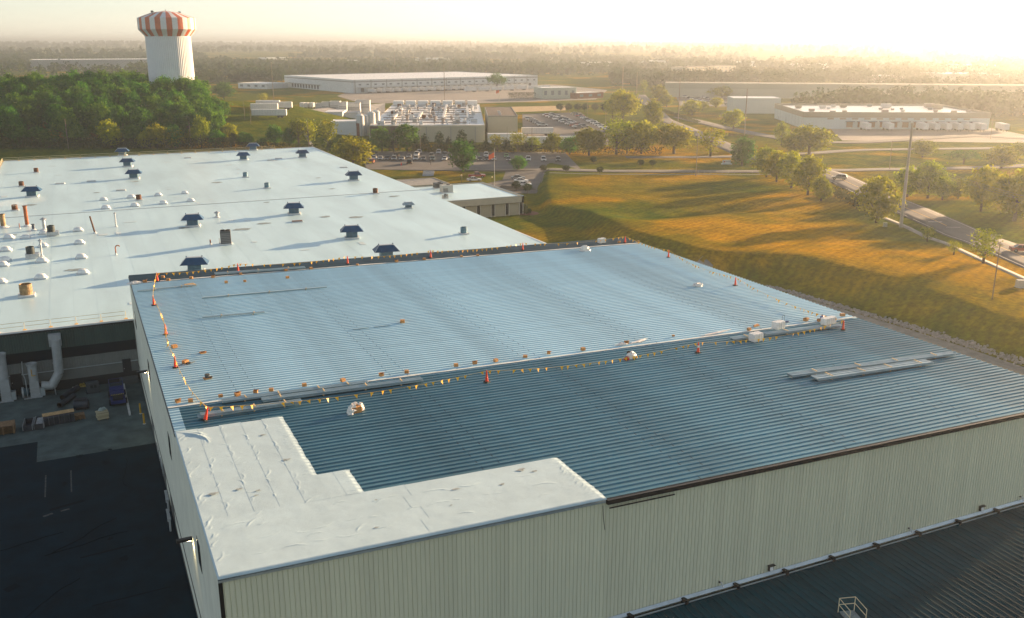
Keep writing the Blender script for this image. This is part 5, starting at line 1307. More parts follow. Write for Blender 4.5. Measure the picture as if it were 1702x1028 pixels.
for i in range(nst):
    mb = MB(); V = []
    for r_, z in ringz:
        for q in (0, .5, 1):
            a = 2 * math.pi * (i + q) / nst; V.append((r_ * math.cos(a), r_ * math.sin(a), z))
    F = [(j * 3 + q, j * 3 + q + 1, j * 3 + q + 4, j * 3 + q + 3) for j in range(4) for q in (0, 1)]
    mb.add(V, F).build('stripe', redm if i % 2 else stemm, bowl)
for a in (0.5, 2.2, 3.7): 
    m_ = MB().tube((rb * .62 * math.cos(a), rb * .62 * math.sin(a), hy(26.5)), (rb * .62 * math.cos(a), rb * .62 * math.sin(a), hy(22.5)), .22, n=6).build('roof_lamp', dstl, tw)
    MB().box((rb * .62 * math.cos(a), rb * .62 * math.sin(a), hy(22)), (1, 1, .7)).build('lamp_head', dstl, m_)
MB().tube((0, 0, hy(21)), (0, 0, hy(18)), .15, n=6).build('mast', dstl, tw)
MB().lathe([(rs_ * 1.02, hy(62.5)), (rs_ * 1.02, hy(61))], 48, cap=False).build('stem_ring', stemm, tw)
# ================================================================== BUILDINGS
white_b = mat('white_cladding', (.55, .58, .58), .6, var=.04, scale=.1); tan_b = mat('tan_cladding', (.40, .36, .26), .7, var=.05, scale=.1); brown_r = mat('brown_roof', (.07, .05, .038), .9, var=.2, scale=.3)
light_r = mat('pale_roof', (.70, .69, .66), .45, var=.08, scale=.05); band_m = mat('grey_band', (.26, .26, .24), .6); pale_blue = mat('pale_blue_cladding', (.46, .54, .55), .6, var=.04, scale=.1)
navy_c = mat('canopy_navy', (.05, .08, .12), .6); brick_m = mat('brick_red', (.22, .09, .055), .85, var=.15, scale=1)
class Bld:
    """a building in its own frame: x along the front (to the right), y into depth"""
    def __init__(s, name, label, p, ang, L, D, h, wall, roofm, parapet=.4, pm_=None, cat='building', group=None, z=0):
        s.t = thing(name, label, cat, (p[0], p[1], z), ang, group); s.L, s.D, s.h = L, D, h
        s.w = MB().bb(0, 0, -.5, L, D, h - .3).build('wall', wall, s.t)
        s.r = MB().bb(.15, .15, h - .298, L - .15, D - .15, h - .02).build('roof', roofm, s.t)
        if parapet:
            q = pm_ or wall
            for a in ((-.06, -.06, L + .06, .15), (-.06, D - .15, L + .06, D + .06), (-.06, .15, .15, D - .15), (L - .15, .15, L + .06, D - .15)):
                MB().bb(a[0], a[1], h - parapet * .6, a[2], a[3], h + parapet * .4).build('parapet', q, s.t)
    def part(s, name, m, *b, parent=None):
        mb = MB()
        for q in b: mb.bb(*q)
        return mb.build(name, m, parent or s.t)
def ang2(a, b): return math.atan2(b[1] - a[1], b[0] - a[0])
# ---- office joined to the white-roofed factory
of = Bld('office_building', 'low tan office with white flat roof beside the white-roofed factory', (71.3, 171.2), 0, 28.9, 26.5, 4.9, tan_b, wroof, .3, tan_b, 'office')
of.part('fascia', mat('office_fascia', (.42, .39, .31), .7, var=.05), (-.01, -.75, 3.4, 29.6, -.07, 4.95), (28.97, -.75, 3.4, 29.6, 27.1, 4.94))
of.part('soffit', mat('soffit_dark', (.05, .05, .05), .8), (0, -.7, 3.3, 29.5, -.05, 3.398))
of.part('coping', mat('coping_steel', (.25, .33, .38), .4, .3), (-.01, -.8, 4.952, 29.65, -.6, 5.05), (29.45, -.6, 4.952, 29.66, 27.2, 5.05), (0, 26.9, 4.952, 29.4, 27.1, 5.05))
for k in range(7):
    x = 1.6 + k * 4.05
    o = of.part('window', darkglass, (x + 2.7, -.06, .3, x + 3.6, -.01, 3.2)); of.part('mullion', mat('mullion_white', (.6, .58, .52), .6), (x + 2.55, -.3, 0, x + 2.69, -.005, 3.3), (x + 3.61, -.3, 0, x + 3.75, -.005, 3.3), parent=o)
of2 = Bld('office_wing', 'rear wing of the office with a grey gravel roof', (71.3, 198.2), 0, 19.5, 13.0, 5.2, tan_b, mat('gravel_roof', (.22, .225, .22), .9, var=.2, scale=.6), .3, tan_b, 'office')
def unit(p, lb, w=2.6, d=1.8, h=1.5, m=None, rz=0):
    t = thing('air_conditioner', lb, 'air conditioner', p, rz, group='air conditioners on roofs')
    MB().bb(-w / 2, -d / 2, .2, w / 2, d / 2, h).build('cabinet', m or mat('unit_beige', (.42, .42, .38), .6), t); MB().bb(-w / 2 - .1, -d / 2 - .1, 0, w / 2 + .1, d / 2 + .1, .198).build('curb', curbm, t)
    MB().lathe([(.5, h + .01), (.52, h + .16), (.45, h + .16)], 14, (w * .2, 0, 0)).build('fan_ring', dstl, t)
    for k in range(4): MB().bb(-w / 2 + .1, -d / 2 - .03, .35 + k * .25, 0, -d / 2 - .005, .47 + k * .25).build('grille', dstl, t)
unit(onz(742, 320, 4.9), 'beige air conditioner on the white office roof', 2.9, 2.4, 2.0); unit(onz(728, 313, 4.9), 'dark air conditioner behind the beige one on the office roof', 2.2, 2.0, 1.5, mat('unit_dark', (.06, .065, .07))); unit(onz(740, 330, 4.9), 'small low unit at the front of the office roof', 1.3, 1.1, .8)
# planting at the office corner
p = onz(868, 355, 0)
MB().lathe([(3.2, 0), (2.9, .12), (.5, .2)], 18).build('mulch_bed', mat('mulch', (.13, .045, .025), .95, var=.3, scale=3), None, (102.6, 172.2, .02)); tag(bpy.data.objects['mulch_bed'], 'red mulch bed at the office corner', kind='structure')
for i, (x, y, r_) in enumerate([(101.7, 172.8, 1.3), (100.9, 171.6, .8), (102.9, 171.4, .7), (101.8, 170.8, .6)]):
    t = tree('ball', (x, y, -.4 * r_), r_ * 2.6, r_ * 1.8, 'clipped shrub in the mulch bed, ' + ['tallest', 'nearest the wall', 'rightmost', 'in front'][i], 'shrubs in the mulch bed', 'shrub')
# ---- silo factory beyond the car park
A_ = R(-22)
F0 = onz(806, 237, 0); ex = Vector((math.cos(A_), math.sin(A_), 0)); ey = Vector((-math.sin(A_), math.cos(A_), 0))
LF = 52
o0 = F0 - ex * LF
sf = Bld('silo_factory', 'tan factory with cluttered pale roof behind the tree row', o0, A_, LF, 150, 7.6, mat('factory_tan', (.40, .37, .27), .7, var=.05, scale=.1), light_r, .3)
for x in (14, 25.5, 36.5, 47.5): sf.part('downpipe', band_m, (x, -.12, 0, x + .35, -.062, 7.0))
sf.part('dark_bay', mat('dark_bay', (.08, .05, .04), .8), (.5, -.1, 3.0, 13.5, -.061, 7.4))
rr = random.Random(77)
pipe_m = mat('roof_pipe', (.26, .22, .19), .7); duct_m = mat('roof_duct', (.52, .52, .50), .5, .1)
def LW(b, x, y, z): return b.t.matrix_world @ Vector((x, y, z))
def to(o_, ang, x, y, z): return Vector((o_[0] + x * math.cos(ang) - y * math.sin(ang), o_[1] + x * math.sin(ang) + y * math.cos(ang), z))
# roof clutter: runs of pipe, ducts and small units, each a thing
for k in range(9):
    y = 8 + k * 15.5
    MB().tube((rr.uniform(0, 6), y, 8.3), (rr.uniform(40, 52), y + rr.uniform(-1, 1), 8.3), .22, n=6).build('pipe_run', pipe_m, sf.t)
    for j in range(6): MB().bb(5 + j * 8, y - .15, 7.58, 5.3 + j * 8, y + .15, 8.2).build('pipe_support', pipe_m, sf.t)
for k in range(4): MB().bb(8 + k * 12, rr.uniform(10, 40), 7.9, 9.2 + k * 12, rr.uniform(70, 135), 8.8).build('duct', duct_m, sf.t)
for k in range(95):
    x, y = rr.uniform(3, 50), rr.uniform(3, 146); s_ = rr.uniform(.8, 2.2)
    t = thing('roof_unit', 'small rooftop machine among the pipes of the silo factory', 'roof unit', to(o0, A_, x, y, 7.6), A_, group='machines on the silo factory roof')
    if k % 3: MB().bb(-s_ / 2, -s_ / 2, .2, s_ / 2, s_ / 2, s_ * .9).build('cabinet', [duct_m, duct_m, pipe_m, duct_m, rust, duct_m, band_m][k % 7], t); MB().bb(-s_ * .4, -s_ * .4, 0, s_ * .4, s_ * .4, .198).build('curb', curbm, t)
    else: MB().lathe([(s_ * .3, 0), (s_ * .3, s_), (s_ * .5, s_ + .1), (s_ * .5, s_ + .4), (.1, s_ + .7)], 10).build('stack', [duct_m, pipe_m][k % 2], t); MB().lathe([(s_ * .6, 0), (s_ * .35, .2)], 10).build('flashing', curbm, t)
# penthouse row along the back
for k in range(7): MB().bb(1 + k * 7.3, 138, 7.58, 6.8 + k * 7.3, 147, 10.2).build('roof_monitor', mat('monitor_white', (.66, .66, .63), .5), sf.t)
# front canopy block with bright roof
cb = Bld('factory_block', 'tan block with dark brown roof at the right of the silo factory', onz(811, 231, 0), A_, 14, 62, 10.5, tan_b, brown_r, .3, band_m)
for k in range(3): MB().box((6, 8 + k * 8, 10.9), (1.2, 1.2, .8)).build('skylight', duct_m, cb.t)
cb2 = Bld('white_block', 'low white block below the brown-roofed block', onz(811, 240, 0), A_, 16, 5, 4.4, white_b, light_r, .2)
# silos
silom = mat('silo_white', (.60, .60, .57), .5, var=.06, scale=.2)
for i, (x, y, r_, h) in enumerate([(600, 235, 1.9, 11.3), (608, 234, 1.6, 11.0), (618.5, 233, 1.9, 12.2), (626.5, 232, 1.8, 12.6)]):
    p = onz(x, y, 0); t = thing('silo', 'tall white silo beside the factory, %s from the left' % ORD[i], 'silo', p, 0, 'white silos at the factory')
    MB().lathe([(r_, 0), (r_, h), (r_ * .6, h + .7), (.2, h + .9)], 20).build('shell', silom, t, smooth=False)
    MB().bb(-.25, -r_ - .35, 0, .25, -r_ - .05, h).build('ladder', steel, t); MB().lathe([(r_ + .25, h), (r_ + .25, h + .1)], 16).build('walkway', steel, t); MB().path([(r_ + .2, 0, h + 1), (r_ + .2, 0, h + 2.2)], .05).build('mast', steel, t)
tk = Bld('tank_house', 'plain white block left of the silos', onz(551, 236, 0), A_, 11.5, 12, 9.0, white_b, light_r, .2)
tk.part('brick_end', brick_m, (11.56, -.05, 0, 12.9, 11, 8.2))
u1 = Bld('upper_block', 'white block behind the tank house', onz(522, 205, 0), A_, 16, 20, 6.0, white_b, light_r, .2); u2 = Bld('upper_block', 'white block right of the other behind the tank house', onz(560, 203, 0), A_, 12, 18, 5.0, white_b, mat('grey_roof', (.3, .3, .3), .8), .2)
hs = Bld('gable_shed', 'small grey gabled shed in front of the white blocks', onz(520, 229, 0), A_, 4.2, 5, 3.2, mat('shed_grey', (.35, .38, .4), .7), light_r, 0)
MB().add([(-.2, -.2, 3), (4.4, -.2, 3), (2.1, -.2, 4.6), (-.2, 5.2, 3), (4.4, 5.2, 3), (2.1, 5.2, 4.6)], [(0, 1, 2), (5, 4, 3), (0, 2, 5, 3), (1, 4, 5, 2), (0, 3, 4, 1)]).build('gable_roof', mat('shed_roof', (.5, .53, .55), .5), hs.t)
for x in (.8, 2.6): hs.part('window', darkglass, (x, -.04, 1.2, x + .9, -.01, 2.2))
for i, (x, y, w_, h) in enumerate([(528, 181, 5, 6), (538, 182, 4.5, 7), (552, 182, 6, 7.5), (566, 182, 5, 7), (580, 180, 8, 6), (594, 178, 9, 7)]):
    b_ = Bld('cooling_tower', 'pale cooling tower in the row behind the silos, %s from the left' % ORD[i], onz(x - 3, y + 14, 0), A_, w_, 6, h + 2, silom, band_m, .3, cat='cooling tower', group='cooling towers behind the silos')
    for k in range(3): b_.part('louvre', band_m, (.4, -.08, h - 2.6 + k * .9, w_ - .4, -.01, h - 2.2 + k * .9))
# ---- long white warehouse
bf, br_, bl_ = onz(586.5, 155.5, 0), onz(893.5, 145, 0), onz(495.5, 145, 0)
a1 = ang2(bf, br_); LB = (br_ - bf).length
bw = Bld('long_warehouse', 'very long white warehouse with loading docks in the distance', bf, a1, LB, 150, 11.4, white_b, mat('bright_roof', (.75, .73, .69), .4), .6, cat='warehouse')
bw.part('stripe', band_m, (0, -.1, 9.3, LB, -.06, 10.2)); bw.part('stripe', band_m, (-.1, 0, 9.3, -.06, 150, 10.2))
for k in range(13): bw.part('bay_line', band_m, (k * LB / 13 + 2, -.2, 0, k * LB / 13 + 2.8, -.101, 11.2))
for k in range(26): bw.part('window', mat('far_window', (.18, .2, .2), .3), (6 + k * LB / 26.5, -.13, 6.6, 8.6 + k * LB / 26.5, -.061, 7.9))
for k in range(30): bw.part('dock_door', mat('far_dock', (.13, .12, .11), .7), (8 + k * LB / 32, -.14, .9, 11.2 + k * LB / 32, -.062, 4.2))
for k in range(10): bw.part('dock_door', mat('far_dock', (.13, .12, .11)), (-.14, 70 + k * 6.5, .9, -.062, 73.6 + k * 6.5, 4.2))
bw.part('dock_canopy', band_m, (-2.4, 66, 4.6, -.07, 138, 5.0)); bw.part('dock_canopy', mat('canopy_pale', (.45, .45, .43), .6), (4, -2.6, 4.7, LB - 12, -.15, 5.0))
# ---- right warehouse
a0, b0, c0 = onz(1265, 197, 0), onz(1335, 214.5, 0), onz(1633, 216, 0)
ar = ang2(b0, c0); LR = (c0 - b0).length + 3
rw = Bld('right_warehouse', 'pale blue warehouse with tan parapet and truck docks at right', b0, ar, LR, 72, 7.6, pale_blue, mat('cream_roof', (.78, .72, .64), .3), 0, cat='warehouse')  # even cream roof colour, fairly smooth
par = mat('tan_parapet', (.30, .26, .19), .7, var=.05, scale=.2)
for q in ((-.35, -.35, LR + .35, -.005), (-.35, 72.005, LR + .35, 72.35), (-.35, -.005, -.005, 72.005), (LR + .005, -.005, LR + .35, 72.005)): rw.part('parapet', par, (q[0], q[1], 5.9, q[2], q[3], 8.7))
for k in range(12): rw.part('clerestory', par, (12 + k * 6.3, -.05, 4.9, 15.2 + k * 6.3, -.003, 5.7))
for k in range(12):
    x = 22 + k * 5.7
    o = rw.part('dock_door', mat('dock_brown', (.22, .12, .06), .7), (x, -.12, .9, x + 3.2, -.004, 3.6)); rw.part('dock_canopy', navy_c, (x - .6, -2.0, 3.75, x + 3.8, -.005, 4.15), parent=o)  # dock doors in one even brown
for k in range(9): rw.part('wall_seam', mat('seam_blue', (.30, .36, .37), .6), (-.04, 4 + k * 7.5, 0, -.003, 4.3 + k * 7.5, 5.8))
rw.part('wall_door', mat('seam_blue', (.30, .36, .37)), (-.08, 40, 0, -.041, 41.2, 2.3), (-.08, 60, 0, -.041, 61.2, 2.3)); rr = random.Random(4)
for k in range(24):
    x, y = rr.uniform(3, LR - 4), rr.uniform(5, 68); s_ = rr.uniform(1.0, 2.4) if y < 40 else rr.uniform(1.8, 4)
    t = thing('roof_unit', 'boxy rooftop unit on the pale blue warehouse', 'roof unit', to(b0, ar, x, y, 7.58), ar, group='units on the right warehouse roof')
    MB().bb(-s_ * .7, -s_ * .4, .35, s_ * .7, s_ * .4, s_ * .55 + .35).build('cabinet', [par, band_m, pipe_m, duct_m][k % 4], t); MB().bb(-s_ * .5, -s_ * .3, 0, s_ * .5, s_ * .3, .348).build('curb', band_m, t)
rb_ = Bld('side_block', 'plain pale block left of the right warehouse', onz(1217, 189, 0), ar, 30, 22, 9.5, mat('side_block', (.44, .48, .46), .7), light_r, .3); 
# ---- long low warehouse behind
l0, l1 = onz(1420, 165, 0), onz(1702, 168, 0); al = ang2(l0, l1); dl = (l1 - l0).normalized(); lo_ = l0 - dl * 150
lw = Bld('low_warehouse', 'long low grey-green warehouse wall behind the right warehouse', lo_, al, 420, 24, 11.5, mat('sage_wall', (.36, .36, .29), .7, var=.04, scale=.05), mat('sage_roof', (.2, .2, .17), .9), 0, cat='warehouse')
lw.part('upper_band', mat('sage_dark', (.30, .30, .23), .7), (0, -.12, 7.0, 420, -.065, 11.3))
for k in range(14): lw.part('door', mat('far_door', (.2, .13, .08), .8), (170 + k * 12, -.16, 0, 172.4 + k * 12, -.122 if False else -.066, 2.8))
# ---- small far buildings
def far_b(q0, q1, h, D, lb, wall, roofm, wins=0, floors=1, name='far_building'):
    a, b = onz(*q0, 0), onz(*q1, 0); L = (b - a).length
    o = Bld(name, lb, a, ang2(a, b), L, D, h, wall, roofm, .4)
    for f in range(floors):
        for k in range(wins): o.part('window', mat('far_window', (.18, .2, .2)), (L * (k + .3) / wins, -.1, (f + .35) * h / floors, L * (k + .7) / wins, -.065, (f + .75) * h / floors))
    return o
far_b((901, 165), (958, 164), 8.5, 22, 'small pale green building with dock doors left of the brick shed', mat('mint_wall', (.42, .46, .38), .7), light_r, 5, 1)
far_b((959, 165), (1003, 163), 4.5, 16, 'low brown building beside the pale green one', brick_m, light_r, 3, 1)
far_b((396, 147), (444, 148.5), 5.0, 30, 'long low white shed on the brown field', white_b, light_r, 4, 1)
far_b((1140, 134), (1222, 130), 15, 22, 'four storey cream hotel block in the haze', mat('hotel_cream', (.50, .44, .33), .7), brown_r, 12, 4, 'hotel')
far_b((968, 113), (1020, 112), 9, 20, 'small pale building among far trees', white_b, light_r, 6, 2)
far_b((52, 119), (250, 117), 17, 90, 'wide grey factory beyond the wood on the left', mat('far_grey', (.30, .31, .30), .7), light_r, 0, 1)
far_b((1565, 141), (1660, 141), 11, 60, 'pale shed with bright roof in the right haze', mat('sage_wall', (.36, .36, .29)), mat('bright_roof', (.75, .73, .69)), 0, 1)
far_b((1450, 141), (1502, 141), 9, 30, 'low pale building behind the long warehouse', mat('sage_wall', (.36, .36, .29)), light_r, 0, 1)
far_b((330, 96), (420, 94), 9, 60, 'pale shed among far woods right of the tower', white_b, light_r, 0, 1)

for i, (x0, x1, y, h, lb) in enumerate([(150, 215, 97, 9, 'low pale shed in the far woods left of the water tower'), (560, 600, 109, 9, 'low pale shed far behind the long warehouse, left'), (700, 752, 105, 10, 'low pale shed far behind the long warehouse, right'), (1075, 1120, 110, 10, 'pale shed in the haze left of the hotel'), (1338, 1385, 119, 11, 'pale shed in the haze right of the hotel'), (1240, 1268, 113, 10, 'small pale block in the haze above the hotel'), (1600, 1655, 121, 11, 'pale shed near the right edge in the haze'), (905, 940, 103, 9, 'tiny pale block in the haze at centre'), (445, 480, 103, 9, 'tiny pale shed right of the water tower')]):
    far_b((x0, y), (x1, y - .6), h, 40, lb, white_b, light_r, 0, 1)

# ================================================================== TRAILERS AND CARS
trw = mat('trailer_white', (.62, .62, .60), .45, var=.05, scale=.5, orand=.08)
def make_trailer():
    t = thing('semi_trailer', 'x', 'trailer', group='white trailers')
    b = MB().bb(-6.6, -1.28, 1.15, 6.6, 1.28, 4.0).build('box', trw, t)
    for k in range(13): MB().bb(-6.5 + k * 1.02, -1.31, 1.2, -6.42 + k * 1.02, -1.281, 3.95).build('rib', mat('trailer_rib', (.45, .46, .46), .5), b)
    MB().bb(-6.5, -.6, .95, 6.5, .6, 1.148).build('frame', dstl, t)
    for x in (3.6, 4.9):
        for s_ in (-1, 1): MB().tube((x, s_ * .75, .5), (x, s_ * 1.25, .5), .5, n=12).build('wheel', rubber, t)
    for s_ in (-.8, .8): MB().bb(-4.4, s_ - .08, 0, -4.2, s_ + .08, 1.0).build('landing_leg', dstl, t)
    MB().bb(6.601, -1.2, 1.25, 6.66, 1.2, 3.9).build('rear_door', mat('trailer_door', (.5, .5, .48), .5), t)
    return t
tp = None
def trailer(p, rz, lb, s_=1.0, group='white trailers'):
    global tp
    o = make_trailer() if tp is None else copy_tree(tp)
    if tp is None: tp = o
    o.location = (p[0], p[1], p[2]); o.rotation_euler = (0, 0, rz); o['label'] = lb; o.scale = (s_, 1, 1); return o
trailer(gp(448, 196), A_, 'white trailer on the grass, front one of the stacked pair', 1.25); trailer(gp(440, 186), A_, 'white trailer on the grass, second of the group'); trailer(gp(462, 183), A_, 'white trailer on the grass, rear right of the group', 1.1); trailer(gp(446, 180.5), A_, 'white trailer on the grass, farthest of the group', .9)
for i, x in enumerate((503, 510, 519)): trailer(gp(x, 181), A_ + R(90), 'white trailer end on beside the cooling towers, %s from left' % ORD[i], .6)
trailer(gp(893, 226), A_, 'white trailer parked right of the brown-roofed block', 1.15); trailer(gp(880, 243), A_, 'white trailer behind the tree row, left of two', 1.1); trailer(gp(931, 242), A_, 'white trailer behind the tree row, right of two', 1.1)
for i in range(20):
    k = 14 + i * LB / 23.5; p = to(bf, a1, k, -9.5 - (i % 3) * .5, .06); trailer(p, a1 + R(90), 'white trailer backed to the long warehouse, %s from the left' % ORD[i], .9)
for i in range(7):
    p = to(bf, a1, 96 + i * 14.2 * 1.0, -44, .06); trailer(p, a1 + R(4), 'white trailer standing free in the truck yard, %s from the left' % ORD[i], .95)
for i, k in enumerate((1, 3, 6, 7, 8, 9, 10, 11)):
    p = to(b0, ar, 22 + k * 5.7 + 1.6, -8.2, .06); trailer(p, ar + R(88), 'white trailer backed to the pale blue warehouse, %s dock from the left' % ORD[k], .95)
p = to(b0, ar, LR + 3, -8.5, .06); trailer(p, ar + R(86), 'last white trailer beside the pale blue warehouse corner', .95)
# cars
glass = mat('car_glass', (.012, .015, .018), .08); tyre = mat('tyre', (.012, .012, .013), .85); hl = mat('headlight', (.8, .8, .75), .1); tl = mat('taillight', (.35, .02, .01), .2); rim = mat('wheel_rim', (.4, .4, .42), .3, .7)
def car_meshes(kind):
    L, W, Hb, Hc = {'sedan': (4.7, 1.82, .92, 1.46), 'suv': (4.7, 1.92, 1.05, 1.75), 'pickup': (5.7, 2.0, 1.08, 1.88)}[kind]
    h = L / 2
    prof_b = {'sedan': [(-h, .35), (-h, .75), (-h + .15, .95), (-h + 1.1, Hb + .03), (h - 1.35, Hb), (h - .2, .78), (h, .62), (h, .35)],
              'suv': [(-h, .4), (-h + .02, 1.0), (-h + .2, Hb + .02), (h - 1.2, Hb), (h - .15, .92), (h, .75), (h, .4)],
              'pickup': [(-h, .5), (-h, 1.08), (-h + .05, 1.12), (h - 1.5, 1.12), (h - .15, 1.05), (h, .85), (h, .45)]}[kind]
    cab = {'sedan': [(-h + .75, Hb), (-h + 1.45, Hc), (h - 2.1, Hc), (h - 1.2, Hb)], 'suv': [(-h + .12, Hb), (-h + .5, Hc), (h - 1.95, Hc), (h - 1.1, Hb)], 'pickup': [(-h + 2.0, 1.12), (-h + 2.15, Hc), (h - 2.3, Hc), (h - 1.5, 1.12)]}[kind]
    body = MB(); n = len(prof_b); w = W / 2
    def loft(mb, pr, w0, w1f):
        k = len(pr); zmin = min(z for _, z in pr); zmax = max(z for _, z in pr)
        wid = [w0 - w1f * (z - zmin) / (zmax - zmin) for _, z in pr]
        mb.add([(x, -q, z) for (x, z), q in zip(pr, wid)] + [(x, q, z) for (x, z), q in zip(pr, wid)], [tuple(range(k)), tuple(range(2 * k - 1, k - 1, -1))] + [(i, i + k, (i + 1) % k + k, (i + 1) % k) for i in range(k)])
    loft(body, prof_b, w, .06)
    if kind == 'pickup': body.bb(-h + .08, -w + .12, 1.121, -h + 1.9, w - .12, 1.122)
    gl = MB(); loft(gl, cab, w - .06, .22)
    rf_ = MB(); z = Hc; x0, x1 = cab[1][0], cab[2][0]; wt = w - .28
    rf_.bb(x0 + .04, -wt, z - .02, x1 - .02, wt, z + .03)
    for s_ in (-1, 1):
        for (xa, za), (xb, zb), ft in ((cab[0], cab[1], 1), (cab[3], cab[2], 1)): rf_.tube((xa, s_ * (w - .07), za), (xb, s_ * wt, zb), .05, n=4)
        xm = (x0 + x1) / 2; rf_.tube((xm, s_ * (w - .07), Hb + .02), (xm, s_ * wt, Hc), .05, n=4)
    wh_ = MB().tube((0, -.11, 0), (0, .11, 0), .34 if kind == 'sedan' else .39, n=12); rm = MB().tube((0, -.12, 0), (0, .12, 0), .2, n=8)
    hd = MB().box((0, 0, 0), (.1, .42, .16)); bum = MB().box((0, 0, 0), (.12, W * .96, .18))
    gr = MB().box((0, 0, 0), (.06, W * .42, .2))
    return dict(L=L, W=W, body=body.mesh(kind + '_body', trw), glass=gl.mesh(kind + '_glass', glass), roof=rf_.mesh(kind + '_roof', trw), wheel=wh_.mesh('wheel', tyre), rim=rm.mesh('rim', rim), head=hd.mesh('headlight', hl), tail=hd.mesh('taillight', tl), bump=bum.mesh('bumper', dstl), grille=gr.mesh('grille', blackm))
CM = {k: car_meshes(k) for k in ('sedan', 'suv', 'pickup')}
CC = {'white': (.62, .62, .61), 'silver': (.33, .35, .36), 'grey': (.14, .15, .16), 'black': (.012, .013, .015), 'navy': (.015, .025, .06), 'beige': (.36, .30, .21), 'teal': (.03, .10, .11), 'green': (.10, .36, .04), 'red': (.26, .03, .018), 'orange': (.45, .13, .03)}
CMAT = {k: mat('car_paint_' + k, v, .28, .0 if k in ('white',) else .25, spec=.6) for k, v in CC.items()}
CP = {}
def car(kind, col, p, rz, lb, group, parts=True):
    key = (kind, col, parts); M_ = CM[kind]
    if key in CP: t = copy_tree(CP[key])
    else:
        t = thing({'pickup': 'pickup_truck', 'suv': 'parked_suv'}.get(kind, 'parked_car'), 'x', 'car'); CP[key] = t
        b = link('body', M_['body'], t); r_ = link('roof', M_['roof'], t); link('windows', M_['glass'], t)
        for q in (b, r_): q.material_slots[0].link = 'OBJECT'; q.material_slots[0].material = CMAT[col]
        for sx in (-.31, .31):
            for sy in (-1, 1):
                w_ = link('wheel', M_['wheel'], t, (sx * M_['L'], sy * (M_['W'] / 2 - .1), .35)); 
                if parts: link('rim', M_['rim'], w_)
        if parts:
            for sy in (-1, 1): link('headlight', M_['head'], t, (M_['L'] / 2 - .05, sy * (M_['W'] / 2 - .3), .72 if kind == 'sedan' else .86)); link('taillight', M_['tail'], t, (-M_['L'] / 2 + .03, sy * (M_['W'] / 2 - .28), .8))
            link('bumper', M_['bump'], t, (M_['L'] / 2 - .02, 0, .45)); link('bumper', M_['bump'], t, (-M_['L'] / 2 + .02, 0, .48)); link('grille', M_['grille'], t, (M_['L'] / 2 - .01, 0, .68))
    t.location = (p[0], p[1], p[2]); t.rotation_euler = (0, 0, rz); tag(t, lb, 'car', group)
    return t
FACE = R(-114)      # nose towards the camera in the first car park
L1 = [('suv', 'white', 697, 256, 'back row, alone beside the lamp pole'), ('suv', 'white', 729, 256.5, 'back row, right of the lamp pole'), ('suv', 'navy', 623, 260, 'left end of the back row'), ('sedan', 'white', 621.5, 266, 'left end of the front row'), ('sedan', 'white', 632.5, 266.5, 'second in the front row'), ('sedan', 'navy', 643.5, 266.8, 'third in the front row'), ('suv', 'silver', 655, 266.8, 'fourth in the front row'), ('suv', 'black', 659.5, 261.5, 'behind the fourth of the front row'), ('sedan', 'silver', 668, 266.8, 'fifth in the front row'),
      ('sedan', 'silver', 680, 263, 'set back, sixth along'), ('suv', 'white', 691.5, 266.8, 'seventh in the front row'), ('suv', 'white', 692.5, 260, 'behind the seventh of the front row'), ('sedan', 'grey', 703.5, 266.8, 'eighth in the front row'), ('pickup', 'beige', 717.5, 262.5, 'set back left of the full green tree'), ('sedan', 'teal', 719, 267, 'front row left of the full green tree'), ('sedan', 'white', 739, 267.3, 'front row nearest left of the full green tree'), ('suv', 'grey', 739, 261, 'behind the white one left of the tree'), ('sedan', 'white', 750, 265, 'half hidden left of the tree'),
      ('sedan', 'white', 788.5, 266, 'half hidden right of the tree'), ('sedan', 'black', 798, 268, 'front row, first clear right of the tree'), ('sedan', 'black', 809, 267.5, 'front row, second right of the tree'), ('suv', 'white', 808, 261, 'behind the second right of the tree'), ('sedan', 'silver', 821, 267.5, 'front row behind the flag'), ('sedan', 'green', 841.5, 262.5, 'only green car'), ('sedan', 'grey', 845, 268, 'front row below the green car'), ('pickup', 'white', 878, 268, 'right part of the car park'), ('suv', 'white', 903.5, 268.5, 'right part, second from the end'), ('suv', 'grey', 927.5, 269, 'right end of the car park')]
for i, (k, c, x, y, lb) in enumerate(L1):
    car(k, c, gp(x, y) + Vector((0, 0, .06)), FACE + random.uniform(-.05, .05) + (math.pi if i in (0, 7) else 0), '%s %s in the car park, %s' % (c, {'sedan': 'saloon car', 'suv': 'sport utility car', 'pickup': 'pickup truck'}[k], lb), 'cars in the first car park')
car('suv', 'black', gp(681, 273) + Vector((0, 0, .06)), R(66), 'black sport utility car driving away in the car park', 'cars in the first car park'); car('suv', 'orange', gp(618, 272) + Vector((0, 0, .06)), R(66), 'orange lit car at the left edge of the car park', 'cars in the first car park')
car('pickup', 'red', gp(792.7, 296) + Vector((0, 0, .08)), R(-18), 'dark red pickup truck parked behind the office', 'cars by the office'); car('sedan', 'white', gp(788, 302) + Vector((0, 0, .08)), R(-10), 'white saloon car beside the dark red pickup', 'cars by the office')
for i, (x, y, c) in enumerate([(861, 299, 'grey'), (866, 304, 'white'), (871, 310, 'white')]): car('sedan', c, gp(x, y) + Vector((0, 0, .1)), R(-24), '%s saloon car beside the office drive, %s from the back' % (c, ORD[i]), 'cars by the office')
car('suv', 'grey', gp(1395, 299.5) + Vector((0, 0, .13)), R(130), 'dark car driving along the curving road', 'cars on the road'); car('sedan', 'red', gp(1699, 420) + Vector((0, 0, .13)), R(-38), 'red car on the road at the right edge', 'cars on the road')
cr = random.Random(12); cols = ['white', 'white', 'silver', 'grey', 'black', 'silver', 'white', 'beige', 'red', 'navy']
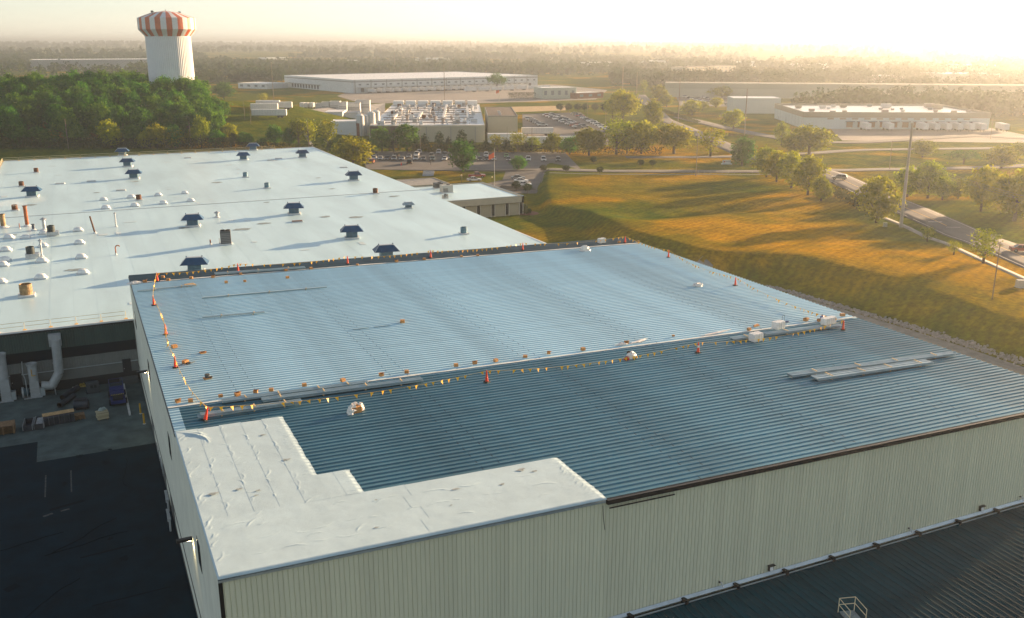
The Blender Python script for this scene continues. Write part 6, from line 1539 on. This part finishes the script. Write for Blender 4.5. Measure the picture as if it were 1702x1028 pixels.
rows2 = [((876, 198), (902, 210.5), 9, 'left row'), ((908, 193), (962, 214), 16, 'second row'), ((916, 191.5), (970, 212.5), 16, 'third row'), ((955, 190.5), (1012, 218), 17, 'right row')]
for q0, q1, n_, rn in rows2:
    a, b = gp(*q0), gp(*q1); an = ang2(a, b)
    for k in range(n_):
        p = a.lerp(b, k / (n_ - 1)); c = cr.choice(cols); kd = cr.choice(['sedan', 'suv', 'sedan', 'pickup'])
        car(kd, c, (p.x, p.y, .07), an + R(90) + cr.uniform(-.05, .05), '%s %s in the second car park, %s from the back of the %s' % (c, {'sedan': 'saloon', 'suv': 'utility car', 'pickup': 'pickup'}[kd], ORD[k], rn), 'cars in the second car park', False)
for r_, (q0, q1, n_) in enumerate([((1128, 160), (1178, 172), 9), ((1136, 156), (1182, 166), 9), ((1190, 172), (1222, 177), 6)]):
    a, b = gp(*q0), gp(*q1); an = ang2(a, b)
    for k in range(n_):
        p = a.lerp(b, k / (n_ - 1)); c = cr.choice(cols[:6]); car(cr.choice(['sedan', 'suv']), c, (p.x, p.y, .07), an + R(90), '%s car in the hazy far car park, %s in the %s row' % (c, ORD[k], ['front', 'middle', 'right'][r_]), 'cars in the far car park', False)

# ================================================================== POLES, FLAG, SIGNS
wood = mat('pole_wood', (.22, .17, .12), .9, var=.2, scale=2); conc = mat('pole_concrete', (.34, .31, .26), .8, var=.1)
def pole(q0, q1, lb, r=.2, arms=1, m=wood, lamp=False, armw=2.4):
    p = gp(*q0); h = (q0[1] - q1[1]) / ppm(p) * 1.02
    for _ in range(6):
        e = topix((p.x, p.y, p.z + h))[1]; h += (e - q1[1]) / ppm(p)
    t = thing('utility_pole', lb, 'pole', p, R(65), group='poles')
    MB().tube((0, 0, -.5), (0, 0, h), r, r * .6, 10).build('shaft', m, t)
    for k in range(arms):
        z = h - .5 - k * 1.4; a = MB().bb(-armw / 2, -.08, z, armw / 2, .08, z + .16).build('crossarm', m, t)
        for s_ in (-.45, 0, .45): MB().lathe([(.06, 0), (.09, .1), (.05, .28)], 6, (s_ * armw, 0, z + .16)).build('insulator', mat('insulator', (.35, .34, .33), .4), a)
    if lamp: MB().bb(-.15, -1.4, h - .2, .15, 0, h - .05).build('lamp_arm', m, t)
    return p, h
PT = pole((1497, 378), (1519, 205), 'tall pale concrete pole standing beside the road', .42, 1, conc, armw=1.6)
PS = pole((1649, 498), (1671.5, 402), 'thin pole with small arms in the lawn at right', .12, 2, wood, armw=1.3)
P3 = pole((1237, 227), (1243, 148), 'tall wooden pole with crossarms left of the pale blue warehouse', .3, 3, wood)
for a in [((1127, 204), (1130, 131), 'hazy wooden pole beyond the side road', .28, 1), ((1034.5, 155), (1034.5, 111), 'far thick pole in the haze, left of two', .5, 0), ((1058, 156), (1058.5, 120), 'far pole in the haze, right of two', .35, 1), ((1156.5, 293), (1161.5, 223), 'pole with a box beside the access drive', .16, 0), ((1478, 282), (1482, 235), 'lamp pole on the far lawn at right', .12, 0),
          ((114, 248), (109.5, 198), 'pole before the wood on the left', .16, 0), ((318, 247), (316.8, 202), 'pole before the right part of the wood', .16, 0), ((455, 168), (451, 104), 'tall thin pole on the brown field', .25, 1), ((699, 257), (699.5, 206), 'car park lamp pole before the factory', .14, 0), ((739, 168), (737.5, 107), 'tall pole rising before the long warehouse', .3, 1), ((514, 252), (512, 203), 'thin pole among the trees beyond the white roof', .12, 0),
          ((843, 253), (844.5, 210), 'pole behind the parked cars at right', .12, 0), ((884, 255), (883.5, 211), 'pole behind the tree row', .12, 0), ((407, 200), (404.5, 168), 'thin post on the grass, left', .12, 0), ((417, 206), (415.5, 176), 'thin post on the grass, right', .12, 0), ((657, 128), (657, 88), 'far pylon pole above the woods, left', .4, 0), ((783, 120), (783, 68), 'far pylon pole above the woods, right', .4, 0), ((1006, 216), (1008, 184), 'lamp pole in the second car park', .14, 0), ((976, 200), (977, 165), 'lamp pole behind the second car park', .14, 0), ((1646, 232), (1650, 196), 'pole beside the last trailer', .15, 0)]:
    pole(*a)
# lines from the tall pole
cab = mat('cable', (.12, .10, .09), .6)
for i, (dx, lb) in enumerate([(-.5, 'left'), (.0, 'middle'), (.5, 'right')]):
    a = PT[0] + Vector((dx, 0, PT[1] * .64 + .2 * i)); b = PS[0] + Vector((26 + dx * 2, -18, 10.5 + .3 * i)); pts_ = []
    for k in range(17):
        s_ = k / 16; p = a.lerp(b, s_); p.z -= 4 * 1.6 * s_ * (1 - s_); pts_.append(p - a)
    o = MB().path(pts_, .03, 4).build('power_line', cab, None, a); tag(o, 'thin cable sagging from the tall pole to the right, ' + lb + ' one', 'cable', 'cables from the tall pole')
# flagpole
p = gp(822, 313); t = thing('flagpole', 'pale flagpole with an orange flag beside the office', 'flagpole', p)
hF = (313 - 251) / ppm(p) * 1.03
MB().tube((0, 0, 0), (0, 0, hF), .1, .05, 10).build('mast', mat('mast_white', (.55, .53, .5), .4), t); MB().lathe([(.02, hF), (.12, hF + .1), (.02, hF + .22)], 8).build('finial', mat('mast_white', (.55, .53, .5)), t)
us = np.linspace(0, 2.2, 14); ws = np.linspace(0, 1.5, 8); XX, WW = np.meshgrid(us, ws)
fl_ = link('flag', gridmesh('flag', -XX * .85, .22 * np.sin(XX * 3) * XX / 2, hF - .9 - WW - XX * .35, mat('flag_orange', (.75, .14, .05), .7)), t)
def flag_far(q, q1, lb):
    p = gp(*q); h = (q[1] - q1[1]) / ppm(p); t = thing('flagpole', lb, 'flagpole', p); MB().tube((0, 0, 0), (0, 0, h), .12, .08, 6).build('mast', conc, t)
    link('flag', gridmesh('flag', -XX * 1.2, .3 * np.sin(XX * 3), h - .2 - WW * 1.3 - XX * .3, mat('flag_orange', (.75, .14, .05))), t)
flag_far((830, 171), (829.5, 150), 'far flagpole with red flag beside the truck yard')
# garden lamps by the office
for i, (x, y) in enumerate([(767, 306), (818, 309)]):
    p = gp(x, y); t = thing('garden_lamp', 'black post lamp with pale globe by the office, ' + ['left one', 'right one'][i], 'lamp', p, group='post lamps by the office'); MB().tube((0, 0, 0), (0, 0, 2.4), .06, n=8).build('post', blackm, t); MB().lathe([(.1, 2.4), (.24, 2.55), (.24, 2.8), (.1, 2.95)], 12).build('globe', mat('globe', (.7, .55, .35), .4), t)
# white sign on the lawn
p = gp(1207.5, 273.5); t = thing('lawn_sign', 'white monument sign with a red square on the lawn', 'sign', p, R(-24))
MB().bb(-1.45, -.2, .25, 1.45, .2, 1.55).build('panel', mat('sign_white', (.62, .66, .66), .6), t); MB().bb(-1.9, -.35, 0, 1.9, .35, .35).build('plinth', mat('sign_white', (.62, .66, .66)), t)
MB().bb(-1.15, -.225, .75, -.62, -.203, 1.22).build('red_square', mat('sign_red', (.4, .05, .02), .5), t)
for k in range(8): MB().bb(-.5 + k * .215, -.225, .92, -.36 + k * .215, -.203, 1.18).build('letter', mat('sign_ink', (.22, .2, .2), .6), t)
p = gp(1697, 478); t = thing('utility_cabinet', 'pale utility cabinet on the lawn at the right edge', 'cabinet', p, R(-30)); MB().bb(-.8, -.5, .1, .8, .5, 1.3).build('cabinet', mat('cabinet_pale', (.42, .40, .35), .6), t); MB().bb(-.9, -.6, 0, .9, .6, .1).build('pad', cp, t)
p = gp(1471, 377); t = thing('utility_box', 'small green-grey utility box left of the tall pole', 'cabinet', p, R(-30)); MB().bb(-.4, -.3, .05, .4, .3, .95).build('cabinet', mat('box_green', (.2, .24, .2), .6), t); MB().bb(-.45, -.35, 0, .45, .35, .05).build('pad', cp, t)
# slanted dark vane by the drive and a dark ramp plate
p = gp(893, 316); t = thing('leaning_panel', 'long dark slanted panel standing on the lawn by the drive', 'panel', p, R(65))
for a_ in (0,): MB().add([(-.06, 0, 0), (.06, 0, 0), (.06, 12.5, .15), (-.06, 12.5, .15), (-.06, .4, .5), (.06, .4, .5), (.06, 11, 1.5), (-.06, 11, 1.5)], [(0, 1, 2, 3), (7, 6, 5, 4), (0, 4, 5, 1), (1, 5, 6, 2), (2, 6, 7, 3), (3, 7, 4, 0)]).build('panel', mat('vane_grey', (.12, .12, .115), .6), t); MB().bb(-.3, 2, 0, .3, 2.3, .12).build('foot', dstl, t)
p = gp(712, 290); t = thing('dark_ramp', 'dark steel ramp plate on the grass behind the office', 'ramp', p, R(68)); MB().add([(-5, -1.9, 0), (5, -1.9, 0), (5, 1.9, 0), (-5, 1.9, 0), (-5, -1.9, .12), (5, -1.9, .5), (5, 1.9, .5), (-5, 1.9, .12)], [(3, 2, 1, 0), (4, 5, 6, 7), (0, 1, 5, 4), (1, 2, 6, 5), (2, 3, 7, 6), (3, 0, 4, 7)]).build('plate', mat('ramp_grey', (.07, .085, .10), .5), t); MB().bb(4.9, -1.9, 0, 5.1, 1.9, .6).build('lip', steel, t)
p = gp(667, 275); t = thing('traffic_cone', 'orange traffic cone standing in the car park', 'cone', p); MB().lathe([(.28, .06), (.05, 1.15)], 10).build('body', orange, t); MB().bb(-.35, -.35, 0, .35, .35, .06).build('base', rubber, t)
p = gp(716, 275); t = thing('person', 'person in dark clothes walking across the car park', 'person', p, R(30))
# a walking figure, one continuous skinned body
pb = bpy.data.meshes.new('body')
J = [(0, 0, .95), (0, 0, 1.2), (0, .0, 1.45), (0, 0, 1.56), (0, .02, 1.7), (.1, .02, .92), (.12, .16, .5), (.12, .12, .08), (.12, .26, .04), (-.1, -.02, .92), (-.12, -.1, .5), (-.12, -.3, .12), (-.12, -.18, .04), (.2, 0, 1.42), (.25, -.1, 1.15), (.25, .02, .92), (-.2, 0, 1.42), (-.25, .1, 1.15), (-.25, .22, .95)]
pb.from_pydata(J, [(0, 1), (1, 2), (2, 3), (3, 4), (0, 5), (5, 6), (6, 7), (7, 8), (0, 9), (9, 10), (10, 11), (11, 12), (2, 13), (13, 14), (14, 15), (2, 16), (16, 17), (17, 18)], [])
pb.materials.append(mat('dark_clothes', (.03, .03, .035), .8)); po = link('body', pb, t)
sk = po.modifiers.new('skin', 'SKIN'); rad = [.15, .14, .16, .06, .1, .1, .075, .05, .045, .1, .075, .05, .045, .07, .05, .035, .07, .05, .035]
for i, r_ in enumerate(rad): pb.skin_vertices[0].data[i].radius = (r_, r_)
pb.skin_vertices[0].data[0].use_root = True
po.modifiers.new('smooth', 'SUBSURF').levels = 1
blob(.11, .11, .14, 3, rough=.05).build('hair', rubber, t, (0, .0, 1.7))
# fence posts along the drive
fencem = mat('fence_wire', (.25, .25, .24), .5, .4)
t = thing('wire_fence', 'low wire fence beside the access drive', 'fence', gp(1150, 290)); a, b = gp(1150, 290), gp(1270, 289)
for k in range(13): MB().tube((b - a) * (k / 12), (b - a) * (k / 12) + Vector((0, 0, 1.4)), .05, n=6).build('post', fencem, t)
for z in (.4, .9, 1.35): MB().tube(Vector((0, 0, z)), b - a + Vector((0, 0, z)), .025, n=4).build('wire', fencem, t)

# ================================================================== FAR WOODS
fw_mats = [leafmat('wood_leaf_a', (.02, .042, .012), (.055, .085, .02), .3), leafmat('wood_leaf_b', (.025, .045, .014), (.06, .085, .024), .3)]
EXC = []      # keep clear of buildings and yards
for b in (bw, rw, lw, sf, cb, rb_): EXC.append((b.t.location.copy(), b.t.rotation_euler.z, b.L, b.D))
def clear(u, v, mrg=12):
    for p, a, L, D in EXC:
        dx, dy = u - p.x, v - p.y; x = dx * math.cos(a) + dy * math.sin(a); y = -dx * math.sin(a) + dy * math.cos(a)
        if -mrg < x < L + mrg and -mrg * 5 < y < D + mrg: return False
    return True
def woods(name, label, d0, d1, n, hgt, leaves, size, m, thr, sd_, keep=None):
    r_ = np.random.RandomState(sd_)
    az = r_.uniform(-.62, .62, n * 6) ; dd = np.sqrt(r_.uniform(d0 * d0, d1 * d1, n * 6)); hd = YAW + az
    u = CAM[0] + np.sin(hd) * dd; v = CAM[1] + np.cos(hd) * dd
    nz = vnoise(u / (d0 * .16), v / (d0 * .16), sd_) * .65 + vnoise(u / (d0 * .05), v / (d0 * .05), sd_ + 1) * .35
    ok = nz > thr; u, v = u[ok], v[ok]
    z = height(u, v); keepm = []
    for a, b, c in zip(u, v, z):
        x, y = topix((a, b, c)); keepm.append(clear(a, b) and (keep is None or keep(x, y)))
    keepm = np.array(keepm); u, v, z = u[keepm][:n], v[keepm][:n], z[keepm][:n]; k = len(u)
    h = hgt * r_.uniform(.75, 1.25, k); w = h * r_.uniform(.36, .5, k)
    D = r_.normal(size=(k, leaves, 3)); D /= np.linalg.norm(D, axis=2, keepdims=True); D *= r_.uniform(.55, 1.05, (k, leaves, 1)); 
    P = D * np.stack([w, w, h * .48], 1)[:, None, :]; P[:, :, 2] += (h * .52)[:, None]; P[:, :, 2] = np.maximum(P[:, :, 2], .2)
    Nn = D + r_.normal(size=D.shape) * .55; Nn /= np.linalg.norm(Nn, axis=2, keepdims=True)
    T = np.cross(Nn, r_.normal(size=D.shape)); T /= np.linalg.norm(T, axis=2, keepdims=True); B = np.cross(Nn, T)
    s_ = size * r_.uniform(.6, 1.3, (k, leaves, 1)); P += np.stack([u, v, z], 1)[:, None, :]
    V = np.stack([P - T * s_, P - B * s_ * .7, P + T * s_, P + B * s_ * .7], 2).reshape(-1, 3)
    o = link(name, npmesh(name, V, np.arange(len(V)).reshape(-1, 4), m)); tag(o, label, 'woods', kind='stuff'); return k
def keep1(x, y):
    if x < 395 and y > 108: return False
    if 380 < x < 500 and y > 138: return False
    if 470 < x < 1015 and y > 121: return False
    if 1010 < x < 1240 and y > 150: return False
    return True
nk = woods('woodland', 'hazy woods beyond the factories in the middle distance', 640, 1250, 1500, 12, 46, 1.5, fw_mats[0], .53, 3, keep1)
nk2 = woods('far_woodland', 'pale hazy woods covering the land below the horizon', 1250, 2600, 3400, 14, 26, 2.6, fw_mats[1], .49, 5)
nk3 = woods('horizon_woodland', 'faint woods along the horizon', 2600, 7500, 4200, 19, 13, 6.5, fw_mats[1], .42, 8)
# tree line behind the long warehouse and beside the tower
def line_woods(q0, q1, n, hgt, label, sd_, depth=40, name='tree_belt'):
    a, b = onz(*q0, 0), onz(*q1, 0); r_ = np.random.RandomState(sd_); t_ = r_.rand(n); d = (b - a).normalized(); nn = Vector((-d.y, d.x, 0))
    off = r_.rand(n) * depth; u = a.x + (b.x - a.x) * t_ + nn.x * off; v = a.y + (b.y - a.y) * t_ + nn.y * off; z = height(u, v)
    leaves = 90; k = n; h = hgt * r_.uniform(.7, 1.2, k); w = h * r_.uniform(.38, .5, k)
    D = r_.normal(size=(k, leaves, 3)); D /= np.linalg.norm(D, axis=2, keepdims=True); D *= r_.uniform(.55, 1.05, (k, leaves, 1))
    P = D * np.stack([w, w, h * .48], 1)[:, None, :]; P[:, :, 2] += (h * .52)[:, None]; P[:, :, 2] = np.maximum(P[:, :, 2], .2)
    Nn = D + r_.normal(size=D.shape) * .6; Nn /= np.linalg.norm(Nn, axis=2, keepdims=True); T = np.cross(Nn, r_.normal(size=D.shape)); T /= np.linalg.norm(T, axis=2, keepdims=True); B = np.cross(Nn, T)
    s_ = .95 * r_.uniform(.6, 1.3, (k, leaves, 1)); P += np.stack([u, v, z], 1)[:, None, :]
    V = np.stack([P - T * s_, P - B * s_ * .7, P + T * s_, P + B * s_ * .7], 2).reshape(-1, 3)
    o = link(name, npmesh(name, V, np.arange(len(V)).reshape(-1, 4), fw_mats[0])); tag(o, label, 'woods', kind='stuff')
line_woods((318, 141), (500, 133), 90, 12, 'belt of trees right of the water tower', 1, 45)
line_woods((495, 122), (800, 117), 120, 13, 'belt of trees behind the long white warehouse', 2, 60)
line_woods((890, 122), (1150, 118), 110, 13, 'belt of trees right of the long warehouse', 3, 60)
line_woods((1290, 147), (1560, 141), 90, 17, 'dense belt of trees behind the long low warehouse', 4, 40)
line_woods((1130, 147), (1300, 137), 60, 17, 'clump of trees below the hotel', 5, 40)
line_woods((-10, 118), (60, 116), 26, 16, 'hazy clump of trees left of the far grey factory', 6, 40)
line_woods((0, 104), (330, 100), 110, 15, 'belt of trees behind the far grey factory', 7, 80)

# ================================================================== HAZE
hm = bpy.data.materials.new('haze'); hm.use_nodes = True; hn = hm.node_tree.nodes; hn.remove(hn['Principled BSDF'])
hv = hn.new('ShaderNodeVolumePrincipled'); hv.inputs['Color'].default_value = (.63, .67, .71, 1); hv.inputs['Density'].default_value = HAZE_D; hv.inputs['Anisotropy'].default_value = HAZE_G
hm.node_tree.links.new(hv.outputs[0], hn['Material Output'].inputs['Volume'])
hz_ = MB().bb(gu[0] - 60, gv[0] - 60, -6, gu[-1] + 60, gv[-1] + 60, 74).build('haze', hm); tag(hz_, 'pale evening haze over the whole place', 'haze', kind='stuff')
